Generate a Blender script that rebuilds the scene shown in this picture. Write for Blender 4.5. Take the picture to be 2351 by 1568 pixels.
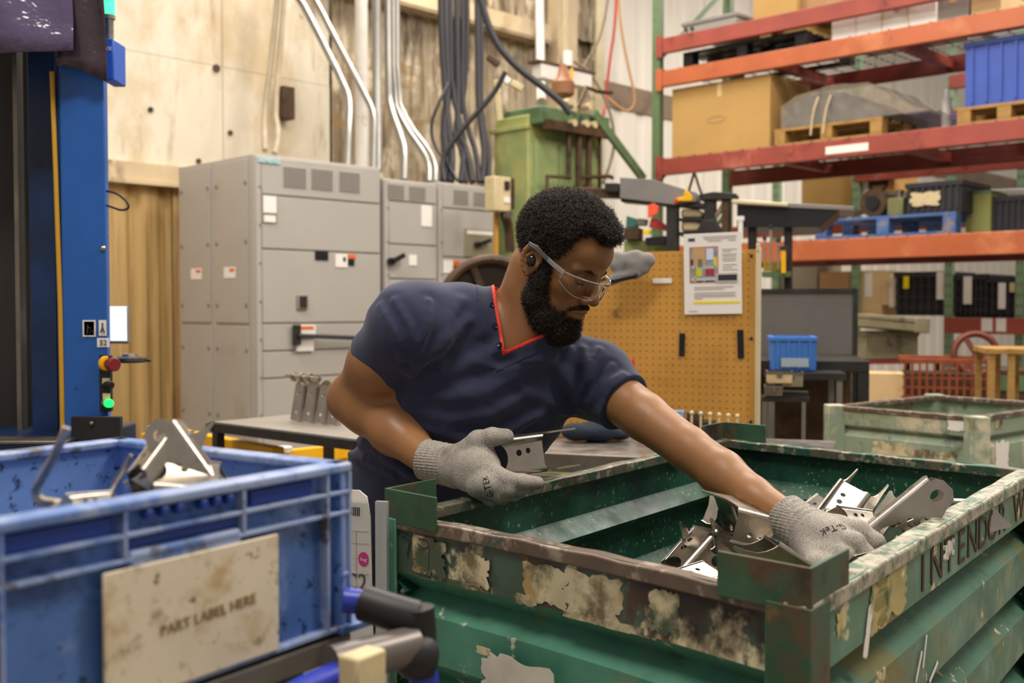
import bpy, bmesh, math, random
import numpy as np
from mathutils import Vector, Matrix
from mathutils.geometry import tessellate_polygon
for o in list(bpy.data.objects): bpy.data.objects.remove(o)
SC = bpy.context.scene; COL = SC.collection
random.seed(4); RNG = np.random.default_rng(7)
# ------------------------------------------------------------ camera
FPX = 2500.0; CAMZ = 1.35; PITCH = math.atan(79/2500)
cam = bpy.data.objects.new('camera', bpy.data.cameras.new('camera')); COL.objects.link(cam)
cam.location = (0, 0, CAMZ); cam.rotation_euler = (math.pi/2-PITCH, 0, 0)
cam.data.sensor_width = 36; cam.data.lens = 36*FPX/2351
cam.data.clip_start = .05; cam.data.clip_end = 80
cam.data.dof.use_dof = True; cam.data.dof.focus_distance = 1.98; cam.data.dof.aperture_fstop = 4.6
SC.camera = cam
SC.view_settings.view_transform = 'Standard'; SC.view_settings.look = 'None'
SC.view_settings.exposure = -0.08
# ------------------------------------------------------------ world and lamps (high-bay lamps of the hall)
W = bpy.data.worlds.new('world'); SC.world = W; W.use_nodes = True
W.node_tree.nodes['Background'].inputs[0].default_value = (1.0, .90, .79, 1)
W.node_tree.nodes['Background'].inputs[1].default_value = .40
def lamp(x, y, z, power, size, col=(1, .93, .84), tilt=None):
    d = bpy.data.lights.new('hall_lamp', 'AREA'); d.energy = power; d.shape = 'RECTANGLE'; d.size = size; d.size_y = size*.5; d.color = col
    o = bpy.data.objects.new('hall_lamp', d); COL.objects.link(o); o.location = (x, y, z)
    if tilt: o.rotation_euler = tilt
    return o
lamp(-.6, .5, 4.6, 125, 1.6)
lamp(2.6, 1.6, 4.8, 130, 1.6)
lamp(-2.4, 4.6, 5.0, 175, 1.8)
lamp(1.2, 5.4, 5.2, 190, 1.8)
lamp(-.2, 8.4, 5.6, 175, 1.8)
lamp(4.6, 5.8, 5.6, 230, 1.8)
lamp(5.4, 10.5, 5.8, 300, 1.8)
# ------------------------------------------------------------ helpers
R2 = math.radians
def ray(px, py):
    x = (px-1175.5)/FPX; y = -(py-784)/FPX
    cp, sp = math.cos(PITCH), math.sin(PITCH)
    return Vector((x, cp+y*sp, -sp+y*cp))
def P(px, py, Y):
    d = ray(px, py); return Vector((0, 0, CAMZ))+d*(Y/d.y)
def pz(px, py, z):
    d = ray(px, py); return Vector((0, 0, CAMZ))+d*((z-CAMZ)/d.z)
def lin(c):
    if isinstance(c, str): c = [int(c[i:i+2], 16)/255 for i in (0, 2, 4)]
    return tuple((v/12.92 if v <= .04045 else ((v+.055)/1.055)**2.4) for v in c)+(1,)
class NT:
    def __init__(s, m):
        m.use_nodes = True; s.t = m.node_tree; s.b = s.t.nodes['Principled BSDF']
        s.co = s.t.nodes.new('ShaderNodeTexCoord').outputs['Object']
    def n(s, k, **kw):
        x = s.t.nodes.new(k)
        for a, b in kw.items(): setattr(x, a, b)
        return x
    def l(s, a, b): s.t.links.new(a, b)
    def noise(s, scale, detail=4, rough=.6, stretch=(1, 1, 1), off=0, dist=0):
        m = s.n('ShaderNodeMapping'); m.inputs['Scale'].default_value = stretch; m.inputs['Location'].default_value = (off, off*.7, off*.3)
        s.l(s.co, m.inputs[0]); x = s.n('ShaderNodeTexNoise'); s.l(m.outputs[0], x.inputs['Vector'])
        x.inputs['Scale'].default_value = scale; x.inputs['Detail'].default_value = detail; x.inputs['Roughness'].default_value = rough; x.inputs['Distortion'].default_value = dist
        return x.outputs['Fac']
    def rng(s, v, lo, hi, a=0, b=1):
        x = s.n('ShaderNodeMapRange'); s.l(v, x.inputs[0])
        for i, q in enumerate((lo, hi, a, b)): x.inputs[i+1].default_value = q
        return x.outputs[0]
    def mix(s, f, a, b):
        x = s.n('ShaderNodeMix', data_type='RGBA')
        if isinstance(f, float): x.inputs[0].default_value = f
        else: s.l(f, x.inputs[0])
        for i, q in ((6, a), (7, b)):
            if isinstance(q, tuple): x.inputs[i].default_value = q
            else: s.l(q, x.inputs[i])
        return x.outputs[2]
MATS = {}
def mat(name, col, rough=.5, metal=0., var=None, layers=(), bump=None, emit=None, spec=.5, trans=0., alpha=1., sss=0., coat=0., rvar=0., sheen=0., ior=1.45):
    """layers: (color, noise scale, lo, hi, stretch[, offset]) patches of another colour; var: (scale, amount, stretch)"""
    if name in MATS: return MATS[name]
    m = bpy.data.materials.new(name); MATS[name] = m; t = NT(m); b = t.b
    c = lin(col); out = c
    if var:
        k = var[1]; dk = tuple(v*(1-k) for v in c[:3])+(1,); lt = tuple(min(1, v*(1+k*.6)) for v in c[:3])+(1,)
        out = t.mix(t.rng(t.noise(var[0], 5, .6, var[2] if len(var) > 2 else (1, 1, 1)), .3, .7), dk, lt)
    for i, L in enumerate(layers):
        st = L[4] if len(L) > 4 else (1, 1, 1); of = L[5] if len(L) > 5 else 3.1*(i+1)
        out = t.mix(t.rng(t.noise(L[1], 6, .65, st, of), L[2]-.035, L[3]-.035), out, lin(L[0]))
    if isinstance(out, tuple): b.inputs['Base Color'].default_value = out
    else: t.l(out, b.inputs['Base Color'])
    b.inputs['Metallic'].default_value = metal; b.inputs['Roughness'].default_value = rough
    if rvar: t.l(t.rng(t.noise(14, 4), .3, .7, max(.03, rough-rvar), min(1, rough+rvar)), b.inputs['Roughness'])
    b.inputs['Specular IOR Level'].default_value = spec; b.inputs['IOR'].default_value = ior
    b.inputs['Transmission Weight'].default_value = trans; b.inputs['Alpha'].default_value = alpha
    b.inputs['Coat Weight'].default_value = coat; b.inputs['Sheen Weight'].default_value = sheen
    if sss: b.inputs['Subsurface Weight'].default_value = sss; b.inputs['Subsurface Radius'].default_value = (.012, .005, .003); b.inputs['Subsurface Scale'].default_value = 1
    if emit: b.inputs['Emission Color'].default_value = lin(emit[0]); b.inputs['Emission Strength'].default_value = emit[1]
    if bump:
        x = t.n('ShaderNodeBump'); x.inputs['Strength'].default_value = bump[1]; x.inputs['Distance'].default_value = bump[2] if len(bump) > 2 else .003
        t.l(t.noise(bump[0], 5, .6, bump[3] if len(bump) > 3 else (1, 1, 1)), x.inputs['Height']); t.l(x.outputs[0], b.inputs['Normal'])
    return m
def perp(d):
    d = Vector(d).normalized(); a = Vector((0, 0, 1)) if abs(d.z) < .9 else Vector((1, 0, 0))
    u = d.cross(a).normalized(); return u, d.cross(u).normalized()
class MB:
    def __init__(s, M=None): s.v = []; s.f = []; s.M = M or Matrix.Identity(4); s.mi = []; s.cur = 0
    def add(s, vs, fs):
        o = len(s.v); s.v += [tuple(s.M @ Vector(v)) for v in vs]; s.f += [tuple(i+o for i in f) for f in fs]; s.mi += [s.cur]*len(fs); return s
    def box(s, x0, x1, y0, y1, z0, z1):
        return s.add([(x, y, z) for z in (z0, z1) for y in (y0, y1) for x in (x0, x1)],
                     [(0, 2, 3, 1), (4, 5, 7, 6), (0, 1, 5, 4), (2, 6, 7, 3), (0, 4, 6, 2), (1, 3, 7, 5)])
    def cbox(s, c, d): return s.box(c[0]-d[0]/2, c[0]+d[0]/2, c[1]-d[1]/2, c[1]+d[1]/2, c[2]-d[2]/2, c[2]+d[2]/2)
    def hexa(s, pts):  # 4 bottom, 4 top ccw
        return s.add(pts, [(3, 2, 1, 0), (4, 5, 6, 7), (0, 1, 5, 4), (1, 2, 6, 5), (2, 3, 7, 6), (3, 0, 4, 7)])
    def bar(s, p0, p1, w, h, up=(0, 0, 1)):
        p0, p1 = Vector(p0), Vector(p1); d = (p1-p0).normalized(); u = d.cross(Vector(up)).normalized(); v = u.cross(d)
        q = [(-1, -1), (1, -1), (1, 1), (-1, 1)]
        vs = [p+u*(a*w/2)+v*(b*h/2) for p in (p0, p1) for a, b in q]
        return s.hexa(vs)
    def cyl(s, p0, p1, r0, r1=None, n=16, caps=True):
        if r1 is None: r1 = r0
        p0, p1 = Vector(p0), Vector(p1); u, v = perp(p1-p0)
        vs = [p+(u*math.cos(2*math.pi*i/n)+v*math.sin(2*math.pi*i/n))*r for p, r in ((p0, r0), (p1, r1)) for i in range(n)]
        fs = [(i, (i+1) % n, n+(i+1) % n, n+i) for i in range(n)]
        if caps: fs += [tuple(range(n-1, -1, -1)), tuple(range(n, 2*n))]
        return s.add(vs, fs)
    def tube(s, pts, r, n=8, closed=False, sm=0):
        pts = [Vector(p) for p in pts]
        for _ in range(sm):
            q = []
            for i in range(len(pts)-1): q += [pts[i]*.75+pts[i+1]*.25, pts[i]*.25+pts[i+1]*.75]
            pts = [pts[0]]+q+[pts[-1]]
        m = len(pts); u = None; vs = []
        for i, p in enumerate(pts):
            a = pts[(i-1) % m] if (closed or i) else p; b = pts[(i+1) % m] if (closed or i < m-1) else p
            d = (b-a).normalized()
            if u is None: u, _ = perp(d)
            u = (u-d*u.dot(d)).normalized(); v = d.cross(u)
            rr = r[i*(len(r)-1)//max(1, m-1)] if isinstance(r, (list, tuple)) else r
            vs += [p+(u*math.cos(2*math.pi*j/n)+v*math.sin(2*math.pi*j/n))*rr for j in range(n)]
        fs = [(i*n+j, i*n+(j+1) % n, ((i+1) % m)*n+(j+1) % n, ((i+1) % m)*n+j) for i in range(m if closed else m-1) for j in range(n)]
        if not closed: fs += [tuple(range(n-1, -1, -1)), tuple(range((m-1)*n, m*n))]
        return s.add(vs, fs)
    def lathe(s, prof, n=20, c=(0, 0, 0)):
        vs = [(c[0]+r*math.cos(2*math.pi*i/n), c[1]+r*math.sin(2*math.pi*i/n), c[2]+z) for r, z in prof for i in range(n)]
        m = len(prof); fs = [(k*n+i, k*n+(i+1) % n, (k+1)*n+(i+1) % n, (k+1)*n+i) for k in range(m-1) for i in range(n)]
        return s.add(vs, fs+[tuple(range(n-1, -1, -1)), tuple(range((m-1)*n, m*n))])
    def poly(s, outer, z0, z1, holes=()):
        """plate in local xy with holes, thickness z0..z1"""
        loops = [outer]+list(holes); fl = [p for L in loops for p in L]
        tri = tessellate_polygon([[Vector((x, y, 0)) for x, y in L] for L in loops]); N = len(fl)
        vs = [(x, y, z0) for x, y in fl]+[(x, y, z1) for x, y in fl]
        fs = []
        for t in tri:
            a, b, c = t; A, B, C_ = fl[a], fl[b], fl[c]
            if (B[0]-A[0])*(C_[1]-A[1])-(B[1]-A[1])*(C_[0]-A[0]) < 0: a, b, c = a, c, b
            fs += [(a+N, b+N, c+N), (c, b, a)]
        k = 0
        for li, L in enumerate(loops):
            n = len(L); ar = sum(L[i][0]*L[(i+1) % n][1]-L[(i+1) % n][0]*L[i][1] for i in range(n))
            ccw = (ar > 0) == (li == 0)
            for i in range(n):
                a, b = k+i, k+(i+1) % n
                fs.append((a, b, b+N, a+N) if ccw else (b, a, a+N, b+N))
            k += n
        return s.add(vs, fs)
    def ball(s, c, r, n=12, sc=(1, 1, 1)):
        prof = [(math.sin(math.pi*i/n)*r, -math.cos(math.pi*i/n)*r) for i in range(1, n)]
        o = len(s.v); s.lathe(prof, n+4); 
        Mi = s.M.inverted()
        for i in range(o, len(s.v)):
            v = Mi @ Vector(s.v[i]); s.v[i] = tuple(s.M @ Vector((v.x*sc[0]+c[0], v.y*sc[1]+c[1], v.z*sc[2]+c[2])))
        return s
    def build(s, name, m, parent=None, label=None, bevel=0, angle=35, loc=None, rot=None):
        me = bpy.data.meshes.new(name); me.from_pydata(s.v, [], s.f); 
        ms = m if isinstance(m, (list, tuple)) else [m]
        for x in ms: me.materials.append(x)
        if len(ms) > 1: me.polygons.foreach_set('material_index', s.mi)
        me.polygons.foreach_set('use_smooth', [True]*len(s.f)); me.update(); me.set_sharp_from_angle(angle=R2(angle))
        return link(name, me, parent, label, bevel, loc, rot)
def link(name, me, parent=None, label=None, bevel=0, loc=None, rot=None):
    o = bpy.data.objects.new(name, me); COL.objects.link(o)
    if parent: o.parent = parent
    if label: o['label'] = label
    if loc is not None: o.location = loc
    if rot is not None: o.rotation_euler = rot
    if bevel:
        b = o.modifiers.new('bevel', 'BEVEL'); b.width = bevel; b.segments = 2; b.limit_method = 'ANGLE'; b.angle_limit = R2(40); b.harden_normals = False
    return o
def tag(o, label, cat, group=None, kind=None):
    o['label'] = label; o['category'] = cat
    if group: o['group'] = group
    if kind: o['kind'] = kind
    return o
def thing(name, label, cat, loc=(0, 0, 0), rz=0, group=None, rot=None):
    o = bpy.data.objects.new(name, None); COL.objects.link(o); o.empty_display_size = .05
    o.location = loc; o.rotation_euler = rot if rot is not None else (0, 0, rz)
    return tag(o, label, cat, group)
def struct(o): o['kind'] = 'structure'; return o
def copy_tree(o, parent=None):
    c = o.copy(); COL.objects.link(c)
    if parent: c.parent = parent
    for ch in list(o.children): copy_tree(ch, c)
    return c
def circ(cx, cy, r, n=14, ry=None): return [(cx+r*math.cos(2*math.pi*i/n), cy+(ry or r)*math.sin(2*math.pi*i/n)) for i in range(n)]
def frame(o, x, z):
    """matrix: origin o, local x, local z (approx)"""
    x = Vector(x).normalized(); z = Vector(z); z = (z-x*z.dot(x)).normalized(); y = z.cross(x)
    return Matrix(((x.x, y.x, z.x, o[0]), (x.y, y.y, z.y, o[1]), (x.z, y.z, z.z, o[2]), (0, 0, 0, 1)))
_tc = {}
def text_mb(txt, size, thick=.0006, shear=0, align='CENTER'):
    """letters as a mesh in local xy"""
    k = (txt, size, thick)
    c = bpy.data.curves.new('lettering', 'FONT'); c.body = txt; c.size = size; c.extrude = thick; c.align_x = align; c.align_y = 'CENTER'; c.resolution_u = 3; c.shear = shear
    o = bpy.data.objects.new('tmp', c); COL.objects.link(o)
    dg = bpy.context.evaluated_depsgraph_get(); me = bpy.data.meshes.new_from_object(o.evaluated_get(dg))
    bpy.data.objects.remove(o); bpy.data.curves.remove(c)
    mb = MB(); mb.v = [tuple(v.co) for v in me.vertices]; mb.f = [tuple(p.vertices) for p in me.polygons]; mb.mi = [0]*len(mb.f)
    bpy.data.meshes.remove(me); return mb
def text_part(txt, size, m, parent, M, sx=1, name='lettering', thick=.0006):
    mb = text_mb(txt, size, thick); mb.v = [tuple(M @ Vector((v[0]*sx, v[1], v[2]))) for v in mb.v]
    return mb.build(name, m, parent)
# ------------------------------------------------------------ materials
G_PAINT = mat('worn_green_paint', '47806a', .45, 0, (9, .3), [('6d7a5e', 9, .58, .68), ('3b2d22', 4.2, .62, .72), ('b9b79c', 26, .68, .72), ('9a5a22', 9, .69, .74)], (40, .25, .002), rvar=.15)
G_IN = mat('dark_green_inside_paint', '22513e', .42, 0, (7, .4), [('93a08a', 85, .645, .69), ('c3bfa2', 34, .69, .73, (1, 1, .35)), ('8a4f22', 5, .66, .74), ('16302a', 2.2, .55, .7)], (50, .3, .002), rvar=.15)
G_BAND = mat('stained_band_paint', '45584a', .5, 0, (8, .4), [('d6c9a2', 6.5, .55, .585, (1, 1, .7)), ('4a3a2c', 5, .56, .62, (1, 1, .5)), ('a3581c', 4.5, .62, .66), ('2a2420', 3, .60, .68)], (60, .3, .002))
G_SIDE = mat('green_side_paint', '4c7560', .45, 0, (6, .3), [('6d6a3a', 3.6, .58, .7), ('d8cfa8', 30, .70, .73, (1, 1, .4)), ('c9bb8e', 9, .67, .70)], (40, .25, .002), rvar=.15)
RIM = mat('bare_worn_rim', '6e6a5c', .38, .4, (20, .35), [('3a5a4a', 14, .52, .60), ('a39a86', 40, .58, .64), ('6a4a30', 9, .64, .72)], (60, .3, .001), rvar=.12)
RIM_L = mat('pale_worn_rim', 'b0ab98', .42, .2, (40, .25), [('4a6f58', 30, .53, .60), ('5d5346', 24, .58, .66), ('8f8b7a', 70, .55, .62)], (60, .3, .001))
RIM_R = mat('rust_brown_rim', '6a5a4e', .42, .3, (16, .3), [('9c8e7e', 24, .56, .64), ('42564a', 9, .63, .70), ('96602e', 6, .66, .72)], (60, .3, .001))
RUSTY = mat('rusted_green_steel', '35573f', .55, .1, (10, .35), [('5a4632', 7, .50, .62), ('94602c', 6, .64, .72), ('2a241e', 5, .58, .70)], (60, .35, .002))
STEEL = mat('bare_stamped_steel', 'b9b1a6', .27, 1., (18, .14), [('8d857a', 9, .55, .72)], (30, .06, .001), rvar=.08)
STEEL_D = mat('dull_steel', '8b8379', .42, .9, (14, .2), rvar=.1)
CREAM_STICKER = mat('torn_cream_label', 'c9bd98', .7, 0, (14, .25), [('6f6248', 9, .50, .60), ('44503c', 7, .56, .64), ('a88a5a', 16, .60, .68)], (90, .3, .001))
PAPER = mat('white_paper', 'e9e3dc', .6)
INK = mat('dark_ink', '2b2a33', .7)
STENCIL = mat('red_brown_stencil_ink', '4a2f22', .7, 0, (40, .4))
PLASTIC_CLR = mat('clear_pouch', 'f4f6f5', .16, 0, trans=1., ior=1.06, bump=(9, .3, .003))
BLACK = mat('black_plastic', '17161a', .4)
BLACK_R = mat('black_rubber', '1d1b1c', .7, 0, (12, .3))
DARKST = mat('dark_grey_steel', '3b3836', .45, .5, (12, .3), rvar=.1)
GREYST = mat('grey_painted_steel', '807c78', .45, .1, (5, .12), rvar=.1)
CAB = mat('cabinet_grey_enamel', 'aaa59e', .42, 0, (1.5, .06), [('9d9281', 2.4, .62, .8)], rvar=.08)
CAB_D = mat('cabinet_joint_grey', '8b8378', .6)
CABV = mat('vent_dark', '4f463c', .7)
CYAN = mat('turquoise_plate', '58a9b8', .4)
WHITE = mat('white_enamel', 'e8e4de', .45)
CREAMP = mat('cream_plastic', 'cdbb92', .5, 0, (20, .15))
YELLOW = mat('yellow_paint', 'f0b414', .4, 0, (6, .1))
YELLOW2 = mat('bright_yellow', 'f2d800', .5)
RED = mat('red_plastic', 'd8371f', .45)
REDD = mat('dark_red_plastic', '7d2226', .3)
ORANGEL = mat('orange_label', 'e0662a', .5)
BLUE = mat('machine_blue', '235aa8', .33, 0, (2.2, .15), [('16427e', 1.6, .60, .8), ('1a2c40', 16, .72, .76)], rvar=.08)
BLUE_D = mat('machine_dark_blue', '173a6b', .35, 0, (2, .4), [('101a26', 2.2, .5, .75)])
TOTE = mat('blue_tote_plastic', '4f74b6', .42, 0, (5, .35), [('8ba3cf', 7, .55, .68), ('2c4780', 11, .55, .68), ('6c6a66', 16, .62, .72), ('23355f', 60, .64, .70)], (40, .2, .002), rvar=.12)
TOTE_E = mat('blue_tote_pale_edges', '93a3c8', .45, 0, (9, .2), [('5b79b5', 14, .52, .62), ('54555c', 22, .60, .70)])
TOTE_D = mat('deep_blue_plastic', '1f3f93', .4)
TOTE_S = mat('speckled_tote_inside', '6f93d2', .5, 0, (5, .2), [('2b3a66', 90, .60, .66)])
PLACARD = mat('dirty_cream_placard', 'dccfb6', .6, 0, (9, .12), [('b79a6a', 13, .54, .68), ('8f7b58', 21, .60, .72), ('6a5a40', 60, .64, .72)])
GREENM = mat('machine_light_green', 'a0a265', .45, 0, (3, .12), [('7f9460', 1.8, .5, .62), ('4c4a2e', 5, .68, .8, (1, 1, .3))])
GREENM2 = mat('machine_mid_green', '8e9f68', .45, 0, (3, .2), [('4d5b3a', 5, .53, .68, (1.5, 1.5, .3))])
GREEND = mat('dark_green_paint', '5a7550', .5, 0, (5, .3), [('2d2c22', 6, .6, .72)])
RUSTB = mat('oily_brown_steel', '55402f', .5, .3, (10, .35), [('2b231c', 6, .55, .7)])
PEG = mat('pegboard_hardboard', 'c8923f', .55, 0, (3, .12), [('a8732f', 2.2, .56, .75), ('6a4a2a', 7, .68, .78)])
HOLE = mat('peg_hole_dark', '8a5a26', .9)
CREAMF = mat('cream_metal_frame', 'd9cba8', .35, .2, (9, .1))
ORG = mat('rack_orange_beam', 'b5603a', .42, 0, (2.5, .15, (1, 1, 1)), [('cc8458', 2, .60, .78), ('8f3a20', 9, .68, .76)], rvar=.1)
ORGR = mat('rack_red_beam', '99463a', .45, 0, (3, .2), [('6c2a22', 5, .6, .75), ('c07464', 2, .62, .8)])
UPG = mat('rack_upright_green', '5e7350', .45, 0, (3, .15))
UPG2 = mat('rack_upright_pale_green', '839c7c', .45, 0, (3, .15))
CARD = mat('cardboard_tan', 'b58f53', .8, 0, (3, .08), (), (60, .1, .001))
CARD2 = mat('cardboard_pale', 'd8b988', .8, 0, (3, .08))
CARD3 = mat('cardboard_brown', 'a9825a', .8, 0, (3, .1))
WOOD = mat('pallet_wood', 'a98347', .7, 0, (6, .25, (1, 8, 8)), [('8f6a32', 9, .58, .7)])
BWOOD = mat('blue_pallet_wood', '4768a0', .7, 0, (6, .3), [('8a7a70', 8, .56, .68)])
CRATE = mat('royal_blue_crate', '3d58b0', .45, 0, (3, .15))
CRATE2 = mat('sky_blue_crate', '3f78c8', .45, 0, (3, .15), [('86a8dc', 9, .66, .74)])
WRAP = mat('stretch_wrap', 'a89a86', .25, 0, (14, .3, (1, 4, 1)), alpha=.42, bump=(18, .8, .01))
FABG = mat('blue_grey_tarpaulin', '4a5568', .8, 0, (5, .25))
OCR = mat('orange_crate_plastic', '94492a', .5, 0, (8, .3), [('5a2a1a', 5, .58, .7)])
CHEST = mat('grey_green_chest_metal', '8c8468', .5, .2, (4, .2), [('5c5442', 5, .55, .7)])
BBIN = mat('black_bin_plastic', '2c2a30', .5, 0, (6, .3))
GALV = mat('galvanised_conduit', '8d8a84', .40, .65, (8, .12))
PIPEW = mat('white_painted_pipe', 'd8d2c8', .4, 0, (8, .08), [('a89c88', 4, .6, .75)])
BCABLE = mat('black_cable_jacket', '2b292e', .5)
CABLET = mat('tan_cable_jacket', 'b3a48b', .55, 0, (8, .2))
REDH = mat('red_air_hose', 'a83a30', .5)
PALEG = mat('pale_green_old_paint', '8a9a84', .55, 0, (6, .2), [('c9bfa6', 5, .55, .65), ('7d6a3f', 4, .60, .7), ('4d5444', 7, .62, .72)], (40, .3, .002))
FLOOR = mat('grey_concrete_floor', '8c8173', .5, 0, (1.2, .2), [('5d5348', 2.2, .56, .75), ('b3a898', 7, .66, .8)], (30, .15, .002), rvar=.15)
WALL = mat('stained_cream_sheet_wall', 'd8cdb8', .6, 0, (.8, .10), [('c2ae8c', 1.3, .50, .62, (1, 1, .6)), ('a08a64', 2.2, .58, .72, (1, 1, .35)), ('8f7450', 2.4, .62, .78, (1.6, 1.6, .25)), ('5a4630', 7, .72, .78)])
WALLB = mat('grimy_beige_sheet_wall', 'a8977e', .65, 0, (2.4, .2, (2, 2, .3)), [('7d6a50', 4, .50, .60, (3, 3, .3)), ('d2c4a8', 3, .54, .66, (1.5, 1.5, .6)), ('4e3f2c', 3.4, .56, .70, (2.5, 2.5, .5)), ('8a6a3e', 2, .60, .72, (.6, .6, 3))])
WALLD = mat('tan_lower_sheet_wall', 'c2a169', .6, 0, (1.4, .15, (3, 3, .2)), [('8d6a3a', 3, .52, .72, (4, 4, .2)), ('e0c690', 2, .58, .8, (4, 4, .2))])
WALLW = mat('white_sheet_wall', 'ece4d8', .6, 0, (.8, .05), [('c4ae92', 2, .60, .85, (3, 3, .25))])
BEAM = mat('cream_wall_girt', 'c9b390', .55, 0, (3, .15), [('7a6448', 2.5, .58, .75, (2, 2, 1))])
SCREEN = mat('lit_screen', 'e6f2f4', .3, emit=('e4f2f4', 1.1))
GREENL = mat('green_lamp', '10e040', .3, emit=('12e64a', 4.0))
GREENT = mat('green_signal_lamp', '30f080', .3, emit=('40f090', 2.6))
SKYL = mat('white_fluorescent', 'ffffff', .4, emit=('fff6ea', 1.6))
FILM = mat('dark_tinted_film', '40343c', .16, 0, (2.2, .25), bump=(3.2, .7, .03))
FILM2 = mat('violet_tinted_film', '5d5270', .12, 0, (2.2, .25), bump=(4, .8, .03))
DKCURT = mat('dark_curtain', '322c29', .55, 0, (3, .35, (6, 6, .3)))
CLOTHG = mat('grey_knit_cap', '85817e', .95, 0, (9, .1), (), (300, .4, .001))
# ------------------------------------------------------------ the hall: floor, back wall, girts
def on_plane(o, xd, px, py):
    """where the sight line of a photo point meets the upright plane through o along xd: (distance along xd, height)"""
    d = ray(px, py); n = Vector((xd[1], -xd[0], 0)); o = Vector((o[0], o[1], 0)); c = Vector((0, 0, CAMZ))
    t = (o-c).dot(n)/d.dot(n); p = c+d*t; return (p-o).dot(Vector((xd[0], xd[1], 0))), p.z
def at_s(o, xd, s, z, out=0.):
    return Vector((o[0]+xd[0]*s+xd[1]*out, o[1]+xd[1]*s-xd[0]*out, z))
UD, VD = Vector((-.725, .688, 0)), Vector((.688, .725, 0))
W0 = (-2.5, 7.75)
def rzof(d): return math.atan2(d[1], d[0])
struct(MB().box(-9, 16, -3, 24, -.05, 0).build('floor', FLOOR))
wallb = struct(MB(frame((W0[0], W0[1], 0), VD, (0, 0, 1))).box(-3.5, 19, .10, .16, 0, 6.2).build('wall_back', WALLB))
def sheet(x0, x1, z0, z1, m, rib=.2, dep=.022, y=.0, parent=wallb, name='sheet_panel', org=None):
    mb = MB(org or frame((W0[0], W0[1], 0), VD, (0, 0, 1))); xs = []; x = x0
    if rib:
        while x < x1-.01: xs += [(x, 0), (x+rib*.55, 0), (x+rib*.68, dep), (x+rib*.87, dep)]; x += rib
        xs.append((x1, 0))
    else: xs = [(x0, 0), (x1, 0)]
    pr = [(a, y+b) for a, b in xs]+[(a, y+b+.004) for a, b in reversed(xs)]; n = len(pr)
    vs = [(a, b, z) for z in (z0, z1) for a, b in pr]
    fs = [(i, (i+1) % n, n+(i+1) % n, n+i) for i in range(n)]; k = len(xs)
    for i in range(k-1): fs += [(n+i, n+i+1, 2*n-2-i, 2*n-1-i), (i+1, i, n-1-i, n-2-i)]
    o = mb.add(vs, fs).build(name, m, parent, angle=20); return o
for i in range(5): sheet(-3.4+i*.98, -2.425+i*.98, 2.35, 3.126, WALL, 0, y=.0); sheet(-3.4+i*.98, -2.425+i*.98, 3.13, 3.906, WALL, 0, y=.004); sheet(-3.4+i*.98, -2.425+i*.98, 3.91, 5.9, WALL, 0)
for i in range(6): sheet(-3.4+i*.7, -2.71+i*.7, .0, 2.2, WALLD, .23, .03)
for i in range(4): sheet(1.52+i*.86, 2.375+i*.86, 0, 3.88, WALLB, .215, .02); sheet(1.52+i*.86, 2.375+i*.86, 4.06, 6, WALLB, .215, .03)
for i in range(7): sheet(4.97+i*1.9, 6.86+i*1.9, 0, 3.44, WALLW, .38, .02); sheet(4.97+i*1.9, 6.86+i*1.9, 3.70, 6, WALLW, .38, .02)
Wm = frame((W0[0], W0[1], 0), VD, (0, 0, 1))
struct(MB(Wm).box(-3.4, 1.5, -.07, .0, 2.2, 2.35).box(-3.4, 1.5, -.09, -.07, 2.2, 2.23).build('trim_1', BEAM))
struct(MB(Wm).box(1.3, 4.0, -.16, .0, 3.88, 3.90).box(1.3, 4.0, -.17, -.155, 3.90, 4.05).box(1.3, 4.0, -.16, -.02, 4.03, 4.05).build('trim_2', BEAM))
struct(MB(Wm).box(4.9, 18, -.02, .06, 3.44, 3.70).build('trim_3', mat('brown_wall_girt', '8f7a66', .6, 0, (2, .15, (1, 1, 1)), [('5e4c3e', 3, .56, .75)])))
struct(MB(Wm).box(4.86, 4.99, -.03, .05, 0, 6).build('trim_4', CREAMF))
struct(MB(Wm).box(4.15, 4.45, -.12, .0, 0, 6).build('trim_5', BEAM))
for s_, a, b in ((-.42, 3.12, 3.92), (-1.3, 2.6, 3.0)): pass
for k, (px, py) in enumerate(((270, 167), (496, 157), (345, 252), (300, 395), (528, 305), (455, 370))):
    s_, z = on_plane(W0, VD, px, py); MB(Wm).cyl((s_, -.012, z), (s_, .0, z), .03 if k < 2 else .02, n=8).build('patch_plug', RUSTB, wallb)
# ------------------------------------------------------------ switchgear cabinets
CU, CV = Vector((-.70, .714, 0)), Vector((.714, .70, 0)); C1 = flatxy = P(585, 358, 6.77); C1 = (C1.x, C1.y)
def cab_frame(o, xd): return rzof(xd)
def cabinet(nm_label, s0, s1, ztop, dep, seams, extras, group='switchgear cabinets against the back wall'):
    o = at_s(C1, CV, s0, 0); t = thing('switchgear_cabinet', nm_label, 'cabinet', o, rzof(CV), group); w = s1-s0
    MB().box(0, w, .012, dep, .05, ztop).box(.02, w-.02, .03, dep-.02, 0, .05).build('body', CAB, t, bevel=.004)
    zs = [.06]+sorted(seams)+[ztop-.01]
    for a, b in zip(zs[:-1], zs[1:]): MB().box(.045, w-.012, -.004, .012, a+.005, b-.005).build('front_panel', CAB, t, bevel=.003)
    MB().box(.004, .040, -.006, .012, .06, ztop-.01).build('corner_trim', CAB, t, bevel=.002)
    for i in range(9):
        z = .2+i*(ztop-.4)/8; MB().cyl((.030, -.012, z), (.030, -.004, z), .008, n=8).build('screw', CAB_D, t)
    return t, o
def lc(s0, px, py):
    s_, z = on_plane(C1, CV, px, py); return s_-s0, z
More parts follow.
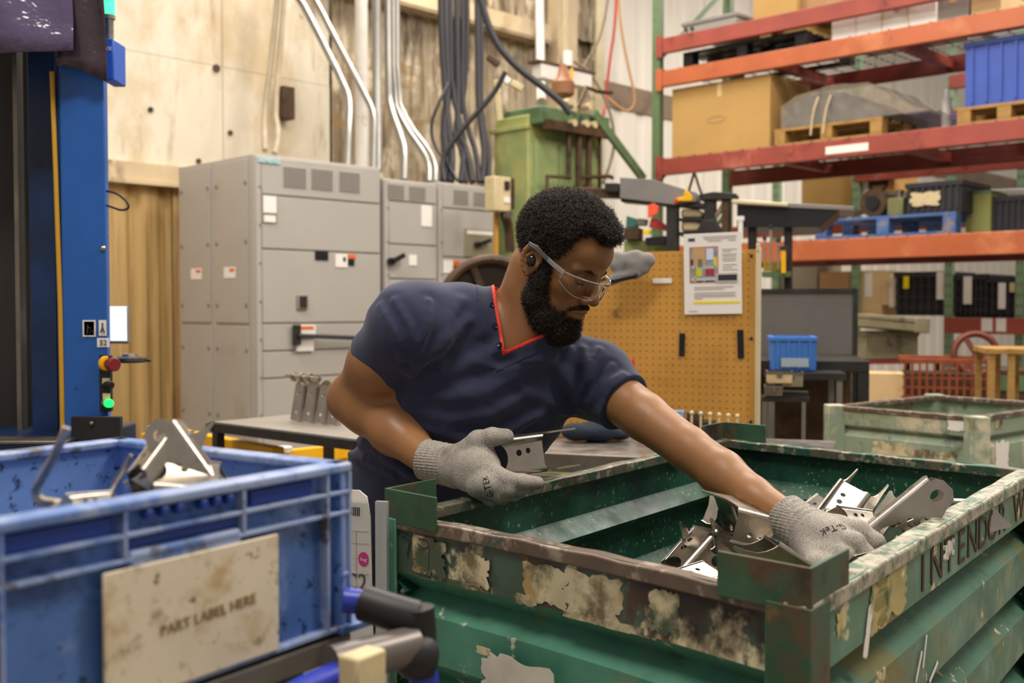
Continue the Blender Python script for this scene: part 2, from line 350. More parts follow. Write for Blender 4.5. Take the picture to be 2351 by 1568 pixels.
def vent(t, s0, x0, y0, x1, y1, rows=8, cols=9):
    a, zt = lc(s0, x0, y0); b, zb = lc(s0, x1, y1); MB().box(a, b, -.006, -.003, zb, zt).build('vent_grille', CABV, t)
    mb = MB()
    for i in range(cols+1): x = a+(b-a)*i/cols; mb.box(x-.002, x+.002, -.010, -.005, zb, zt)
    for i in range(rows+1): z = zb+(zt-zb)*i/rows; mb.box(a, b, -.009, -.005, z-.002, z+.002)
    o = mb.build('vent_mesh', CAB, t); o['kind'] = 'stuff'
def plate(t, s0, x0, y0, x1, y1, m, name, out=.006, th=.004, bevel=0):
    a, zt = lc(s0, x0, y0); b, zb = lc(s0, x1, y1); return MB().box(a, b, -out-th, -out+.004, zb, zt).build(name, m, t, bevel=bevel)
s1_, ztop1 = on_plane(C1, CV, 875, 383); ztop1 = 2.30
zz = lambda px, py: on_plane(C1, CV, px, py)[1]
cabA, _ = cabinet('largest grey switchgear cabinet with three mesh vents and turquoise maker plate', 0, s1_, ztop1, .98, [zz(600, 446), zz(600, 571), zz(600, 743), zz(600, 807), zz(600, 870)], None)
for q in ((650, 383, 701, 433), (714, 388, 762, 438), (778, 394, 824, 443)): vent(cabA, 0, *q)
o = plate(cabA, 0, 590, 360, 640, 378, CYAN, 'maker_plate'); a, z = lc(0, 615, 369)
text_part('SIEMENS', .045, WHITE, cabA, Matrix.Translation((a, -.0115, z)) @ Matrix.Rotation(R2(90), 4, 'X'), 1)
plate(cabA, 0, 599, 446, 634, 512, CAB_D, 'label_holder'); plate(cabA, 0, 602, 449, 632, 490, PAPER, 'paper_label', .011); plate(cabA, 0, 604, 494, 630, 511, PAPER, 'paper_label', .011)
plate(cabA, 0, 722, 577, 752, 598, BLACK, 'rating_plate')
plate(cabA, 0, 769, 583, 796, 614, PAPER, 'warning_sticker'); plate(cabA, 0, 798, 584, 815, 594, ORANGEL, 'warning_sticker'); plate(cabA, 0, 798, 595, 812, 610, BLACK, 'warning_sticker'); plate(cabA, 0, 786, 590, 791, 600, BLACK, 'sticker_symbol', .010)
plate(cabA, 0, 680, 677, 704, 710, CAB_D, 'latch_plate', .008, .012, .003); plate(cabA, 0, 684, 680, 700, 706, DARKST, 'latch', .02, .006)
plate(cabA, 0, 680, 746, 720, 772, PAPER, 'lockout_tag', .02); plate(cabA, 0, 684, 749, 715, 755, ORANGEL, 'tag_header', .0245); plate(cabA, 0, 676, 782, 716, 805, PAPER, 'lockout_tag', .02)
plate(cabA, 0, 668, 745, 682, 792, DARKST, 'breaker_handle_bracket', .02, .03, .004)
mb = MB(); a, z = lc(0, 672, 770); b, z2 = lc(0, 862, 776); mb.tube([(a, -.06, z), (b-.1, -.06, z2)], .014, 8); mb.build('breaker_bar', BLACK, cabA)
# side of cabinet A, seen to its left
sx = Matrix.Rotation(0, 4, 'Z')
def side(px, py):
    s_, z = on_plane(C1, CU, px, py); return s_, z
for a, b in ((418, 488), (497, 575)):
    for y0, y1 in ((0, 742), (746, 1120)):
        sa, _ = side(b, 700); sb, _ = side(a, 700); zt = ztop1-.02 if y0 == 0 else side(490, y0)[1]; zb = side(490, y1)[1] if y1 < 1000 else .07
        MB().box(-.010, .002, sa+.01, sb-.006, zb+.004, zt-.004).build('side_panel', CAB, cabA, bevel=.003)
        for yy in (sa+.03, sb-.03):
            for z in (zt-.15, (zt+zb)/2, zb+.12): MB().cyl((-.018, yy, z), (-.008, yy, z), .012, n=8).build('bolt', CAB_D, cabA)
for a, b, c, d in ((442, 617, 466, 641), (518, 614, 544, 638)):
    s0, zt = side(b and a, b); s1, zb = side(c, d); MB().box(-.013, -.009, s1, s0, zb, zt).build('warning_sticker', PAPER, cabA); MB().box(-.014, -.012, s1+.01, (s0+s1)/2, zt-.03, zt-.01).build('sticker_header', ORANGEL, cabA)
a0 = lc(0, 881, 500)[0]; a1 = lc(0, 1004, 500)[0]; zt2 = zz(885, 409)
cabB, _ = cabinet('narrow grey switchgear cabinet with two vents, second from the left', a0, a1, zt2, .9, [zz(900, 461), zz(900, 560), zz(900, 640), zz(900, 740)], None)
for q in ((888, 423, 926, 457), (938, 428, 975, 461)): vent(cabB, a0, *q, 7, 7)
plate(cabB, a0, 966, 471, 990, 521, PAPER, 'paper_label'); plate(cabB, a0, 938, 585, 955, 610, WHITE, 'nameplate')
for y in (600, 668):
    a, z = lc(a0, 893, y); b, z2 = lc(a0, 918, y-14); mb = MB(); mb.cyl((a, -.004, z), (a, -.04, z), .025, n=10); mb.bar((a, -.045, z), (b, -.05, z2), .02, .03); mb.build('operating_handle', BLACK, cabB)
b0 = a1+.004; b1 = lc(0, 1134, 500)[0]; zt3 = zz(1010, 417)
cabC, _ = cabinet('grey switchgear cabinet beside the green machine, with a window panel', b0, b1, zt3, .9, [zz(1030, 478), zz(1030, 590), zz(1030, 720)], None)
for q in ((1040, 436, 1073, 471), (1086, 441, 1118, 474)): vent(cabC, b0, *q, 7, 7)
plate(cabC, b0, 1064, 524, 1132, 592, mat('olive_window', '8f8a72', .3), 'window_panel', .006, .006, .002); plate(cabC, b0, 1070, 529, 1128, 541, PAPER, 'window_label', .013)
a, z = lc(b0, 1090, 562); b, z2 = lc(b0, 1116, 552); mb = MB(); mb.cyl((a, -.01, z), (a, -.05, z), .022, n=10); mb.bar((a, -.05, z), (b, -.05, z2), .02, .028); mb.build('operating_handle', DARKST, cabC)
plate(cabC, b0, 1017, 597, 1038, 627, PAPER, 'warning_sticker'); plate(cabC, b0, 1040, 599, 1053, 610, ORANGEL, 'warning_sticker'); plate(cabC, b0, 1040, 611, 1052, 622, BLACK, 'warning_sticker')
# ------------------------------------------------------------ conduits and cables above the cabinets
def run(name, pts, r, m, label, cat, group=None, sm=1, n=8):
    q = [P(*p) for p in pts]; o = MB().tube(q, r, n, sm=sm).build(name, m); return tag(o, label, cat, group)
GC = 'conduits rising from the cabinets'
run('bent_conduit', [(640, -60, 8.3), (690, 0, 8.2), (722, 60, 8.1), (795, 205, 7.9), (803, 240, 7.8), (800, 300, 7.6), (797, 385, 7.45)], .027, GALV, 'leftmost bent conduit slanting down to the largest cabinet', 'conduit', GC)
run('bent_conduit', [(690, -60, 8.4), (735, 20, 8.3), (765, 80, 8.2), (845, 230, 8.0), (859, 265, 7.9), (858, 320, 7.8), (856, 392, 7.65)], .024, GALV, 'second bent conduit, ending at the right end of the largest cabinet', 'conduit', GC)
run('vertical_pipe', [(829, -80, 8.5), (831, 392, 8.2)], .050, PIPEW, 'widest pale vertical pipe, left of the galvanised ones', 'pipe', GC, 0, 12)
run('vertical_pipe', [(863, -80, 8.3), (868, 392, 7.9)], .034, GALV, 'galvanised vertical pipe right of the widest pale pipe', 'pipe', GC, 0, 12)
run('bent_conduit', [(890, -80, 8.5), (892, 200, 8.4), (897, 250, 8.3), (922, 318, 8.1), (930, 350, 8.0), (928, 415, 7.85)], .030, GALV, 'bent conduit coming down to the left half of the second cabinet', 'conduit', GC)
run('bent_conduit', [(902, -80, 8.6), (904, 230, 8.5), (930, 290, 8.3), (975, 352, 8.2), (987, 385, 8.0), (986, 418, 7.9)], .024, GALV, 'bent conduit sweeping right to the second cabinet, inner of a pair', 'conduit', GC)
run('bent_conduit', [(911, -80, 8.6), (912, 225, 8.5), (940, 288, 8.3), (985, 345, 8.2), (1001, 380, 8.0), (1000, 418, 7.9)], .022, GALV, 'bent conduit sweeping right to the second cabinet, outer of a pair', 'conduit', GC)
run('thin_pipe', [(640, -40, 8.0), (625, 120, 7.95), (606, 260, 7.9), (608, 345, 7.7)], .022, CABLET, 'tan cable hanging to the cabinet top, left one of a pair', 'cable')
run('thin_pipe', [(655, -40, 8.0), (645, 100, 7.95), (630, 250, 7.9), (640, 310, 7.8), (630, 352, 7.7)], .022, CABLET, 'tan cable hanging to the cabinet top, right one of a pair', 'cable')
s_, z = on_plane(W0, VD, 645, 240); o = MB(Wm).cbox((s_, -.06, z), (.11, .1, .25)).build('junction_box', RUSTB, bevel=.005); tag(o, 'rusty junction box on the wall behind the tan cables', 'box')
GK = 'black cables hanging over the cabinets'
for i, (a, b, c, d, r) in enumerate(((1012, 1022, 1030, 1035, .028), (1022, 1030, 1018, 1018, .030), (1033, 1038, 1062, 1058, .022), (1048, 1052, 1050, 1085, .026), (1062, 1060, 1075, 1100, .020), (1072, 1066, 1040, 1070, .018), (1095, 1098, 1106, 1108, .024), (1104, 1104, 1112, 1122, .018))):
    run('black_cable', [(a, -80, 8.6), (a+2, 90, 8.5), (b, 200+i*6, 8.45), (c, 300, 8.35), ((c+d)/2+6, 350, 8.3), (d, 418, 8.15)], r, BCABLE,
        ['leftmost straight black cable over the third cabinet', 'black cable pressed against the leftmost one', 'third black cable from the left over the cabinets', 'black cable in the middle of the bundle', 'black cable right of the middle of the bundle', 'thin black cable crossing inside the bundle', 'right-hand straight black cable of the bundle', 'thin black cable along the right edge of the bundle'][i], 'cable', GK)
run('black_cable', [(1030, 190, 8.4), (1008, 235, 8.3), (988, 285, 8.3), (995, 335, 8.3), (1030, 378, 8.2), (1050, 415, 8.1)], .012, BCABLE, 'thin black cable looping out left of the bundle', 'cable', GK, 2)
run('black_cable', [(1160, 165, 8.2), (1135, 215, 8.2), (1080, 275, 8.2), (1035, 330, 8.2), (1012, 375, 8.2), (1020, 416, 8.1)], .020, BCABLE, 'black cable crossing the bundle diagonally to the lower left', 'cable', GK, 2)
run('black_hose', [(1090, -60, 8.0), (1108, 20, 8.0), (1135, 95, 8.0), (1180, 150, 8.0), (1240, 195, 8.0), (1290, 235, 8.0), (1310, 262, 8.0)], .026, BCABLE, 'thick black hose sagging right to the top of the green machine', 'hose', None, 2)
run('air_hose', [(1417, -40, 9.2), (1412, 60, 9.2), (1398, 150, 9.2), (1390, 240, 9.2), (1382, 285, 9.0), (1350, 265, 8.8)], .012, REDH, 'red air hose hanging beside the white wall', 'hose', None, 2)
run('air_hose', [(1417, -40, 9.3), (1425, 70, 9.3), (1448, 180, 9.3), (1462, 235, 9.3), (1440, 262, 9.3), (1395, 225, 9.3)], .011, mat('tan_hose', 'b98a5a', .5), 'tan hose looping down beside the red one', 'hose', None, 2)
run('grey_cable', [(1402, -40, 9.4), (1380, 90, 9.4), (1340, 150, 9.4), (1320, 200, 9.3), (1300, 230, 9.2)], .010, mat('grey_brown_cable', '7c6a58', .5), 'thin grey cable slanting to the green machine', 'cable', None, 2)
run('grey_cable', [(1315, 140, 9.0), (1350, 160, 9.0), (1385, 215, 9.0), (1405, 270, 9.0), (1412, 330, 9.0), (1400, 380, 9.0), (1385, 420, 8.8)], .012, mat('grey_brown_cable', '7c6a58', .5), 'grey cable drooping right of the green machine', 'cable', None, 2)
run('white_pipe', [(1238, -60, 10.2), (1241, 150, 10.0), (1243, 235, 9.0)], .042, PIPEW, 'white vertical pipe above the green machine', 'pipe', None, 0, 12)
# ------------------------------------------------------------ green press machine
G0 = P(1213, 300, 8.2); G0 = (G0.x, G0.y)
gm = thing('green_machine', 'tall light green machine with dark pipes on its front, beside the cabinets', 'machine', (G0[0], G0[1], 0), rzof(CV))
gz = lambda px, py: on_plane(G0, CV, px, py)[1]; gs = lambda px, py: on_plane(G0, CV, px, py)[0]
MB().box(0, .80, 0, .36, 0, gz(1215, 262)).build('body', GREENM, gm, bevel=.01)
MB().box(-.03, 0.02, -.01, .40, gz(1214, 296), gz(1214, 286)).box(-.01, .0, .0, .36, 0, gz(1214, 290)).build('side_cover', GREENM, gm, bevel=.003)
MB().box(.02, .80, -.12, .3, gz(1300, 300), gz(1215, 245)).build('head_block', GREEND, gm, bevel=.012)
MB().box(.05, .78, -.16, -.10, gz(1300, 312), gz(1300, 292)).build('dark_rail', RUSTB, gm)
MB().box(.06, .74, -.02, .01, .3, gz(1300, 330)).build('front_plate', GREENM2, gm, bevel=.004)
for x0, y0, y1, r in ((1283, 250, 415, .020), (1307, 270, 430, .026), (1330, 270, 440, .024), (1355, 300, 440, .016)):
    a = gs(x0, 330); MB().tube([(a, -.10, gz(x0, y1)), (a, -.10, gz(x0, y0))], r, 8).build('hydraulic_pipe', RUSTB, gm)
for pts in (((1230, 480), (1230, 408), (1283, 410)), ((1305, 410), (1375, 408), (1380, 412)), ((1300, 250), (1320, 205), (1345, 215), (1378, 218))):
    MB().tube([(gs(*p), -.12, gz(*p)) for p in pts], .016, 8).build('hydraulic_pipe', RUSTB, gm)
for px, py in ((1272, 240), (1283, 246), (1318, 250), (1283, 288), (1312, 290), (1330, 292)): MB().cyl((gs(px, py), -.17, gz(px, py)), (gs(px, py), -.10, gz(px, py)), .028, n=8).build('pipe_fitting', CREAMP, gm)
MB().bar((gs(1330, 265), -.15, gz(1330, 265)), (gs(1445, 415), -.15, gz(1445, 415)), .03, .07).build('diagonal_strut', GREEND, gm)
mb = MB(); mb.lathe([(.05, 0), (.09, .03), (.09, .12), (.05, .16), (.03, .26)], 12, (gs(1297, 215), .02, gz(1297, 225))); mb.build('filter_bowl', mat('rusty_brown_cap', '8a5a3a', .5), gm)
o = thing('overhead_tray', 'pale narrow tray of fittings hanging above the green machine', 'tray', P(1290, 175, 8.8), rzof(CV))
MB().box(-.29, .31, -.05, .05, -.06, .055).build('tray_panel', WHITE, o, bevel=.004); MB().box(-.33, .34, -.06, .06, .055, .075).build('top_rail', RUSTB, o)
MB().tube([(.03, 0, .05), (.03, 0, .9)], .006, 6).build('hanger', CREAMP, o); MB().tube([(.06, 0, .05), (.06, 0, .9)], .006, 6).build('hanger', CREAMP, o); MB().cyl((.04, -.03, .08), (.04, -.03, .2), .04, n=10).build('valve', WHITE, o); MB().cyl((.04, -.07, -.10), (.04, -.07, .06), .012, n=8).build('valve_stem', YELLOW, o)
for q, (a, b, c, d) in enumerate(((1150, 175, 1170, 190), (1175, 190, 1200, 205), (1120, 130, 1145, 150), (1140, 185, 1150, 300))):
    p0, p1 = P(a, b, 8.6), P(c, d, 8.6); o = MB().bar(p0, p1, .06, .05).build('pipe_clamp', [WHITE, CREAMP, RUSTB, CREAMP][q], bevel=.006); tag(o, ['white pipe clamp left of the overhead tray', 'cream pipe clamp touching the overhead tray', 'brown pipe clamp above the thick black hose', 'upright cream strut left of the green machine top'][q], 'clamp')
o = thing('control_box', 'cream electrical box on the edge of the green machine', 'box', P(1150, 447, 7.7), rzof(CV))
MB().box(-.11, .05, -.05, .05, -.12, .12).build('enclosure', CREAMP, o, bevel=.006); MB().box(.05, .10, -.04, .10, -.10, .12).build('side_cover', RUSTB, o, bevel=.006)
MB().box(-.015, .03, -.06, -.048, .03, .09).build('switch', DARKST, o); MB().box(-.02, .035, -.058, -.048, -.06, -.02).build('label_plate', PAPER, o); MB().cyl((.02, -.07, -.14), (.02, -.03, -.14), .03, n=10).build('cable_gland', STEEL_D, o)
MB().tube([(.03, 0, -.13), (.10, .02, -.22), (.12, .03, -.40)], .035, 8, sm=1).build('cable_sleeve', RUSTB, o)
run('yellow_post', [(1139, 488, 7.75), (1139, 1000, 7.6)], .018, mat('ochre_paint', 'b07c26', .5), 'ochre post between the cabinets and the green machine', 'post', None, 0)
fw = thing('flywheel', 'oily brown flywheel rim behind the man\'s shoulder', 'wheel', P(1128, 712, 6.2), 0, rot=(0, 0, R2(12)))
mb = MB(); mb.tube([(.29*math.cos(a), 0, .29*math.sin(a)) for a in [i*math.pi/16 for i in range(32)]], .028, 8, closed=True); mb.build('rim', RUSTB, fw)
MB().cyl((0, .03, 0), (0, .06, 0), .265, n=28).build('disc', mat('dark_oily_iron', '33281f', .5, .4), fw)
for k in range(4): MB().bar((0, .02, 0), (.28*math.cos(k*1.57+.4), .02, .28*math.sin(k*1.57+.4)), .04, .04).build('spoke', RUSTB, fw)
z0 = P(1128, 712, 6.2).z; MB().box(-.12, .12, .06, .3, -z0, .05).build('pedestal', GREEND, fw)
# ------------------------------------------------------------ the green stacking bin
ZR = 1.01
cNL, cNR, cFL = pz(890, 1180, ZR), pz(1858, 1388, ZR), pz(1662, 1006, ZR)
cFR = cNR+cFL-cNL
def flat(v): return Vector((v.x, v.y, 0))
binT = thing('stacking_bin', 'large worn green steel bin full of stamped brackets in front of the man', 'bin', flat(cNL))
B0 = flat(cNL)
cc = [flat(c)-B0 for c in (cNL, cNR, cFR, cFL)]
def norm_out(p0, p1, ctr):
    d = (p1-p0).normalized(); n = Vector((d.y, -d.x, 0)); return n if n.dot(p0-ctr) > 0 else -n
CTR = sum(cc, Vector())/4
PROF = [(0, 0), (.092, 0), (.122, -.038), (.152, -.002), (.226, 0), (.258, -.038), (.290, -.002), (.366, 0), (.398, -.038), (.430, -.002), (.506, 0), (.538, -.038), (.570, 0), (.80, 0)]
def bin_wall(p0, p1, mats, nm, bow=0., prof=PROF, zr=ZR, split=True, parent=None):
    n = norm_out(p0, p1, CTR); N = 16
    def strip(pr, m, name, ti=.003):
        mb = MB(); L = [(s_, o_) for s_, o_ in pr]+[(s_, o_-ti) for s_, o_ in reversed(pr)]; k = len(L); vs = []
        for i in range(N+1):
            t = i/N; b = p0.lerp(p1, t)-n*bow*math.sin(math.pi*t)
            vs += [b+n*o_+Vector((0, 0, zr-s_)) for s_, o_ in L]
        fs = [(i*k+j, i*k+(j+1) % k, (i+1)*k+(j+1) % k, (i+1)*k+j) for i in range(N) for j in range(k)]
        fs += [tuple(range(k)), tuple(range(N*k+k-1, N*k-1, -1))]
        mb.add(vs, fs); o = mb.build(name, m, parent, angle=20)
        bm = bmesh.new(); bm.from_mesh(o.data); bmesh.ops.recalc_face_normals(bm, faces=bm.faces); bm.to_mesh(o.data); bm.free()
        o.data.set_sharp_from_angle(angle=R2(20)); return o
    strip(prof[:2], mats[0], 'side_band'); strip(prof[1:], mats[1], 'side_panel')
def bin_rim(p0, p1, m, bow=0., w=.024, h=.022, zr=ZR, parent=None, name='rim'):
    n = norm_out(p0, p1, CTR); N = 16; mb = MB(); vs = []
    for i in range(N+1):
        t = i/N; b = p0.lerp(p1, t)-n*bow*math.sin(math.pi*t)+Vector((0, 0, zr))
        wob = .0012*math.sin(i*2.3)
        vs += [b+n*.005+Vector((0, 0, -h)), b+n*.005+Vector((0, 0, wob)), b-n*w+Vector((0, 0, wob)), b-n*w+Vector((0, 0, -h))]
    fs = [(i*4+j, i*4+(j+1) % 4, (i+1)*4+(j+1) % 4, (i+1)*4+j) for i in range(N) for j in range(4)]+[(3, 2, 1, 0), tuple(N*4+j for j in range(4))]
    mb.add(vs, fs); o = mb.build(name, m, parent, bevel=.003, angle=60)
    return o
NLc, NRc, FRc, FLc = cc
bin_wall(NLc, NRc, (G_BAND, G_PAINT), 'front', .018, parent=binT)
bin_wall(NRc, FRc, (G_SIDE, G_SIDE), 'side', 0, parent=binT)
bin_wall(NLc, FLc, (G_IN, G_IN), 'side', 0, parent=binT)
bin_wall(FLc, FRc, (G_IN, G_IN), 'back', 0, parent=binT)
bin_rim(NLc, NRc, RIM_R, .018, parent=binT); bin_rim(NRc, FRc, RIM_L, 0, .032, parent=binT)
bin_rim(NLc, FLc, RIM, 0, parent=binT); bin_rim(FLc, FRc, RIM, 0, parent=binT)
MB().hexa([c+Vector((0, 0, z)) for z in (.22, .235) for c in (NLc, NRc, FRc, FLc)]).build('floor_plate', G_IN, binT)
for c, nb in ((NLc, (NRc, FLc)), (NRc, (NLc, FRc)), (FRc, (NRc, FLc)), (FLc, (NLc, FRc))):
    a, b = (nb[0]-c).normalized(), (nb[1]-c).normalized()
    o_ = c-a*.006-b*.006; w = .032 if c is NLc else .062
    # corner post: an angle section outside the corner, foot below
    mb = MB(); q = [o_, o_+a*w, o_+a*w+b*.006, o_+a*.006+b*.006, o_+a*.006+b*w, o_+b*w]
    vs = [p+Vector((0, 0, z)) for z in (.02, ZR-.004) for p in q]
    fs = [tuple(range(5, -1, -1)), tuple(range(6, 12))]+[(i, (i+1) % 6, 6+(i+1) % 6, 6+i) for i in range(6)]
    if (a.cross(b)).z < 0: fs = [tuple(reversed(f)) for f in fs]
    mb.add(vs, fs).build('corner_post', RUSTY if c is NRc else G_PAINT, binT, bevel=.002)
    mb = MB(); f0 = o_+a*.035+b*.035; mb.M = frame(f0, a, (0, 0, 1)); mb.box(-.045, .045, -.045, .045, 0, .02); mb.build('foot', G_PAINT, binT)
    # stacking angle standing above the rim
    if c is FRc: continue
    L, H, t = .128, .043, .005
    o2 = c-a*.004-b*.004
    q = [o2, o2+a*L, o2+a*L+b*t, o2+a*t+b*t, o2+a*t+b*L, o2+b*L]
    vs = [p+Vector((0, 0, z)) for z in (ZR-.012, ZR+H) for p in q]
    mb = MB().add(vs, fs); br = mb.build('corner_bracket', RUSTY, binT, bevel=.0012, label='rusty angle standing up from a corner of the rim' if c is NRc else None)
# writing on the right-hand band, and torn labels
nR = norm_out(NRc, FRc, CTR); dR = (FRc-NRc).normalized()
Mt = frame(NRc+dR*.80+nR*.0012+Vector((0, 0, ZR-.058)), dR, nR)
for k_, ch_ in enumerate('INTENDOR W'): text_part(ch_, .080, STENCIL, binT, Mt @ Matrix.Translation(((k_-4.6)*.0745, 0, 0)), 1.25, 'stencil_letter', .0004) if ch_ != ' ' else None
def torn(cx, cy, w, h, seed, n=44, jag=.16):
    r = random.Random(seed); pts = []
    for i in range(n):
        t = 2*math.pi*i/n; c, s_ = math.cos(t), math.sin(t)
        k = 1/max(abs(c), abs(s_)); k *= 1-r.random()*jag*(.5+.5*math.sin(i*.9+seed))
        pts.append((cx+c*k*w/2, cy+s_*k*h/2))
    return pts
def sticker(p0, dirv, nrm, along, down, w, h, seed, m=CREAM_STICKER, tilt=0, jag=.16, bow=0, parent=None, L=1, name='torn_label'):
    t = along/L; o = p0+dirv*along+nrm*.0012-nrm*bow*math.sin(math.pi*min(1, max(0, t)))+Vector((0, 0, ZR-down))
    mb = MB(frame(o, dirv, nrm)@Matrix.Rotation(tilt, 4, 'Z')); mb.poly(torn(0, 0, w, h, seed, jag=jag), 0, .0007); mb.build(name, m, parent or binT)
nF = norm_out(NLc, NRc, CTR); dF = (NRc-NLc).normalized(); LF = (NRc-NLc).length
for al, dn, w, h, sd in ((.085, .055, .11, .062, 1), (.20, .062, .06, .05, 8), (.34, .058, .09, .06, 2), (.43, .06, .11, .07, 3), (.30, .088, .05, .016, 4), (.13, .088, .15, .012, 5), (.46, .09, .17, .013, 6), (.555, .055, .05, .06, 7)):
    sticker(NLc, dF, nF, al, dn, w, h, sd, bow=.018, L=LF, jag=.3)
sticker(NLc, dF, nF, .30, .215, .15, .09, 12, jag=.28, m=mat('grey_torn_paper', 'cdc6b8', .7, 0, (12, .2), [('8a8a70', 9, .56, .66), ('b58a4a', 7, .66, .72)]))
sticker(NLc, dF, nF, .23, .175, .03, .012, 13)
for al, dn, w, h, sd in ((.10, .045, .025, .03, 21), (.30, .052, .15, .075, 22), (.25, .056, .08, .07, 23), (.52, .03, .02, .02, 24)):
    sticker(NRc, dR, nR, al, dn, w, h, sd, m=mat('weathered_yellow_label', 'b9aa72', .7, 0, (12, .3), [('62744f', 9, .5, .58), ('e0d8b8', 14, .60, .66)]), jag=.4)
sticker(NRc, dR, nR, .205, .08, .018, .07, 25, m=PAPER, tilt=-.35); sticker(NRc, dR, nR, .60, .045, .07, .03, 26, m=mat('white_smear', 'dcd8cc', .6, 0, (30, .3), [('3a3f4a', 50, .5, .6)]), jag=.5)
for al, dn, tl in ((.44, .19, .9), (.47, .175, 1.2), (.30, .21, .3), (.52, .22, .4)): sticker(NRc, dR, nR, al, dn, .05, .006, 30+int(al*100), m=WHITE, tilt=tl)
nL = -norm_out(NLc, FLc, CTR); dL = (FLc-NLc).normalized()
sticker(NLc, dL, nL, .215, .05, .012, .03, 41, m=PAPER, tilt=-.35)
# handwritten strokes on the band
for pts in (((.012, .03), (.013, .075)), ((.035, .028), (.05, .03), (.055, .035), (.048, .062)), ((.075, .03), (.095, .03), (.100, .04), (.085, .045), (.072, .038)), ((.100, .04), (.098, .075))):
    mb = MB(); mb.tube([NLc+dF*a-nF*(.018*math.sin(math.pi*a/LF))+nF*.0025+Vector((0, 0, ZR-b)) for a, b in pts], .0012, 5, sm=1); mb.build('marker_stroke', INK, binT)
# ------------------------------------------------------------ stamped brackets
def arcp(cx, cy, r, a0, a1, n): return [(cx+r*math.cos(R2(a0+(a1-a0)*i/n)), cy+r*math.sin(R2(a0+(a1-a0)*i/n))) for i in range(n+1)]
def bracket_mesh(kind):
    t = .0028; mb = MB(); rr = .008
    if kind == 'A':
        Lw, hw = .085, .026
        web = [(0.006, -hw), (Lw, -hw), (Lw-.003, -hw+.006), (Lw-.003, hw-.006), (Lw, hw), (.006, hw)]+arcp(-.012, 0, .032, 48, -48, 6)[1:-1]
        holes = [circ(.040, .005, .0048, 12, .0058), circ(.056, .007, .004, 12, .0052)]
        fl = [(Lw, 0), (.006, 0), (-.004, -.012), (-.016, -.026), (-.030, -.036), (-.028, -.041), (-.006, -.046), (.02, -.055), (.045, -.060), (.075, -.058), (.10, -.051), (.122, -.046), (.145, -.0445), (.1455, -.040), (.125, -.035), (.107, -.028), (.096, -.018), (.089, -.008)]
        fh = [circ(.052, -.026, .0085, 14), circ(.075, -.040, .005, 12), circ(.028, -.036, .0055, 12)]
    else:
        Lw, hw = .130, .020
        web = [(0, -hw), (Lw, -hw), (Lw+.004, 0), (Lw, hw), (0, hw)]; holes = [circ(.03, 0, .006, 12), circ(.10, 0, .007, 12)]
        fl = [(Lw, 0), (0, 0), (-.004, -.006)]+arcp(.008, -.075, .066, 98, 20, 8)+[(.078, -.064), (.082, -.090), (.088, -.092), (.094, -.070), (.104, -.056), (.120, -.050), (.138, -.046), (.148, -.032), (.147, -.012), (.140, -.003)]
        fh = [circ(.122, -.024, .0115, 16, .0095), circ(.062, -.030, .0062, 12), circ(.078, -.044, .0068, 12), circ(.044, -.020, .004, 12, .003)]
    mb.poly(web, -t, 0, holes)
    for sgn in (-1, 1):
        x0, x1 = (.006, Lw) if kind == 'A' else (0, Lw)
        a = [(hw+rr*math.sin(R2(q)), -rr+rr*math.cos(R2(q))) for q in range(0, 91, 15)]
        b = [(hw+(rr-t)*math.sin(R2(q)), -rr+(rr-t)*math.cos(R2(q))) for q in range(90, -1, -15)]
        L = a+b; n = len(L); vs = [(x, sgn*y, z) for x in (x0, x1) for y, z in L]
        fs = [(i, (i+1) % n, n+(i+1) % n, n+i) for i in range(n)]+[tuple(range(n-1, -1, -1)), tuple(range(n, 2*n))]
        if sgn < 0: fs = [tuple(reversed(f)) for f in fs]
        fs = [tuple(reversed(f)) for f in fs]
        mb.add(vs, fs)
        keep = mb.M; mb.M = Matrix(((1, 0, 0, 0), (0, 0, -sgn, sgn*(hw+rr)), (0, sgn*sgn, 0, -rr), (0, 0, 0, 1)))
        # local xy plate -> xz plane
        if sgn > 0: mb.M = Matrix(((1, 0, 0, 0), (0, 0, 1, hw+rr-t), (0, 1, 0, -rr), (0, 0, 0, 1)))
        else: mb.M = Matrix(((1, 0, 0, 0), (0, 0, 1, -(hw+rr)), (0, 1, 0, -rr), (0, 0, 0, 1)))
        mb.poly(fl, 0, t, fh); mb.M = keep
    me = bpy.data.meshes.new('stamped_bracket'); me.from_pydata(mb.v, [], mb.f)
    bm = bmesh.new(); bm.from_mesh(me); bmesh.ops.remove_doubles(bm, verts=bm.verts, dist=.0002); bmesh.ops.recalc_face_normals(bm, faces=bm.faces); bm.to_mesh(me); bm.free()
    me.materials.append(STEEL); me.polygons.foreach_set('use_smooth', [True]*len(me.polygons)); me.update(); me.set_sharp_from_angle(angle=R2(38)); return me
BRA, BRB = bracket_mesh('A'), bracket_mesh('B')
def bracket(kind, o, x, z, label, group=None, sc=1.):
    ob = bpy.data.objects.new('stamped_bracket', BRA if kind == 'A' else BRB); COL.objects.link(ob)
    ob.matrix_world = frame(o, x, z) @ Matrix.Scale(sc, 4)
    return tag(ob, label, 'bracket', group)
GB = 'stamped brackets heaped in the green bin'
bracket('B', P(1984, 1208, 1.80), (.74, -.10, .66), (-.62, .22, .75), 'tallest bracket of the heap, round-ended plate with a large hole, right of the glove', GB, .98)
bracket('A', P(1905, 1190, 1.90), (.62, .35, .62), (-.35, -.75, .55), 'channel-shaped bracket standing behind the glove, arched end upward', GB, .95)
bracket('A', P(1925, 1180, 1.84), (.95, .1, -.15), (-.05, -.55, .83), 'flat-backed bracket just behind the gloved knuckles', GB, .8)
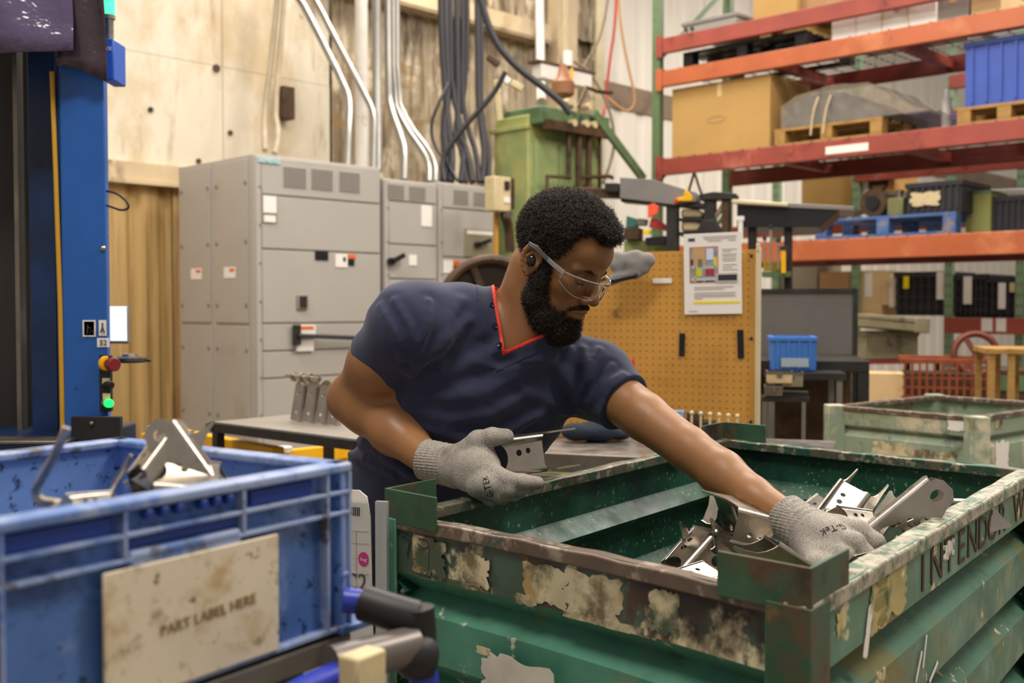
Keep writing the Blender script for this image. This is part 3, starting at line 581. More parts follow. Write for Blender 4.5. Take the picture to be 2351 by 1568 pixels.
bracket('A', P(2262, 1150, 2.0), (-.98, -.05, .05), (.02, .25, .97), 'bracket at the far right of the heap with a thin horn pointing left', GB, 1.0)
bracket('A', P(2205, 1192, 1.93), (-.95, -.2, .02), (-.02, .25, .95), 'low bracket under the one at the far right of the heap', GB, .8)
bracket('A', P(2095, 1178, 1.86), (-.45, -.5, -.72), (.75, -.6, .1), 'curved bracket end leaning on the tallest bracket', GB, .8)
bracket('A', P(1800, 1240, 1.80), (-.93, .1, .22), (.1, -.92, -.2), 'bright bracket with two pointed horns under the forearm', GB, 1.0)
bracket('A', P(1870, 1300, 1.66), (-.80, -.1, .56), (.55, .1, .83), 'plate with three holes below the glove cuff', GB, .95)
bracket('A', P(1625, 1175, 1.98), (.36, -.35, -.86), (-.80, -.45, -.1), 'long bracket edge standing upright under the elbow', GB, 1.1)
bracket('A', P(1535, 1300, 1.86), (.66, .35, .60), (-.60, -.2, .75), 'leftmost dark bracket of the heap leaning on the bin side', GB, 1.15)
bracket('A', P(1548, 1330, 1.72), (.80, .45, .12), (-.15, -.35, .92), 'bracket with its back up and one hole, lowest left of the heap', GB, .95)
bracket('A', P(1600, 1260, 1.86), (.45, .4, -.70), (-.5, -.80, -.1), 'bracket wedged between the two leftmost ones', GB, .9)
bracket('B', P(1690, 1245, 1.90), (-.25, .3, .85), (-.90, -.3, .1), 'upright bracket behind the bright horned one', GB, .9)
bracket('A', P(2060, 1225, 1.76), (.85, .3, .25), (.2, -.3, .9), 'small bracket end between the glove and the right rim', GB, .75)
bracket('A', P(1975, 1296, 1.62), (.85, .4, .1), (.1, -.45, .88), 'curled bracket edge under the fingertips', GB, .7)
bracket('A', P(1835, 1190, 1.98), (.75, .3, .45), (-.4, -.5, .75), 'bracket rim peeking over the wrist cuff', GB, .8)
rr_ = random.Random(11); cnt = 0
for _try in range(20000):
    if cnt >= 74: break
    u, v = rr_.uniform(.52, .90), rr_.uniform(.10, .86)
    p = cNL.lerp(cNR, u)+(cFL-cNL)*v
    edge = 1-abs(v-.38)*.7
    z = ZR-.10-.10*(1-edge)-rr_.random()*.09-(.9-u)*.10
    dx = Vector((rr_.gauss(0, 1), rr_.gauss(0, 1), rr_.gauss(0, .5))); dz = Vector((rr_.gauss(0, 1), rr_.gauss(0, 1), rr_.gauss(.6, 1)))
    p.z = z; M = frame(p, dx, dz)
    # keep every vertex inside the bin walls
    ok = True; ia, ib = (cNR-cNL), (cFL-cNL)
    for q in ((0, 0, 0), (.14, 0, -.04), (.06, .03, -.06), (-.02, -.03, -.04)):
        w = M @ Vector(q)-cNL; det = ia.x*ib.y-ia.y*ib.x
        a = (w.x*ib.y-w.y*ib.x)/det; b = (ia.x*w.y-ia.y*w.x)/det
        if not (.05 < a < .95 and .03 < b < .97) or w.z > -.045: ok = False
    if not ok: continue
    bracket('A' if cnt % 3 else 'B', (p.x, p.y, z), dx, dz, 'loose steel bracket lying low in the heap of the green bin', 'loose brackets low in the heap', .95); cnt += 1
# ------------------------------------------------------------ pallet rack on the right
RX, RY = Vector((.725, -.688, 0)), Vector((.688, .725, 0)); U0 = P(1517, 300, 9.0); U0 = (U0.x, U0.y)
RM = rzof(RX)
rk = thing('pallet_rack', 'orange and green pallet rack along the right side of the hall', 'rack', (U0[0], U0[1], 0), RM)
rs = lambda px, py, dep=0: on_plane((U0[0]+RY.x*dep, U0[1]+RY.y*dep), RX, px, py)
RL = 3.9; DEP = 1.06
def upright(parent, x, y, m, zt=4.6, w=.075):
    mb = MB(); mb.box(x-w/2, x+w/2, y-.02, y+.045, 0, zt); o = mb.build('upright', m, parent, bevel=.003)
    h = MB()
    for i in range(int(zt/.09)):
        for s_ in (-.016, .016): h.cbox((x+s_, y-.0205, .1+i*.09+(.0 if s_ < 0 else .0)), (.012, .002, .030))
    h = h.build('slot_holes', GREEND, o); h['kind'] = 'stuff'
upright(rk, -.04, 0, UPG); upright(rk, -.04, DEP, UPG); upright(rk, RL+.04, 0, UPG); upright(rk, RL+.04, DEP, UPG)
for z in (.4, 1.4, 2.4, 3.4): MB().bar((-.04, .04, z), (-.04, DEP, z+.8), .03, .03).build('brace', UPG, rk); MB().bar((RL+.04, .04, z), (RL+.04, DEP, z+.8), .03, .03).build('brace', UPG, rk)
zA, zB, zC = rs(1519, 90)[1], rs(1519, 165)[1], rs(1521, 366)[1]; zD = rs(1985, 546)[1]; zE = .62
for z, h, m in ((zA, .125, ORGR), (zB, .13, ORG), (zC, .135, ORGR), (zD, .15, ORG)):
    MB().box(0, RL, -.025, .025, z-h, z).build('beam', m, rk, bevel=.006)
    MB().box(0, RL, DEP-.025, DEP+.025, z-h, z).build('beam', mat('dark_red_beam', '6e2c22', .5, 0, (3, .2)), rk, bevel=.006)
    for x in (0, RL): MB().box(x-.03, x+.03, -.032, -.02, z-h-.03, z+.02).build('beam_connector', m, rk)
    for k in (1, 2, 3): MB().box(RL*k/4-.03, RL*k/4+.03, .03, DEP-.03, z-.10, z-.03).build('crossbar', ORGR, rk)
    if z != zA:
        mb = MB()
        for i in range(27): x = .05+i*(RL-.1)/26; mb.box(x-.003, x+.003, -.03, DEP, z, z+.006)
        for j in range(12): y = j*DEP/11; mb.box(.02, RL-.02, y-.003, y+.003, z-.002, z+.004)
        w = mb.build('wire_deck', STEEL_D, rk); w['kind'] = 'stuff'
a, z = rs(1900, 345); b, z2 = rs(1998, 337); MB().hexa([(a, -.03, z2-.028), (b, -.03, z2-.028), (b, -.026, z2-.028), (a, -.026, z2-.028), (a, -.03, z2+.028), (b, -.03, z2+.028), (b, -.026, z2+.028), (a, -.026, z2+.028)]).build('beam_label', PAPER, rk)
def rthing(name, label, cat, px, py, z, dep, group=None, rz=0):
    s_, _ = rs(px, py, dep); o = at_s(U0, RX, s_, z); o = o+RY*dep; return thing(name, label, cat, o, RM+rz, group), s_
def crate(name, label, cat, x0, x1, ztop, zbot, dep, depth, m, ribs=6, wall=.012, group=None, open_top=True, rz=0, handle=True):
    """lidless ribbed crate: photo x-span at its mid height"""
    py = 705-(((ztop+zbot)/2-1.35))*260
    a, _ = rs(x0, py, dep); b, _ = rs(x1, py, dep); w = b-a; h = ztop-zbot
    t = thing(name, label, cat, at_s(U0, RX, a, zbot)+RY*dep, RM+rz, group)
    mb = MB(); mb.box(0, w, 0, wall, 0, h).box(0, w, depth-wall, depth, 0, h).box(0, wall, wall, depth-wall, 0, h).box(w-wall, w, wall, depth-wall, 0, h).box(wall, w-wall, wall, depth-wall, 0, wall).build('walls', m, t)
    MB().box(-.012, w+.012, -.014, 0, h-.035, h).box(-.012, 0, 0, depth, h-.035, h).box(w, w+.012, 0, depth, h-.035, h).build('rim', m, t, bevel=.003)
    for i in range(ribs): x = (i+.5)*w/ribs; MB().box(x-.008, x+.008, -.012, 0, .02, h-.035).build('rib', m, t)
    return t, w
def carton(label, x0, x1, y0, y1, dep, depth, m, group=None, zbot=None, name='cardboard_box', tape=True):
    a, zt = rs(x0, (y0+y1)/2, dep)[0], rs((x0+x1)/2, y0, dep)[1]; b = rs(x1, (y0+y1)/2, dep)[0]; zb = zbot if zbot is not None else rs((x0+x1)/2, y1, dep)[1]
    t = thing(name, label, 'box', at_s(U0, RX, a, zb)+RY*dep, RM, group); w, h = b-a, zt-zb
    MB().box(0, w, 0, depth, 0, h).build('carton', m, t, bevel=.004)
    if tape:
        MB().box(w/2-.02, w/2+.02, -.0015, 0, h*.8, h).build('tape', CARD2, t); MB().box(-.001, w/2, .0, depth, h, h+.003).build('flap', m, t); MB().box(w/2+.002, w+.001, .0, depth, h, h+.003).build('flap', m, t)
    return t, w, h
def pallet(label, x0, x1, zb, dep, depth, m, h=.13, group='pallets on the rack', py=None, nb=5, rz=0):
    py = py or 300; a = rs(x0, py, dep)[0]; b = rs(x1, py, dep)[0]; w = b-a
    t = thing('wooden_pallet', label, 'pallet', at_s(U0, RX, a, zb)+RY*dep, RM+rz, group)
    for k in range(3):
        x = k*(w-.09)/2
        for yy in (0, depth/2-.05, depth-.1): MB().box(x, x+.09, yy, yy+.1, .018, h-.022).build('block', m, t, bevel=.003)
    for k in range(3): yy = (0, depth/2-.05, depth-.1)[k]; MB().box(0, w, yy, yy+.1, 0, .018).build('bottom_board', m, t); 
    for k in range(nb): yy = k*(depth-.11)/(nb-1); MB().box(0, w, yy, yy+.11, h-.02, h).build('deck_board', m, t)
    return t, w
# above the top beam
t, w, h = carton('grey metal box standing on the top level of the rack', 1568, 1690, 40, 92, .05, .5, mat('grey_metal_box', '8f8d88', .45, .3), zbot=zA, name='metal_box', tape=False)
MB().box(-.01, w+.01, -.01, .51, h-.03, h).build('lid', GREYST, t, bevel=.003)
for i in (0, 1): MB().cyl((.03+i*.06, -.01, .05), (.03+i*.06, 0, .05), .015, n=10).build('knockout', DARKST, t)
carton('cardboard box on the top level beside the grey metal box', 1730, 1830, -20, 60, .1, .6, CARD, zbot=zA)
carton('cardboard box at the right end of the top level', 1838, 1900, -10, 40, .15, .6, CARD3, zbot=zA)
# between the two upper beams
t, w = pallet('black pallet standing between the two upper beams', 1568, 1850, zB+.006, .06, .8, BLACK, .13, py=140)
carton('flattened tan carton on the black pallet', 1745, 1850, 60, 110, .12, .7, CARD, zbot=zB+.14)
t, w, h = carton('long white carton on the second level of the rack', 1910, 2150, 12, 60, .10, .6, WHITE, zbot=zB+.01, tape=False)
for k in (1, 2, 3): MB().box(w*k/4-.003, w*k/4+.003, -.004, 0, 0, h).build('seam', CREAMP, t)
t, w, h = carton('grey carton right of the long white one', 2152, 2225, -5, 40, .12, .5, mat('grey_carton', '9b968e', .8), zbot=zB+.01); carton('pale carton near the frame edge on the second level', 2230, 2300, -20, 20, .12, .5, CARD2, zbot=zB+.01)
# on the third beam
t, w, h = carton('largest cardboard box, with a faint oval print, on the rack beside the green upright', 1543, 1768, 188, 330, .04, .62, CARD, zbot=zC+.008)
mb = MB(Matrix.Translation((w*.47, -.0012, h*.48)) @ Matrix.Rotation(R2(90), 4, 'X')); mb.poly(circ(0, 0, .085, 20, .028), 0, .001, [circ(0, 0, .078, 20, .022)]); mb.build('oval_print', CARD3, t)
text_part('QUALITY', .03, CARD3, t, Matrix.Translation((w*.47, -.0012, h*.48)) @ Matrix.Rotation(R2(90), 4, 'X'), 1) if False else None
t, w = pallet('light wooden pallet carrying the wrapped bundle', 1778, 2025, zC+.008, .06, .9, WOOD, .13, py=290)
s_ = rs(1800, 250, .08)[0]
bd = thing('wrapped_bundle', 'blue-grey bundle under cloudy stretch wrap on a wooden pallet', 'bundle', at_s(U0, RX, s_, zC+.142)+RY*.1, RM)
def heap(mb, x0, x1, y0, y1, hfun, n=18, m_=10):
    vs = [(x0+(x1-x0)*i/n, y0+(y1-y0)*j/m_, hfun(i/n, j/m_)) for i in range(n+1) for j in range(m_+1)]
    vs += [(v[0], v[1], -.0) for v in vs]; k = (n+1)*(m_+1); g = lambda i, j: i*(m_+1)+j
    fs = [(g(i, j), g(i+1, j), g(i+1, j+1), g(i, j+1)) for i in range(n) for j in range(m_)]; fs += [tuple(q+k for q in reversed(f)) for f in fs]
    for i in range(n): fs += [(g(i+1, 0), g(i, 0), g(i, 0)+k, g(i+1, 0)+k), (g(i, m_), g(i+1, m_), g(i+1, m_)+k, g(i, m_)+k)]
    for j in range(m_): fs += [(g(0, j), g(0, j+1), g(0, j+1)+k, g(0, j)+k), (g(n, j+1), g(n, j), g(n, j)+k, g(n, j+1)+k)]
    return mb.add(vs, fs)
rh = random.Random(5)
heap(MB(), .0, .78, 0, .7, lambda u, v: .06+.17*math.sin(math.pi*min(1, u*1.1+.08))**.5+rh.random()*.012).build('cloth_bundle', FABG, bd, angle=60)
heap(MB(), -.02, 1.12, -.03, .75, lambda u, v: max(.002, (.26*math.sin(math.pi*min(1, u*.9+.12))**.45)*(1 if u < .62 else 1-(u-.62)/.38))+rh.random()*.02).build('stretch_wrap', WRAP, bd, angle=60)
for x in (.24, .34): MB().tube([(x, -.05, -.08), (x+.02, -.055, .08), (x+.05, -.03, .2)], .008, 6, sm=1).build('wrap_rope', CREAMP, bd)
t, w = pallet('light wooden pallet under the royal blue crate', 2198, 2420, zC+.008, .06, .8, WOOD, .12, py=262)
crate('plastic_crate', 'tall royal blue ribbed crate on the rack at the right frame edge', 'crate', 2216, 2420, zC+.56, zC+.13, .08, .6, CRATE, 6)
crate('plastic_crate', 'distant royal blue crate behind the wrapped bundle', 'crate', 2070, 2162, zC+.36, zC+.14, .75+.6, .4, CRATE, 5)
o = rthing('white_canister', 'white upright canister left of the royal blue crate', 'canister', 2174, 215, zC+.01, .5)[0]; MB().lathe([(.03, 0), (.034, .01), (.034, .27), (.02, .30), (.02, .34)], 14).build('body', WHITE, o)
# on the fourth beam
t, w = pallet('blue-painted wooden pallet on the lower beam', 1872, 2195, zD+.008, .05, .95, BWOOD, .145, py=515)
o, s_ = rthing('tire_roller', 'dark round roller lying at the left end of the blue pallet', 'roller', 2005, 470, zD+.155, .12)
mb = MB(); mb.cyl((0, 0, .10), (0, .35, .10), .10, n=20); mb.build('roller', RUSTB, o); MB().cyl((0, -.02, .10), (0, 0, .10), .05, n=14).build('hub', BLACK, o); MB().bar((-.35, .05, .012), (0, .05, .06), .05, .03).build('arm', RUSTB, o)
o, s_ = rthing('metal_casting', 'olive metal casting between the roller and the black crate', 'casting', 2052, 465, zD+.153, .12)
MB().box(-.05, .07, 0, .2, 0, .13).build('block', mat('olive_metal', '7a7a4e', .5, .2, (10, .3)), o, bevel=.01); MB().cyl((0, .1, .13), (0, .1, .19), .03, n=10).build('boss', STEEL_D, o); MB().cyl((.06, .06, .13), (.06, .06, .16), .02, n=10).build('boss', STEEL_D, o)
t, w = crate('plastic_crate', 'black crate with a cream blotch on the blue pallet', 'crate', 2083, 2208, zD+.155+.215, zD+.155, .10, .5, BBIN, 8)
mb = MB(Matrix.Translation((w*.35, -.0145, .10)) @ Matrix.Rotation(R2(90), 4, 'X')); mb.poly(torn(0, 0, .22, .10, 3, jag=.3), 0, .002); mb.build('cream_blotch', CREAMP, t)
t, w, h = carton('olive square box right of the black crate', 2218, 2276, 438, 490, .3, .4, mat('olive_paint', '84854a', .6), tape=False, zbot=zD+.008); MB().box(-.004, w+.004, -.004, .2, h-.02, h).build('lid', GREEND, t)
crate('plastic_crate', 'dark mesh crate at the frame edge on the lower beam', 'crate', 2278, 2350, zD+.26, zD+.008, .35, .4, BBIN, 5)
o, _ = rthing('white_tube', 'white cardboard tube lying above the olive box', 'tube', 2222, 422, zD+.32, .62); MB().tube([(0, 0, 0), (.55, 0, -.02)], .03, 12).build('tube', WHITE, o)
# farther rack row, seen through
U2 = (U0[0]+RY.x*2.2, U0[1]+RY.y*2.2)
rk2 = thing('pallet_rack', 'farther rack row with pale green uprights behind the orange one', 'rack', (U2[0], U2[1], 0), RM)
r2 = lambda px, py: on_plane(U2, RX, px, py)
for px in (1665, 1782, 1965, 2181, 2345): upright(rk2, r2(px, 500)[0], 0, UPG2, 4.4, .07)
x0, x1 = r2(1665, 500)[0], r2(2345, 500)[0]
for px0, px1, py in ((2181, 2600, 190), (2181, 2600, 372), (1965, 2600, 404)):
    a, z = r2(px0, py); MB().box(a, x1+2, -.03, .02, z-.06, z+.06).build('beam', ORGR, rk2, bevel=.005)
for py, pz_ in ((300, 0), (560, 0)):
    a, z = r2(1700, py); 
for zz_ in (2.1, 3.0): MB().box(x0, x1, -.03, .02, zz_-.06, zz_+.06).build('beam', ORGR, rk2, bevel=.005)
def far(label, x0_, x1_, y0, y1, m, dep=.05, depth=.5, tape=True):
    a, zt = r2(x0_, y0); b, zb = r2(x1_, y1); t = thing('cardboard_box', label, 'box', at_s(U2, RX, a, zb)+RY*dep, RM, 'boxes on the farther rack'); w, h = b-a, zt-zb
    MB().box(0, w, 0, depth, 0, h).build('carton', m, t, bevel=.004); MB().box(0, w, 0, depth, h, h+.003).build('flap', m, t); return t, w, h
far('tan carton behind the black work shelf', 1835, 1948, 398, 480, CARD); t, w, h = far('carton with a round dark logo and a white tag', 1966, 2048, 388, 470, CARD)
mb = MB(Matrix.Translation((w*.55, -.001, h*.62)) @ Matrix.Rotation(R2(90), 4, 'X')); mb.poly(circ(0, 0, .1, 20), 0, .001, [circ(0, 0, .075, 20)]); mb.poly([(-.08, -.03), (.08, -.03), (.08, .03), (-.08, .03)], 0, .001); mb.build('round_logo', BCABLE, t); MB().box(w*.12, w*.28, -.002, 0, h*.35, h).build('white_tag', PAPER, t)
far('brown carton behind the black crate', 2050, 2110, 440, 490, CARD3)
far('brown carton between the shelf posts, under the orange beam', 1875, 1945, 625, 665, CARD3); far('grey ribbed carton left of the brown one', 1770, 1870, 608, 665, mat('grey_beige_carton', '8f8672', .8))
t, w, h = far('pale carton with a white tag beside the grey backboard', 1965, 2018, 622, 725, CARD2); MB().box(w*.3, w*.6, -.003, 0, h*.42, h*.95).build('white_tag', PAPER, t)
t, w, h = far('pale carton with a white tag beside the black bins', 2019, 2052, 624, 700, CARD2); MB().box(w*.55, w*.9, -.003, 0, -.02, h*.9).build('white_tag', PAPER, t)
def fbin(label, x0_, x1_, y0, y1, tagx, tagy, tagm=PAPER):
    a, zt = r2(x0_, y0); b, zb = r2(x1_, y1); t = thing('black_bin', label, 'bin', at_s(U2, RX, a, zb)+RY*.02, RM, 'black bins on the farther rack'); w, h = b-a, zt-zb
    MB().box(0, w, .01, .6, 0, h).build('walls', BBIN, t, bevel=.005); MB().box(-.01, w+.01, -.02, .01, h-.05, h).build('rim', BBIN, t); 
    for i in range(7): x = (i+.5)*w/7; MB().box(x-.01, x+.01, -.012, .01, .02, h-.05).build('rib', BBIN, t)
    for i in range(3): z = (i+.7)*h/4; MB().box(0, w, -.010, .01, z-.008, z+.008).build('cross_rib', BBIN, t)
    for (u, zt_, hh, wm, mm) in tagx: MB().box(w*u-wm/2, w*u+wm/2, -.028, -.022, h*zt_-hh, h*zt_).build('hanging_tag', mm, t)
    return t
fbin('black bin with a yellow tag on the farther rack', 2055, 2178, 625, 725, [(.22, .9, .11, .05, YELLOW2), (.86, .98, .24, .075, PAPER)], 0)
fbin('black bin with one long white tag, right of the pale green upright', 2190, 2268, 630, 730, [(.42, .95, .24, .07, PAPER)], 0)
fbin('black bin with a white tag and a cream tag near the frame edge', 2270, 2400, 635, 735, [(.25, .85, .22, .06, PAPER), (.45, .85, .08, .06, CREAMP)], 0)
a, z = r2(2181, 745); MB().box(a, x1+2, -.14, -.09, z-.075, z+.06).build('beam', ORGR, rk2, bevel=.006); a, z = r2(2268, 744); MB().box(a, a+.09, -.145, -.138, z-.06, z+.05).build('beam_label', PAPER, rk2); MB().box(a+.12, a+.2, -.145, -.138, z-.06, z+.05).build('beam_label', PAPER, rk2)
# ------------------------------------------------------------ things on the floor in front of the rack
def boxat(name, label, cat, px, py_bot, d, w, dp, h, m, rz, parts=True, group=None, z=None):
    p = P(px, py_bot, d); z = p.z if z is None else z
    t = thing(name, label, cat, (p.x, p.y, z), rz, group); MB().box(0, w, 0, dp, 0, h).build('body', m, t, bevel=.006); return t
RR = rzof(Vector((.93, -.36, 0)))
t = boxat('cardboard_box', 'pale cardboard box on the floor between workbench and orange crate', 'box', 1968, 925, 7.0, .30, .3, .92, CARD2, RR, z=0); MB().box(0, .30, 0, .3, .92, .924).build('flap', CARD2, t)
p = P(2072, 905, 6.8); t = thing('plastic_crate', 'orange mesh crate on the floor right of the pale box', 'crate', (p.x, p.y, 0), rzof(Vector((.96, -.28, 0))))
cw, ch = .52, 1.03
MB().box(0, cw, .02, .5, 0, ch-.24).build('lower_walls', OCR, t); MB().box(0, cw, 0, .012, ch-.03, ch).box(0, cw, .49, .5, ch-.03, ch).box(0, .012, 0, .5, ch-.03, ch).box(cw-.012, cw, 0, .5, ch-.03, ch).build('rim', OCR, t, bevel=.003)
for i in range(12): x = (i+.3)*cw/12; MB().box(x-.007, x+.007, 0, .01, ch-.26, ch-.03).build('slat', OCR, t)
for i in range(3): z = ch-.24+i*.06; MB().box(0, cw, .002, .012, z-.006, z+.006).build('cross_slat', OCR, t)
MB().box(.02, cw-.02, .1, .48, ch-.26, ch-.1).build('contents', RUSTB, t)
p = P(2268, 912, 5.9); t = thing('wooden_crate', 'slatted wooden crate at the right frame edge', 'crate', (p.x, p.y, 0), rzof(Vector((.97, -.24, 0)))); hz = P(2268, 800, 5.9).z
for i in range(5): x = i*.10; MB().box(x, x+.035, 0, .02, 0, hz-.02).build('slat', WOOD, t); MB().box(x, x+.035, .4, .42, 0, hz-.02).build('slat', WOOD, t)
MB().box(-.01, .46, -.012, .43, hz-.03, hz).build('top_frame', WOOD, t, bevel=.003); MB().box(-.01, .46, -.012, .43, .05, .08).build('bottom_frame', WOOD, t)
# metal chests
p = P(1987, 800, 7.5)
t = thing('metal_chest', 'grey-green metal chest, lower of two', 'chest', (p.x, p.y, P(1987, 826, 7.5).z), rzof(Vector((.97, .22, 0)))); MB().box(0, .41, 0, .3, 0, .19).build('body', CHEST, t, bevel=.008); MB().box(-.006, .416, -.006, .306, .16, .195).build('lid', CHEST, t, bevel=.006); MB().box(.17, .2, -.014, -.004, .10, .15).build('hasp', STEEL_D, t)
t = thing('metal_chest', 'long grey metal chest lying tilted on top of the other', 'chest', (P(1990, 745, 7.4).x, P(1990, 745, 7.4).y, P(1990, 752, 7.4).z), 0, rot=(0, R2(5), rzof(Vector((.97, .22, 0))))); MB().box(0, .47, 0, .26, 0, .085).build('body', CHEST, t, bevel=.01); MB().box(-.005, .475, -.006, .266, .06, .095).build('lid', CHEST, t, bevel=.008); MB().box(.36, .476, -.009, .27, -.002, .097).build('end_cap', CHEST, t, bevel=.004)
sh = thing('stand', 'dark low stand under the two metal chests', 'stand', (p.x, p.y, 0), rzof(Vector((.97, .22, 0)))); zb = P(1987, 826, 7.5).z
MB().box(-.02, .6, -.02, .4, zb-.03, zb-.002).build('top', mat('dark_red_shelf', '7a2f28', .5), sh)
for x, y in ((0, 0), (.55, 0), (0, .36), (.55, .36)): MB().box(x, x+.03, y, y+.03, 0, zb-.03).build('leg', DARKST, sh)
wc = thing('wheel_casting', 'rusty red ring casting behind the orange crate', 'casting', P(2240, 812, 7.0), 0, rot=(R2(80), 0, R2(-15)))
MB().tube([(.13*math.cos(a*math.pi/12), .13*math.sin(a*math.pi/12), 0) for a in range(24)], .022, 8, closed=True).build('ring', mat('rust_red', '6b3226', .5, .2, (9, .3)), wc)
for k in range(3): MB().bar((0, 0, 0), (.13*math.cos(k*2.1), .13*math.sin(k*2.1), 0), .03, .03).build('spoke', mat('rust_red', '6b3226'), wc)
zz3 = P(2240, 812, 7.0).z
o = thing('scrap_box', 'dark scrap box below the rusty ring casting', 'box', (P(2165, 870, 7.3).x, P(2165, 870, 7.3).y, 0), RR); MB().box(0, .55, 0, .4, 0, P(2165, 845, 7.3).z).build('body', RUSTB, o, bevel=.01); MB().box(.02, .5, -.01, 0, .8, .9).build('lip', GREEND, o)
MB().bar((.1, .1, P(2165, 845, 7.3).z+.03), (.35, .1, P(2165, 845, 7.3).z+.12), .03, .02).build('loose_bar', WOOD, o)
# grey workbench with backboard
gb_ = P(1963, 800, 5.6); dW = Vector((-.98, .2, 0)); t = thing('workbench', 'dark grey steel workbench with an upright backboard', 'workbench', (gb_.x, gb_.y, 0), rzof(dW))
Lw = .62; zt_ = P(1963, 668, 5.6).z; zd = P(1963, 815, 5.6).z
MB().box(0, Lw, -.03, 0, zd, zt_).build('backboard', mat('backboard_grey', '6c6864', .5, .1, (4, .1)), t, bevel=.003); MB().box(-.012, .012, -.035, .01, 0, zt_+.01).build('side_post', DARKST, t); MB().box(0, Lw, -.035, .01, zt_-.01, zt_+.012).build('top_edge', DARKST, t)
MB().box(0, Lw, .0, .62, zd-.055, zd).build('top', DARKST, t, bevel=.004); MB().box(0, .05, .56, .62, 0, zd-.055).build('leg', DARKST, t); MB().box(Lw-.05, Lw, .56, .62, 0, zd-.055).build('leg', DARKST, t); MB().box(.02, Lw, .0, .02, .3, zd-.06).build('back_panel', RUSTB, t)
def tubbox(name, label, cat, loc, rz, w, dp, h, m, wall=.008, group=None, rim=.02, rot=None, inner=None, ribs=4):
    t = thing(name, label, cat, loc, rz, group, rot); MB().box(0, w, 0, wall, 0, h).box(0, w, dp-wall, dp, 0, h).box(0, wall, wall, dp-wall, 0, h).box(w-wall, w, wall, dp-wall, 0, h).box(0, w, 0, dp, 0, wall).build('walls', m, t)
    e = .008; MB().box(-e, w+e, -e, 0, h-rim, h).box(-e, w+e, dp, dp+e, h-rim, h).box(-e, 0, 0, dp, h-rim, h).box(w, w+e, 0, dp, h-rim, h).build('rim', m, t, bevel=.002)
    for i in range(ribs): x = (i+.5)*w/ribs; MB().box(x-.005, x+.005, -e*.8, 0, .01, h-rim).build('rib', m, t); y = (i+.5)*dp/ribs; MB().box(w, w+e*.8, y-.005, y+.005, .01, h-rim).build('rib', m, t)
    return t
p = P(1772, 848, 4.9); bt = tubbox('plastic_crate', 'sky blue stacking crate on the dark grey workbench', 'crate', (p.x, p.y, P(1840, 852, 4.9).z), rzof(Vector((.98, -.18, 0))), .19, .26, .155, CRATE2)
text_part('CRATE', .03, WHITE, bt, Matrix.Translation((.199, .12, .06)) @ Matrix.Rotation(R2(90), 4, 'Z') @ Matrix.Rotation(R2(90), 4, 'X'), 1) if False else MB().box(.1985, .200, .05, .2, .05, .08).build('pale_print', mat('pale_blue_print', '8fb4e6', .5), bt)
MB().box(.04, .16, -.010, -.006, .02, .06).build('label_holder', mat('label_grey', '9fb0bd', .4), bt)
sup = thing('small_stand', 'narrow dark stand carrying the blue crate and steel boxes', 'stand', (P(1760, 900, 4.85).x, P(1760, 900, 4.85).y, 0), rzof(Vector((.98, -.18, 0)))); zs_ = P(1840, 852, 4.9).z-.003
MB().box(0, .34, -.02, .36, zs_-.03, zs_).build('top', DARKST, sup); 
for x, y in ((0.01, -.01), (.30, -.01), (.01, .32), (.30, .32)): MB().box(x, x+.025, y, y+.025, 0, zs_-.03).build('leg', GALV, sup)
for k, (px, py, w, h, m, lb) in enumerate(((1762, 880, .10, .05, CREAMP, 'cream steel box in front of the blue crate'), (1795, 888, .085, .06, mat('olive_grey_box', '8d8a72', .4, .3), 'olive grey steel box with clasps'), (1757, 910, .07, .045, STEEL_D, 'small dull steel box, lowest by the pegboard frame'))):
    p = P(px, py, 4.5); t = thing('steel_box', lb, 'box', p, rzof(Vector((.98, -.18, 0)))); MB().box(0, w, 0, .08, 0, h).build('body', m, t, bevel=.003); MB().box(-.002, w+.002, -.002, .082, h-.012, h).build('lid', STEEL_D, t); MB().box(w*.4, w*.6, -.006, 0, h-.025, h-.005).build('clasp', STEEL, t)
st2 = thing('equipment_shelf', 'low dark shelf carrying the small steel boxes', 'shelf', (P(1750, 915, 4.5).x, P(1750, 915, 4.5).y, 0), rzof(Vector((.98, -.18, 0)))); zq = P(1757, 911, 4.5).z
MB().box(0, .19, .0, .12, zq-.02, zq-.001).build('board', DARKST, st2); MB().box(0, .02, 0, .02, 0, zq-.02).build('leg', GALV, st2); MB().box(.16, .175, 0, .02, 0, zq-.02).build('leg', GALV, st2); MB().box(.02, .19, .04, .12, zq-.02+.0, zq+.018).build('riser', DARKST, st2)
# pale green bin at the right
PB = [pz(1916, 930, .95), pz(2243, 957, .95), None, pz(2146, 906, .95)]; PB[2] = PB[1]+PB[3]-PB[0]
p0 = flat(PB[0]) if 'flat' in globals() else Vector((PB[0].x, PB[0].y, 0))
# ------------------------------------------------------------ pale green stacking bin at the right
pbT = thing('stacking_bin', 'old pale green steel bin standing at the right behind the green one', 'bin', flat(PB[0]))
pc = [flat(c)-flat(PB[0]) for c in PB]; CTR_keep = CTR; CTR = sum(pc, Vector())/4; PP2 = [(0, 0), (.075, 0), (.09, -.025), (.12, .0), (.26, 0), (.28, -.03), (.31, 0), (.8, 0)]
for i in range(4): bin_wall(pc[i], pc[(i+1) % 4], (PALEG, PALEG), 's', 0, PP2, .95, parent=pbT); bin_rim(pc[i], pc[(i+1) % 4], RIM_R, 0, .03, .02, .95, pbT)
for i in range(4):
    c = pc[i]; MB().box(c.x-.035, c.x+.035, c.y-.035, c.y+.035, .0, .952).build('corner_post', PALEG, pbT, bevel=.004)
MB().hexa([c+Vector((0, 0, z)) for z in (.15, .17) for c in pc]).build('floor_plate', PALEG, pbT)
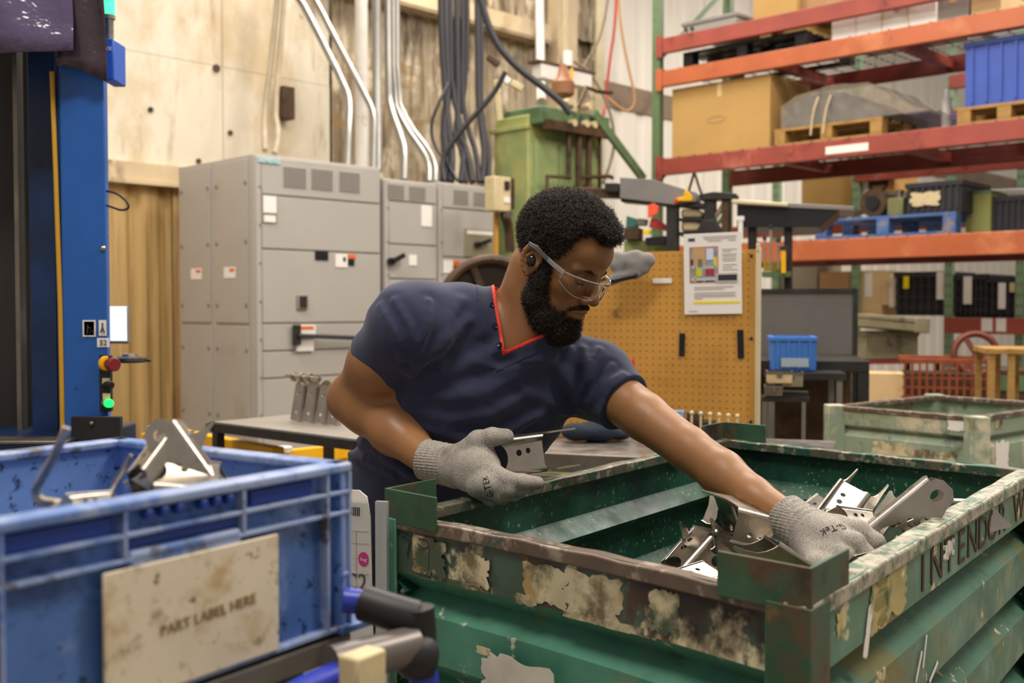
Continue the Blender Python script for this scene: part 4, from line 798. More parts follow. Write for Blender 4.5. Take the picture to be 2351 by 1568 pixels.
nn = norm_out(pc[0], pc[1], CTR); dd = (pc[1]-pc[0]).normalized(); LL = (pc[1]-pc[0]).length
def pst(al, dn, w, h, sd, m, d_=dd, n_=nn, b_=None):
    MB(frame((b_ or pc[0])+d_*al+n_*.0015+Vector((0, 0, .95-dn)), d_, n_)).poly(torn(0, 0, w, h, sd, jag=.25), 0, .001).build('torn_label', m, pbT)
pst(LL*.42, .18, .16, .11, 61, CREAM_STICKER); pst(LL*.72, .19, .20, .10, 62, CREAM_STICKER); pst(LL*.88, .035, .08, .05, 63, PAPER)
n3 = norm_out(pc[1], pc[2], CTR); d3 = (pc[2]-pc[1]).normalized(); pst(.20, .17, .11, .14, 64, PAPER, d3, n3, pc[1]); pst(.17, .03, .06, .05, 65, CREAM_STICKER, d3, n3, pc[1])
CTR = CTR_keep
# ------------------------------------------------------------ pegboard
PD = Vector((.905, -.425, 0)); PE = P(1745, 800, 3.9); PR = (PE.x, PE.y); PLn = .80
po = at_s(PR, PD, -PLn, 0); pb = thing('pegboard', 'tan pegboard in a cream frame behind the bin', 'pegboard', po, rzof(PD))
pk = lambda px, py: (on_plane(PR, PD, px, py)[0]+PLn, on_plane(PR, PD, px, py)[1])
zt_, zb_ = pk(1700, 573)[1], .86
MB().box(0, PLn-.012, 0, .006, zb_, zt_).build('board', PEG, pb)
mb = MB(); x = .02
while x < PLn-.02:
    z = zb_+.02
    while z < zt_-.01: mb.cyl((x, -.0006, z), (x, .0004, z), .0033, n=6, caps=True); z += .0254
    x += .0254
o = mb.build('peg_holes', HOLE, pb); o['kind'] = 'stuff'
for a, b in ((PLn-.014, PLn-.006), (PLn-.006, PLn+.001)): MB().box(a, b, -.018, .010, .80, zt_+.005).build('frame_rail', CREAMF, pb, bevel=.002)
MB().box(PLn-.013, PLn-.002, -.020, .004, zt_-.01, zt_+.02).build('frame_hook', CREAMF, pb, bevel=.002)
for px, py in ((1725, 587), (1725, 777), (1724, 968)): a, z = pk(px, py); MB().ball((a, -.003, z), .006, 8).build('screw_head', DARKST, pb)
def onpeg(x0, y0, x1, y1, m, name, label, cat, th=.0015, out=.004, tilt=0):
    a, za = pk(x0, y0); b, zb = pk(x1, y1); c = at_s(PR, PD, (a+b)/2-PLn, (za+zb)/2, out); w, h = abs(b-a), abs(za-zb)
    t = thing(name, label, cat, c, 0, rot=(0, R2(tilt), rzof(PD))); MB().box(-w/2, w/2, -th, 0, -h/2, h/2).build('sheet', m, t); return t, w, h
onpeg(1560, 765, 1573, 818, BLACK, 'tape_strip', 'left strip of black tape on the pegboard', 'tape', tilt=1); onpeg(1694, 757, 1708, 823, BLACK, 'tape_strip', 'right strip of black tape on the pegboard', 'tape', tilt=-2)
onpeg(1500, 639, 1543, 650, PAPER, 'label_strip', 'small white label strip near the top of the pegboard', 'label')
t, w, h = onpeg(1573, 537, 1704, 721, PAPER, 'instruction_sheet', 'white instruction sheet with a colour photo pinned to the pegboard', 'sheet', out=.010, tilt=-1)
def pr(u0, v0, u1, v1, m, name='printed_block', y=-.0022): return MB().box((u0-.5)*w, (u1-.5)*w, y-.0006, y+.0008, (.5-v1)*h, (.5-v0)*h).build(name, m, t)
pr(.08, .055, .20, .095, mat('logo_blue_grey', '5a6a88', .6)); pr(.10, .068, .18, .082, INK, y=-.0030)
GT = mat('grey_print', 'b9aea6', .7)
for v0, u0, u1 in ((.04, .34, .92), (.065, .36, .90), (.09, .42, .66), (.09, .78, .90), (.20, .67, .92), (.225, .68, .82), (.26, .67, .92), (.285, .67, .9), (.315, .67, .91), (.34, .68, .90), (.39, .68, .92), (.42, .68, .84), (.45, .68, .93), (.66, .18, .86), (.685, .18, .7), (.73, .18, .9), (.755, .18, .88), (.775, .18, .9), (.80, .18, .32), (.955, .08, .23)): pr(u0, v0, u1, v0+.011, GT, 'text_line')
pr(.10, .165, .60, .61, mat('red_outline', 'cf6a50', .6), 'photo_frame'); pr(.115, .175, .585, .60, mat('photo_grey', '8f959c', .5, 0, (60, .3)), 'photo', -.0030)
for q in ((.16, .18, .38, .40, 'c09a6a'), (.40, .19, .52, .33, 'cfd4e2'), (.12, .32, .17, .39, '2c3a66'), (.52, .30, .585, .43, 'd0c24a'), (.14, .40, .56, .44, 'a7b0ae'), (.19, .44, .32, .53, 'c9c02a'), (.38, .44, .53, .53, 'a03038'), (.13, .55, .56, .585, 'b5bcc4'), (.22, .585, .33, .60, '40232a'), (.38, .585, .52, .60, '40232a'), (.19, .40, .22, .60, 'd8cc20'), (.25, .32, .33, .42, '8f9698')): pr(q[0], q[1], q[2], q[3], mat('print_'+q[4], q[4], .6), 'photo_detail', -.0036)
pr(.56, .50, .93, .615, GT, 'caption_box', -.0040); pr(.60, .52, .92, .59, INK, 'caption_text', -.0046); pr(.16, .84, .96, .87, YELLOW2, 'highlight_bar')
text_part('SAFETY INSTRUCTIONS', .008, GT, t, Matrix.Translation((.02, -.003, h*.44)) @ Matrix.Rotation(R2(90), 4, 'X'), 1) if False else None
# cap hanging on the corner of the board
cp = thing('knit_cap', 'grey knit cap with a dark lining hanging on the pegboard top', 'cap', P(1448, 612, 3.98), rzof(PD))
def capf(p):
    d = smin(s_cap(p, (-.045, 0, .032), (.062, 0, .028), .024, .026), s_cap(p, (-.052, 0, .0), (.058, 0, -.004), .026, .024), .02); d = smin(d, s_cap(p, (-.070, -.004, -.050), (.01, -.008, -.024), .017, .022), .02)
    return d-.004*np.sin(p[:, 0]*70+np.sin(p[:, 2]*50))-.002*np.sin(p[:, 2]*120)
CAPF = capf
# ------------------------------------------------------------ grey bench behind the man with steel parts
bd_ = Vector((.95, -.31, 0)); B1 = P(1150, 1000, 3.5)
wb = thing('steel_bench', 'steel workbench with a drawer rack under its top, behind the man', 'workbench', (B1.x, B1.y, 0), rzof(bd_)); bz = .885
MB().box(-.22, 1.02, 0, .62, bz-.02, bz).build('top', mat('worn_bench_top', '8d8781', .35, .7, (3, .2), [('5c5650', 3, .56, .75)], rvar=.12), wb, bevel=.002)
MB().box(-.22, 1.02, -.02, 0, bz-.055, bz+.004).build('front_edge', STEEL_D, wb, bevel=.003); MB().box(-.22, 1.02, -.03, -.005, bz-.085, bz-.063).build('front_rail', STEEL_D, wb, bevel=.003)
for i in range(18): x = -.19+i*.066; MB().box(x, x+.02, .0, .02, bz-.22, bz-.09).build('divider', STEEL_D if i % 2 else CREAMP, wb)
for i in range(4): MB().box(-.19+i*.3, .06+i*.3, -.012, .0, bz-.16, bz-.105).build('drawer_front', GREYST, wb, bevel=.002)
for x in (-.20, .96): MB().box(x, x+.05, .02, .07, 0, bz-.02).build('leg', DARKST, wb); MB().box(x, x+.05, .54, .59, 0, bz-.02).build('leg', DARKST, wb)
MB().box(-.2, 1.0, .03, .58, bz-.34, bz-.32).build('shelf', DARKST, wb)
for px, py in ((1265, 995), (1385, 1007)): p = pz(px, py, bz+.006); o = MB().ball(p, .006, 8).build('steel_ball', STEEL); tag(o, 'tiny steel ball on the bench edge, ' + ('left of the two' if px == 1265 else 'right of the two'), 'ball')
def gcl(p): return smin(s_ell(p, (0, 0, .035), (.10, .06, .035)), s_ell(p, (.07, .02, .025), (.07, .05, .022)), .02)-.004*np.sin(p[:, 0]*60+p[:, 1]*40)
rag = P(1355, 985, 3.75)
o = thing('dark_rag', 'crumpled dark blue rag on the steel bench under the arm', 'rag', (rag.x, rag.y, bz))
RAGF = gcl
o2 = thing('wooden_block', 'light wooden block on the bench beside the rag', 'block', (P(1290, 965, 3.9).x, P(1290, 965, 3.9).y, bz), .3); MB().box(-.08, .05, -.03, .03, 0, .035).build('block', WOOD, o2, bevel=.003); MB().box(-.07, .0, -.02, .02, .035, .065).build('upper_block', CREAMP, o2, bevel=.003)
# spray bottle with red cap
sb = thing('spray_bottle', 'small white bottle with a red cap by the pegboard', 'bottle', (P(1447, 905, 3.95).x, P(1447, 905, 3.95).y, bz)); bh = P(1447, 860, 3.95).z-bz
MB().lathe([(.025, 0), (.028, .01), (.028, bh-.03), (.014, bh)], 16).build('body', WHITE, sb); MB().lathe([(.016, bh), (.016, bh+.05), (.012, bh+.058)], 14).build('cap', RED, sb); MB().box(-.022, .022, -.0295, -.026, bh-.09, bh-.05).build('label_band', BLUE, sb)
p = P(1570, 960, 3.75); t = thing('parts_tray', 'small dark tray holding blue and white packets below the pegboard', 'tray', (p.x, p.y, bz), rzof(bd_)); zt2_ = p.z-bz
MB().box(-.09, .10, 0, .08, 0, max(.03, zt2_-.01)).build('tray', DARKST, t, bevel=.003); MB().box(-.09, .0, -.004, .03, zt2_-.01, zt2_+.025).build('packet', mat('blue_white_packet', '8aa4cc', .4, 0, (40, .4)), t, bevel=.003); MB().box(.01, .06, -.002, .06, zt2_-.01, zt2_+.02).build('dark_packet', RUSTB, t, bevel=.003)
GP = 'row of round pegs along the pegboard foot'
pg = None
for i in range(6):
    p = P(1588+i*21, 948+i*1.5, 3.62); o = MB().ball((0, 0, 0), .008, 8).cyl((0, 0, bz-p.z), (0, 0, -.004), .004, n=8).build('round_peg', CREAMP); o.location = p; tag(o, 'small round-headed peg in the row at the pegboard foot', 'peg', GP)
# ------------------------------------------------------------ dark steel table on the left with a row of brackets
TD = Vector((.75, -.66, 0)); T0 = P(480, 968, 4.35); tz = T0.z
tb = thing('steel_table', 'steel table with a dark frame left of the man', 'table', (T0.x, T0.y, 0), rzof(TD))
MB().box(.01, .94, .01, .6, tz-.006, tz).build('top', mat('pale_table_sheet', '9d968c', .4, .4, (3, .12)), tb)
for a in ((0, .95, 0, .035), (0, .95, .58, .61)): MB().box(a[0], a[1], a[2], a[3], tz-.04, tz-.004).build('frame_rail', DARKST, tb, bevel=.002)
MB().box(0, .035, 0, .61, tz-.04, tz-.004).build('frame_rail', DARKST, tb); MB().box(.92, .95, 0, .61, tz-.04, tz-.004).build('frame_rail', DARKST, tb); MB().box(-.03, 0, .005, .03, tz-.035, tz-.01).build('rail_end', DARKST, tb)
for x in (.02, .90):
    for y in (.0, .56): MB().box(x, x+.035, y, y+.035, 0, tz-.04).build('leg', DARKST, tb)
for i, lb in enumerate(('leftmost of the stamped brackets standing in a row on the table', 'second of the stamped brackets standing in a row on the table', 'third of the stamped brackets in the row, nearest the elbow', 'fourth stamped bracket of the row, half hidden by the elbow')):
    p = pz(676+i*28, 968+i*3, tz); bracket('B', (p.x, p.y, tz+.004), (.16, .0, 1), (-.60, -.78, .1), lb, 'stamped brackets in a row on the table', 1.13)
o = thing('steel_rod', 'shiny steel rod with rings laid over the row of brackets', 'rod', (pz(660, 966, tz).x, pz(660, 966, tz).y, tz+.183), rzof(pz(732, 974, tz)-pz(676, 968, tz))); MB().tube([(0, 0, 0), (.20, 0, -.008)], .011, 10).build('rod', STEEL, o)
for i in range(3): MB().tube([(.045+i*.05+.0, .016*math.cos(a*.785), .016*math.sin(a*.785)-.004) for a in range(8)], .005, 6, closed=True).build('ring', STEEL, o)
# yellow guard rail
yr = thing('guard_rail', 'yellow guard rail on the floor behind the blue tote', 'rail', (P(360, 1010, 4.9).x, P(360, 1010, 4.9).y, 0)); z = P(360, 993, 4.9).z; o_ = Vector(yr.location)
MB().box(-.055, .055, -.05, .05, 0, z).build('post', YELLOW, yr, bevel=.004); MB().cyl((0, 0, z), (0, 0, z+.028), .04, n=14).build('post_cap', WHITE, yr)
a = P(395, 1004, 4.85)-o_; b = P(640, 1052, 4.2)-o_; MB().bar(a, b, .05, .085).build('rail', YELLOW, yr, bevel=.003)
a = P(560, 1062, 4.6)-o_; b = P(800, 1034, 5.6)-o_; MB().bar(a, b, .05, .07).build('rail', YELLOW, yr, bevel=.003); MB().box(b.x-.05, b.x+.05, b.y-.05, b.y+.05, 0, b.z+.04).build('post', YELLOW, yr)
c = P(648, 1036, 4.9)-o_; MB().box(c.x-.04, c.x+.04, c.y-.04, c.y+.04, 0, c.z).build('post', YELLOW, yr); MB().cyl((c.x, c.y, c.z), (c.x, c.y, c.z+.02), .045, n=14).build('post_cap', WHITE, yr)
# ------------------------------------------------------------ overhead gear between machine and rack
gt = thing('grey_boom', 'grey tapered steel boom on dark posts left of the rack', 'boom', P(1425, 455, 6.2), rzof(Vector((.95, -.3, 0))))
pb_ = lambda px, py: (on_plane((gt.location.x, gt.location.y), (.9536, -.3012), px, py)[0], on_plane((gt.location.x, gt.location.y), (.9536, -.3012), px, py)[1]-gt.location.z)
def prism(t, pts, y0, y1, m, name, bevel=.003, label=None):
    q = [pb_(*p) for p in pts]; mb = MB(Matrix.Rotation(R2(90), 4, 'X')); mb.poly([(a, b) for a, b in q], -y1, -y0); return mb.build(name, m, t, label, bevel=bevel)
prism(gt, [(1423, 455), (1545, 470), (1600, 462), (1598, 442), (1500, 412), (1423, 407)], 0, .2, GREYST, 'housing')
prism(gt, [(1270, 446), (1423, 452), (1423, 432), (1340, 428), (1270, 436)], .05, .15, RUSTB, 'arm'); prism(gt, [(1388, 440), (1420, 440), (1420, 420), (1388, 420)], .0, .16, DARKST, 'clamp')
prism(gt, [(1528, 592), (1553, 592), (1553, 462), (1528, 462)], .02, .12, DARKST, 'post'); prism(gt, [(1423, 462), (1620, 478), (1620, 466), (1423, 454)], .02, .16, DARKST, 'crossbar')
prism(gt, [(1530, 1010), (1553, 1010), (1553, 592), (1530, 592)], .02, .12, DARKST, 'post')
bk_ = thing('black_bracket_stand', 'black steel gusset stand between the boom and the shelf', 'stand', gt.location.copy(), rzof(Vector((.95, -.3, 0))))
prism(bk_, [(1605, 458), (1690, 456), (1690, 444), (1640, 440), (1605, 446)], 0, .15, DARKST, 'cap_plate'); prism(bk_, [(1615, 540), (1640, 540), (1640, 456), (1615, 456)], .02, .12, DARKST, 'post'); prism(bk_, [(1597, 535), (1660, 535), (1640, 505), (1612, 505)], .0, .14, DARKST, 'foot'); prism(bk_, [(1655, 540), (1672, 540), (1672, 458), (1655, 458)], .02, .12, RUSTB, 'post'); prism(bk_, [(1634, 512), (1664, 470), (1658, 460), (1634, 498)], .03, .08, mat('khaki_paint', '9a8666', .5), 'gusset')
prism(bk_, [(1618, 1000), (1640, 1000), (1640, 538), (1618, 538)], .02, .12, DARKST, 'post')
ws = thing('work_shelf', 'black work shelf with a pale edge behind the pegboard', 'shelf', gt.location.copy(), rzof(Vector((.95, -.3, 0))))
prism(ws, [(1690, 520), (1880, 520), (1935, 472), (1690, 470)], .05, .6, BLACK, 'shelf_body'); prism(ws, [(1680, 466), (1808, 474), (1808, 466), (1680, 457)], 0, .05, CREAMF, 'pale_edge'); prism(ws, [(1690, 470), (1960, 482), (1960, 472), (1690, 458)], .04, .5, GREYST, 'top_sheet')
for px in (1722, 1806): prism(ws, [(px-9, 1000), (px+9, 1000), (px+9, 498), (px-9, 498)], .1, .2, DARKST, 'post')
for px, y0, y1, m, nm, lb in ((1702, 500, 560, WHITE, 'white_clamp', 'white C-shaped clamp hanging left of the hanging tools'), (1771, 520, 618, STEEL, 'hanging_chisel', 'steel chisel hanging below the shelf, leftmost'), (1757, 545, 600, STEEL, 'hanging_rod', 'thin steel rod hanging beside the pegboard frame'), (1788, 550, 618, STEEL, 'hanging_chisel', 'thin steel chisel left of the yellow handle'), (1800, 568, 628, YELLOW, 'handled_tool', 'tool with a long yellow handle hanging by the shelf')):
    t = thing(nm, lb, 'tool', gt.location.copy(), rzof(Vector((.95, -.3, 0)))); wd = 5 if m is not STEEL else 2.6
    prism(t, [(px-wd, y1), (px+wd, y1), (px+wd, y0), (px-wd, y0)], -.05, -.03, m, 'shaft', .001); prism(t, [(px-wd*1.6, y0+8), (px+wd*1.6, y0+8), (px+wd*1.6, y0-2), (px-wd*1.6, y0-2)], -.052, -.028, DARKST if m is not WHITE else WHITE, 'hanger', .001)
prism(ws, [(1750, 636), (1815, 636), (1815, 624), (1750, 624)], -.03, .1, GREEND, 'lower_rail'); prism(ws, [(1752, 622), (1800, 622), (1800, 600), (1752, 600)], .0, .05, mat('ochre_tool_rack', 'a08a2c', .5), 'tool_holder')
# valve cluster above the cap
vc = thing('valve_cluster', 'cluster of green and red valves with an orange flag above the cap', 'valves', gt.location.copy(), rzof(Vector((.95, -.3, 0))))
prism(vc, [(1420, 1000), (1525, 1000), (1525, 548), (1420, 548)], .15, .3, GREENM, 'base_cabinet', .006); prism(vc, [(1428, 520), (1452, 520), (1456, 500), (1430, 492)], .1, .18, mat('teal_valve', '3f7a6a', .4), 'valve_body', .006); prism(vc, [(1425, 548), (1462, 548), (1462, 520), (1425, 520)], .08, .2, RUSTB, 'valve_body', .006); prism(vc, [(1452, 515), (1475, 515), (1478, 500), (1455, 498)], .1, .16, GALV, 'valve_body', .006)
prism(vc, [(1487, 500), (1510, 490), (1512, 474), (1500, 466), (1487, 472)], .0, .02, mat('orange_flag', 'f05a3a', .5), 'orange_flag', .002); prism(vc, [(1485, 520), (1530, 530), (1530, 518), (1500, 498), (1490, 500)], .06, .10, REDH, 'red_lever', .002); prism(vc, [(1474, 536), (1490, 537), (1491, 527), (1476, 525)], .02, .06, YELLOW2, 'yellow_knob', .002); prism(vc, [(1480, 562), (1525, 560), (1525, 540), (1478, 545)], .03, .12, BLACK, 'black_block', .004)
yh = thing('hoist_hook', 'small yellow hook block on the dark beam above the posts', 'hook', gt.location.copy(), rzof(Vector((.95, -.3, 0)))); prism(yh, [(1555, 462), (1590, 462), (1590, 452), (1580, 438), (1574, 438), (1572, 452), (1555, 456)], -.03, .02, YELLOW, 'hook_block'); prism(yh, [(1550, 466), (1560, 466), (1560, 456), (1550, 458)], -.03, .02, RED, 'red_tab')
for a, b in ((1594, 1578), (1594, 1612)):
    q0, q1 = pb_(a, 395), pb_(b, 450); MB().tube([(q0[0], 0, q0[1]), (q1[0], 0, q1[1])], .008, 6).build('sling', RUSTB, yh)
q0 = pb_(1594, 395); q1 = pb_(1594, 330); pass
for i, (a, b, c, d) in enumerate(((1560, 478, 1612, 498), (1560, 506, 1612, 530))):
    t = thing('sandbag', ['cream bag on the dark frame, upper of two', 'cream bag on the dark frame, lower of two'][i], 'bag', gt.location.copy(), rzof(Vector((.95, -.3, 0)))); prism(t, [(a, d), (c-4, d), (c, (b+d)/2), (c-10, b), (a, b)], .05, .2, CREAMP, 'bag', .02)
prism(bk_, [(1556, 506), (1612, 506), (1612, 499), (1556, 499)], .03, .2, DARKST, 'shelf_plate'); prism(bk_, [(1556, 540), (1612, 540), (1612, 531), (1556, 531)], .03, .2, DARKST, 'shelf_plate')
# ------------------------------------------------------------ blue machine column on the left
def px_box(mb, x0, x1, y0, y1, d, dep): a = P(x0, y1, d); b = P(x1, y0, d); return mb.box(a.x, b.x, d, d+dep, a.z, b.z)
M0 = P(245, 1000, 3.0); bmch = thing('blue_machine', 'tall blue machine column with dark tinted film over its top', 'machine', (M0.x, 3.0, 0)); MO = Vector(bmch.location)
def mp(x0, x1, y0, y1, d, dep, m, name, bevel=.003, z0=None, z1=None, label=None):
    a = P(x0, y1, d); b = P(x1, y0, d); za = a.z if z0 is None else z0; zb = b.z if z1 is None else z1
    return MB().box(a.x-MO.x, b.x-MO.x, d-MO.y, d-MO.y+dep, za, zb).build(name, m, bmch, label, bevel=bevel)
aF, bF = P(140, 600, 3.0), P(245, 600, 3.0)
xa, xb = aF.x-MO.x, bF.x-MO.x; MB().hexa([(xa, 0, .4), (xb, 0, .4), (xb-.20, .5, .4), (xa-.05, .5, .4), (xa, 0, 2.6), (xb, 0, 2.6), (xb-.20, .5, 2.6), (xa-.05, .5, 2.6)]).build('column', BLUE, bmch, bevel=.006)
mp(122, 141, 0, 0, 3.01, .3, BLUE_D, 'column_edge', .003, .4, 2.3); mp(60, 121, 0, 0, 3.16, .1, BLUE_D, 'recessed_panel', .003, .4, 2.3); mp(-420, 60, 0, 0, 3.3, .05, DKCURT, 'dark_curtain', .0, .4, 2.6)
MB().tube([tuple(P(119, 165, 3.0)-MO), tuple(P(128, 400, 3.0)-MO), tuple(P(138, 700, 3.0)-MO), tuple(P(144, 1020, 3.0)-MO)], .0065, 8).build('yellow_cable', mat('ochre_cable', 'c9972a', .4), bmch)
MB().box(*[v for v in (P(40, 500, 3.2).x-MO.x, P(50, 500, 3.2).x-MO.x)], .18, .22, .4, 2.3).build('guide_rail', STEEL_D, bmch)
mp(-420, 165, 1015, 1040, 2.9, .5, BLUE_D, 'base_ledge', .006, .3); mp(-420, 150, 1012, 1020, 2.86, .1, STEEL_D, 'ledge_trim')
MB().box(P(-420, 9, 3).x-MO.x, bF.x-MO.x-.25, 0, .7, 0, .42).build('plinth', BLUE_D, bmch, bevel=.01)
mp(163, 276, 957, 1022, 2.93, .02, BLACK_R, 'rubber_flap', .002); MB().ball(tuple(P(210, 972, 2.925)-MO), .006, 8).build('rivet', STEEL_D, bmch)
for x, y in ((236, 570),): MB().ball(tuple(P(x, y, 2.998)-MO), .008, 8).build('bolt', STEEL, bmch)
mp(28, 44, 88, 108, 3.1, .01, mat('sky_blue_tag', '3aa0f0', .4), 'blue_tag', 0); mp(-60, 60, 85, 112, 3.12, .03, BLUE_D, 'top_rail')
# film draped over the top
def film(x0, x1, y0, y1, d, m, name, seed, th=.004, dep=.05):
    r = random.Random(seed); nx, ny = 14, 12; a = P(x0, y1, d); b = P(x1, y0, d); vs = []
    for i in range(nx+1):
        for j in range(ny+1):
            u, v = i/nx, j/ny; vs.append((a.x+(b.x-a.x)*u-MO.x, d-MO.y-.012*math.sin(u*5+seed)*math.sin(v*4+seed)-.02*math.sin(math.pi*u)-.01*math.sin(u*11+v*7), a.z+(b.z-a.z)*v+(.02*math.sin(u*3+seed) if j == 0 else 0)))
    fs = [(i*(ny+1)+j, (i+1)*(ny+1)+j, (i+1)*(ny+1)+j+1, i*(ny+1)+j+1) for i in range(nx) for j in range(ny)]
    o = MB().add(vs, fs).build(name, m, bmch); s_ = o.modifiers.new('t', 'SOLIDIFY'); s_.thickness = th; return o
film(132, 236, -260, 172, 2.95, FILM, 'tinted_film', 1); film(-200, 160, -260, 108, 2.90, FILM2, 'tinted_film', 3); film(-300, 130, -260, 118, 2.96, FILM, 'tinted_film', 5)
# signs and controls on the column
def sgn(x0, x1, y0, y1, m, name): return mp(x0, x1, y0, y1, 2.997, .003, m, name, 0)
sgn(190, 219, 735, 773, WHITE, 'hazard_sign'); sgn(193, 216, 738, 770, CREAMP, 'hazard_sign_inner') ; sgn(227, 243, 735, 771, WHITE, 'hazard_sign'); sgn(223, 250, 776, 797, WHITE, 'number_sign')
def fig(pts, r=.0015): MB().tube([tuple(P(x, y, 2.990)-MO) for x, y in pts], r, 6).build('pictogram', INK, bmch)
fig([(201, 746), (201, 756), (200, 766)], .0022); fig([(201, 750), (208, 754)]); fig([(206, 766), (208, 757), (213, 760), (215, 767)], .001); fig([(235, 741), (235, 755)], .002); fig([(235, 752), (231, 764)], .002); fig([(235, 752), (240, 764)], .002)
text_part('S2', .022, INK, bmch, Matrix.Translation(P(237, 787, 2.994)-MO) @ Matrix.Rotation(R2(90), 4, 'X'), 1)
cpn = thing('push_button_station', 'black control strip with emergency stop and a lit green button', 'controls', P(243, 880, 2.98)); CO = Vector(cpn.location)
def cq(px, py, d): return tuple(P(px, py, d)-CO)
a, b = P(230, 945, 2.985)-CO, P(254, 815, 2.985)-CO; MB().box(a.x, b.x, 0, .02, a.z, b.z).build('plate', BLACK, cpn, bevel=.002)
dv = Vector((.75, -.66, 0))
def knob(px, py, r, l0, l1, m, name, n=18, d=2.985): c = Vector(cq(px, py, d)); MB().cyl(c+dv*l0, c+dv*l1, r, r*.96, n=n).build(name, m, cpn, bevel=.002)
knob(241, 834, .021, 0, .012, YELLOW, 'stop_collar'); knob(243, 834, .013, .012, .026, REDD, 'stop_stem'); knob(246, 836, .0195, .024, .042, REDD, 'stop_button'); knob(243, 883, .011, 0, .03, BLACK, 'selector_knob'); knob(241, 925, .013, 0, .01, STEEL_D, 'button_collar'); knob(243, 925, .0115, .01, .024, GREENL, 'green_button')
for x0, x1, y0, y1 in ((236, 252, 868, 882), (237, 253, 903, 917)): a, b = P(x0, y1, 2.98)-CO, P(x1, y0, 2.98)-CO; MB().box(a.x, b.x, -.004, 0, a.z, b.z).build('legend_plate', CREAMP, cpn)
for px, py in ((234, 818), (250, 818), (235, 941), (251, 942)): MB().ball(cq(px, py, 2.984), .0035, 6).build('screw', STEEL, cpn)
# monitor and lever behind the column
mo = thing('monitor', 'white lit monitor screen tilted beside the blue column', 'monitor', P(268, 745, 3.7), rot=(R2(-10), R2(0), R2(-12)))
mb = MB(Matrix.Rotation(R2(90), 4, 'X')); mb.poly([(-.09, -.064), (.048, -.064), (.034, .064), (-.09, .064)], -.015, .0); mb.build('bezel', GREYST, mo, bevel=.003)
mb = MB(Matrix.Rotation(R2(90), 4, 'X')); mb.poly([(-.088, -.056), (.044, -.056), (.031, .062), (-.088, .062)], .0, .002); mb.build('screen', SCREEN, mo)
zz_ = mo.location.z; MB().tube([(-.06, .03, -.05), (-.06, .06, -.3), (-.06, .06, -zz_+.02)], .018, 8).build('stand', DARKST, mo)
lv = thing('lever_handle', 'dark flat lever sticking out right of the emergency stop', 'lever', P(298, 826, 3.25)); MB().lathe([(.045, -.008), (.052, -.003), (.050, .006), (.03, .011)], 20).build('disc', DARKST, lv); MB().lathe([(.022, .010), (.02, .018)], 14).build('cap', STEEL, lv); MB().bar((-.16, .02, 0), (-.03, 0, 0), .02, .012).build('arm', DARKST, lv); MB().bar((.04, 0, -.002), (.062, -.0, -.003), .014, .006).build('tip', BLACK, lv)
# signal tower on its blue box
sg_ = thing('signal_tower', 'signal lamp with green light on a blue box behind the film', 'lamp', P(246, 130, 3.1)); SO = Vector(sg_.location)
a, b = P(232, 184, 3.1)-SO, P(260, 88, 3.1)-SO; MB().box(a.x, b.x, 0, .1, a.z, b.z).build('box', mat('bright_blue_box', '2a5fc4', .4), sg_, bevel=.004)
c = P(242, 88, 3.1)-SO; z1 = (P(242, 38, 3.1)-SO).z; MB().cyl((c.x, .03, c.z), (c.x, .03, z1), .0125, n=14).build('stem', STEEL, sg_); MB().cyl((c.x, .03, z1), (c.x, .03, z1+.012), .017, n=16).build('collar', GALV, sg_)
for k in range(3): MB().cyl((c.x, .03, z1+.012+k*.03), (c.x, .03, z1+.040+k*.03), .0168, n=16).build('lamp_segment', GREENT, sg_)
text_part('YK', .016, WHITE, sg_, Matrix.Translation((b.x-.012, -.002, b.z-.03)) @ Matrix.Rotation(R2(90), 4, 'X'), 1)
MB().tube([tuple(P(*q)-MO) for q in ((215, 437, 3.3), (262, 440, 3.3), (290, 460, 3.3), (298, 478, 3.3), (280, 484, 3.3), (255, 475, 3.3), (215, 462, 3.3))], .0035, 6, sm=2).build('cable_loop', BCABLE, bmch)
# ------------------------------------------------------------ blue tote on a cart in the foreground
TC = P(806, 1060, 1.12); RIMZ = TC.z; e1 = Vector((-.565, -.825, 0)).normalized(); e2 = Vector((-.825, .565, 0)).normalized()
tt = thing('blue_tote', 'blue plastic tote holding brackets in the left foreground', 'tote', (TC.x, TC.y, 0), rzof(e1)); TW, TDp, TH = .40, .38, .172
# local x along e1 (front width), local y: left-hand normal of e1
yl = Vector((-e1.y, e1.x, 0)); sgn_y = 1 if yl.dot(e2) > 0 else -1
zb = RIMZ-TH
def tbx(x0, x1, y0, y1, z0, z1, m, name, bevel=.002, par=None):
    ya, yb = sorted((sgn_y*y0, sgn_y*y1)); return MB().box(x0, x1, ya, yb, zb+z0, zb+z1).build(name, m, par or tt, bevel=bevel)
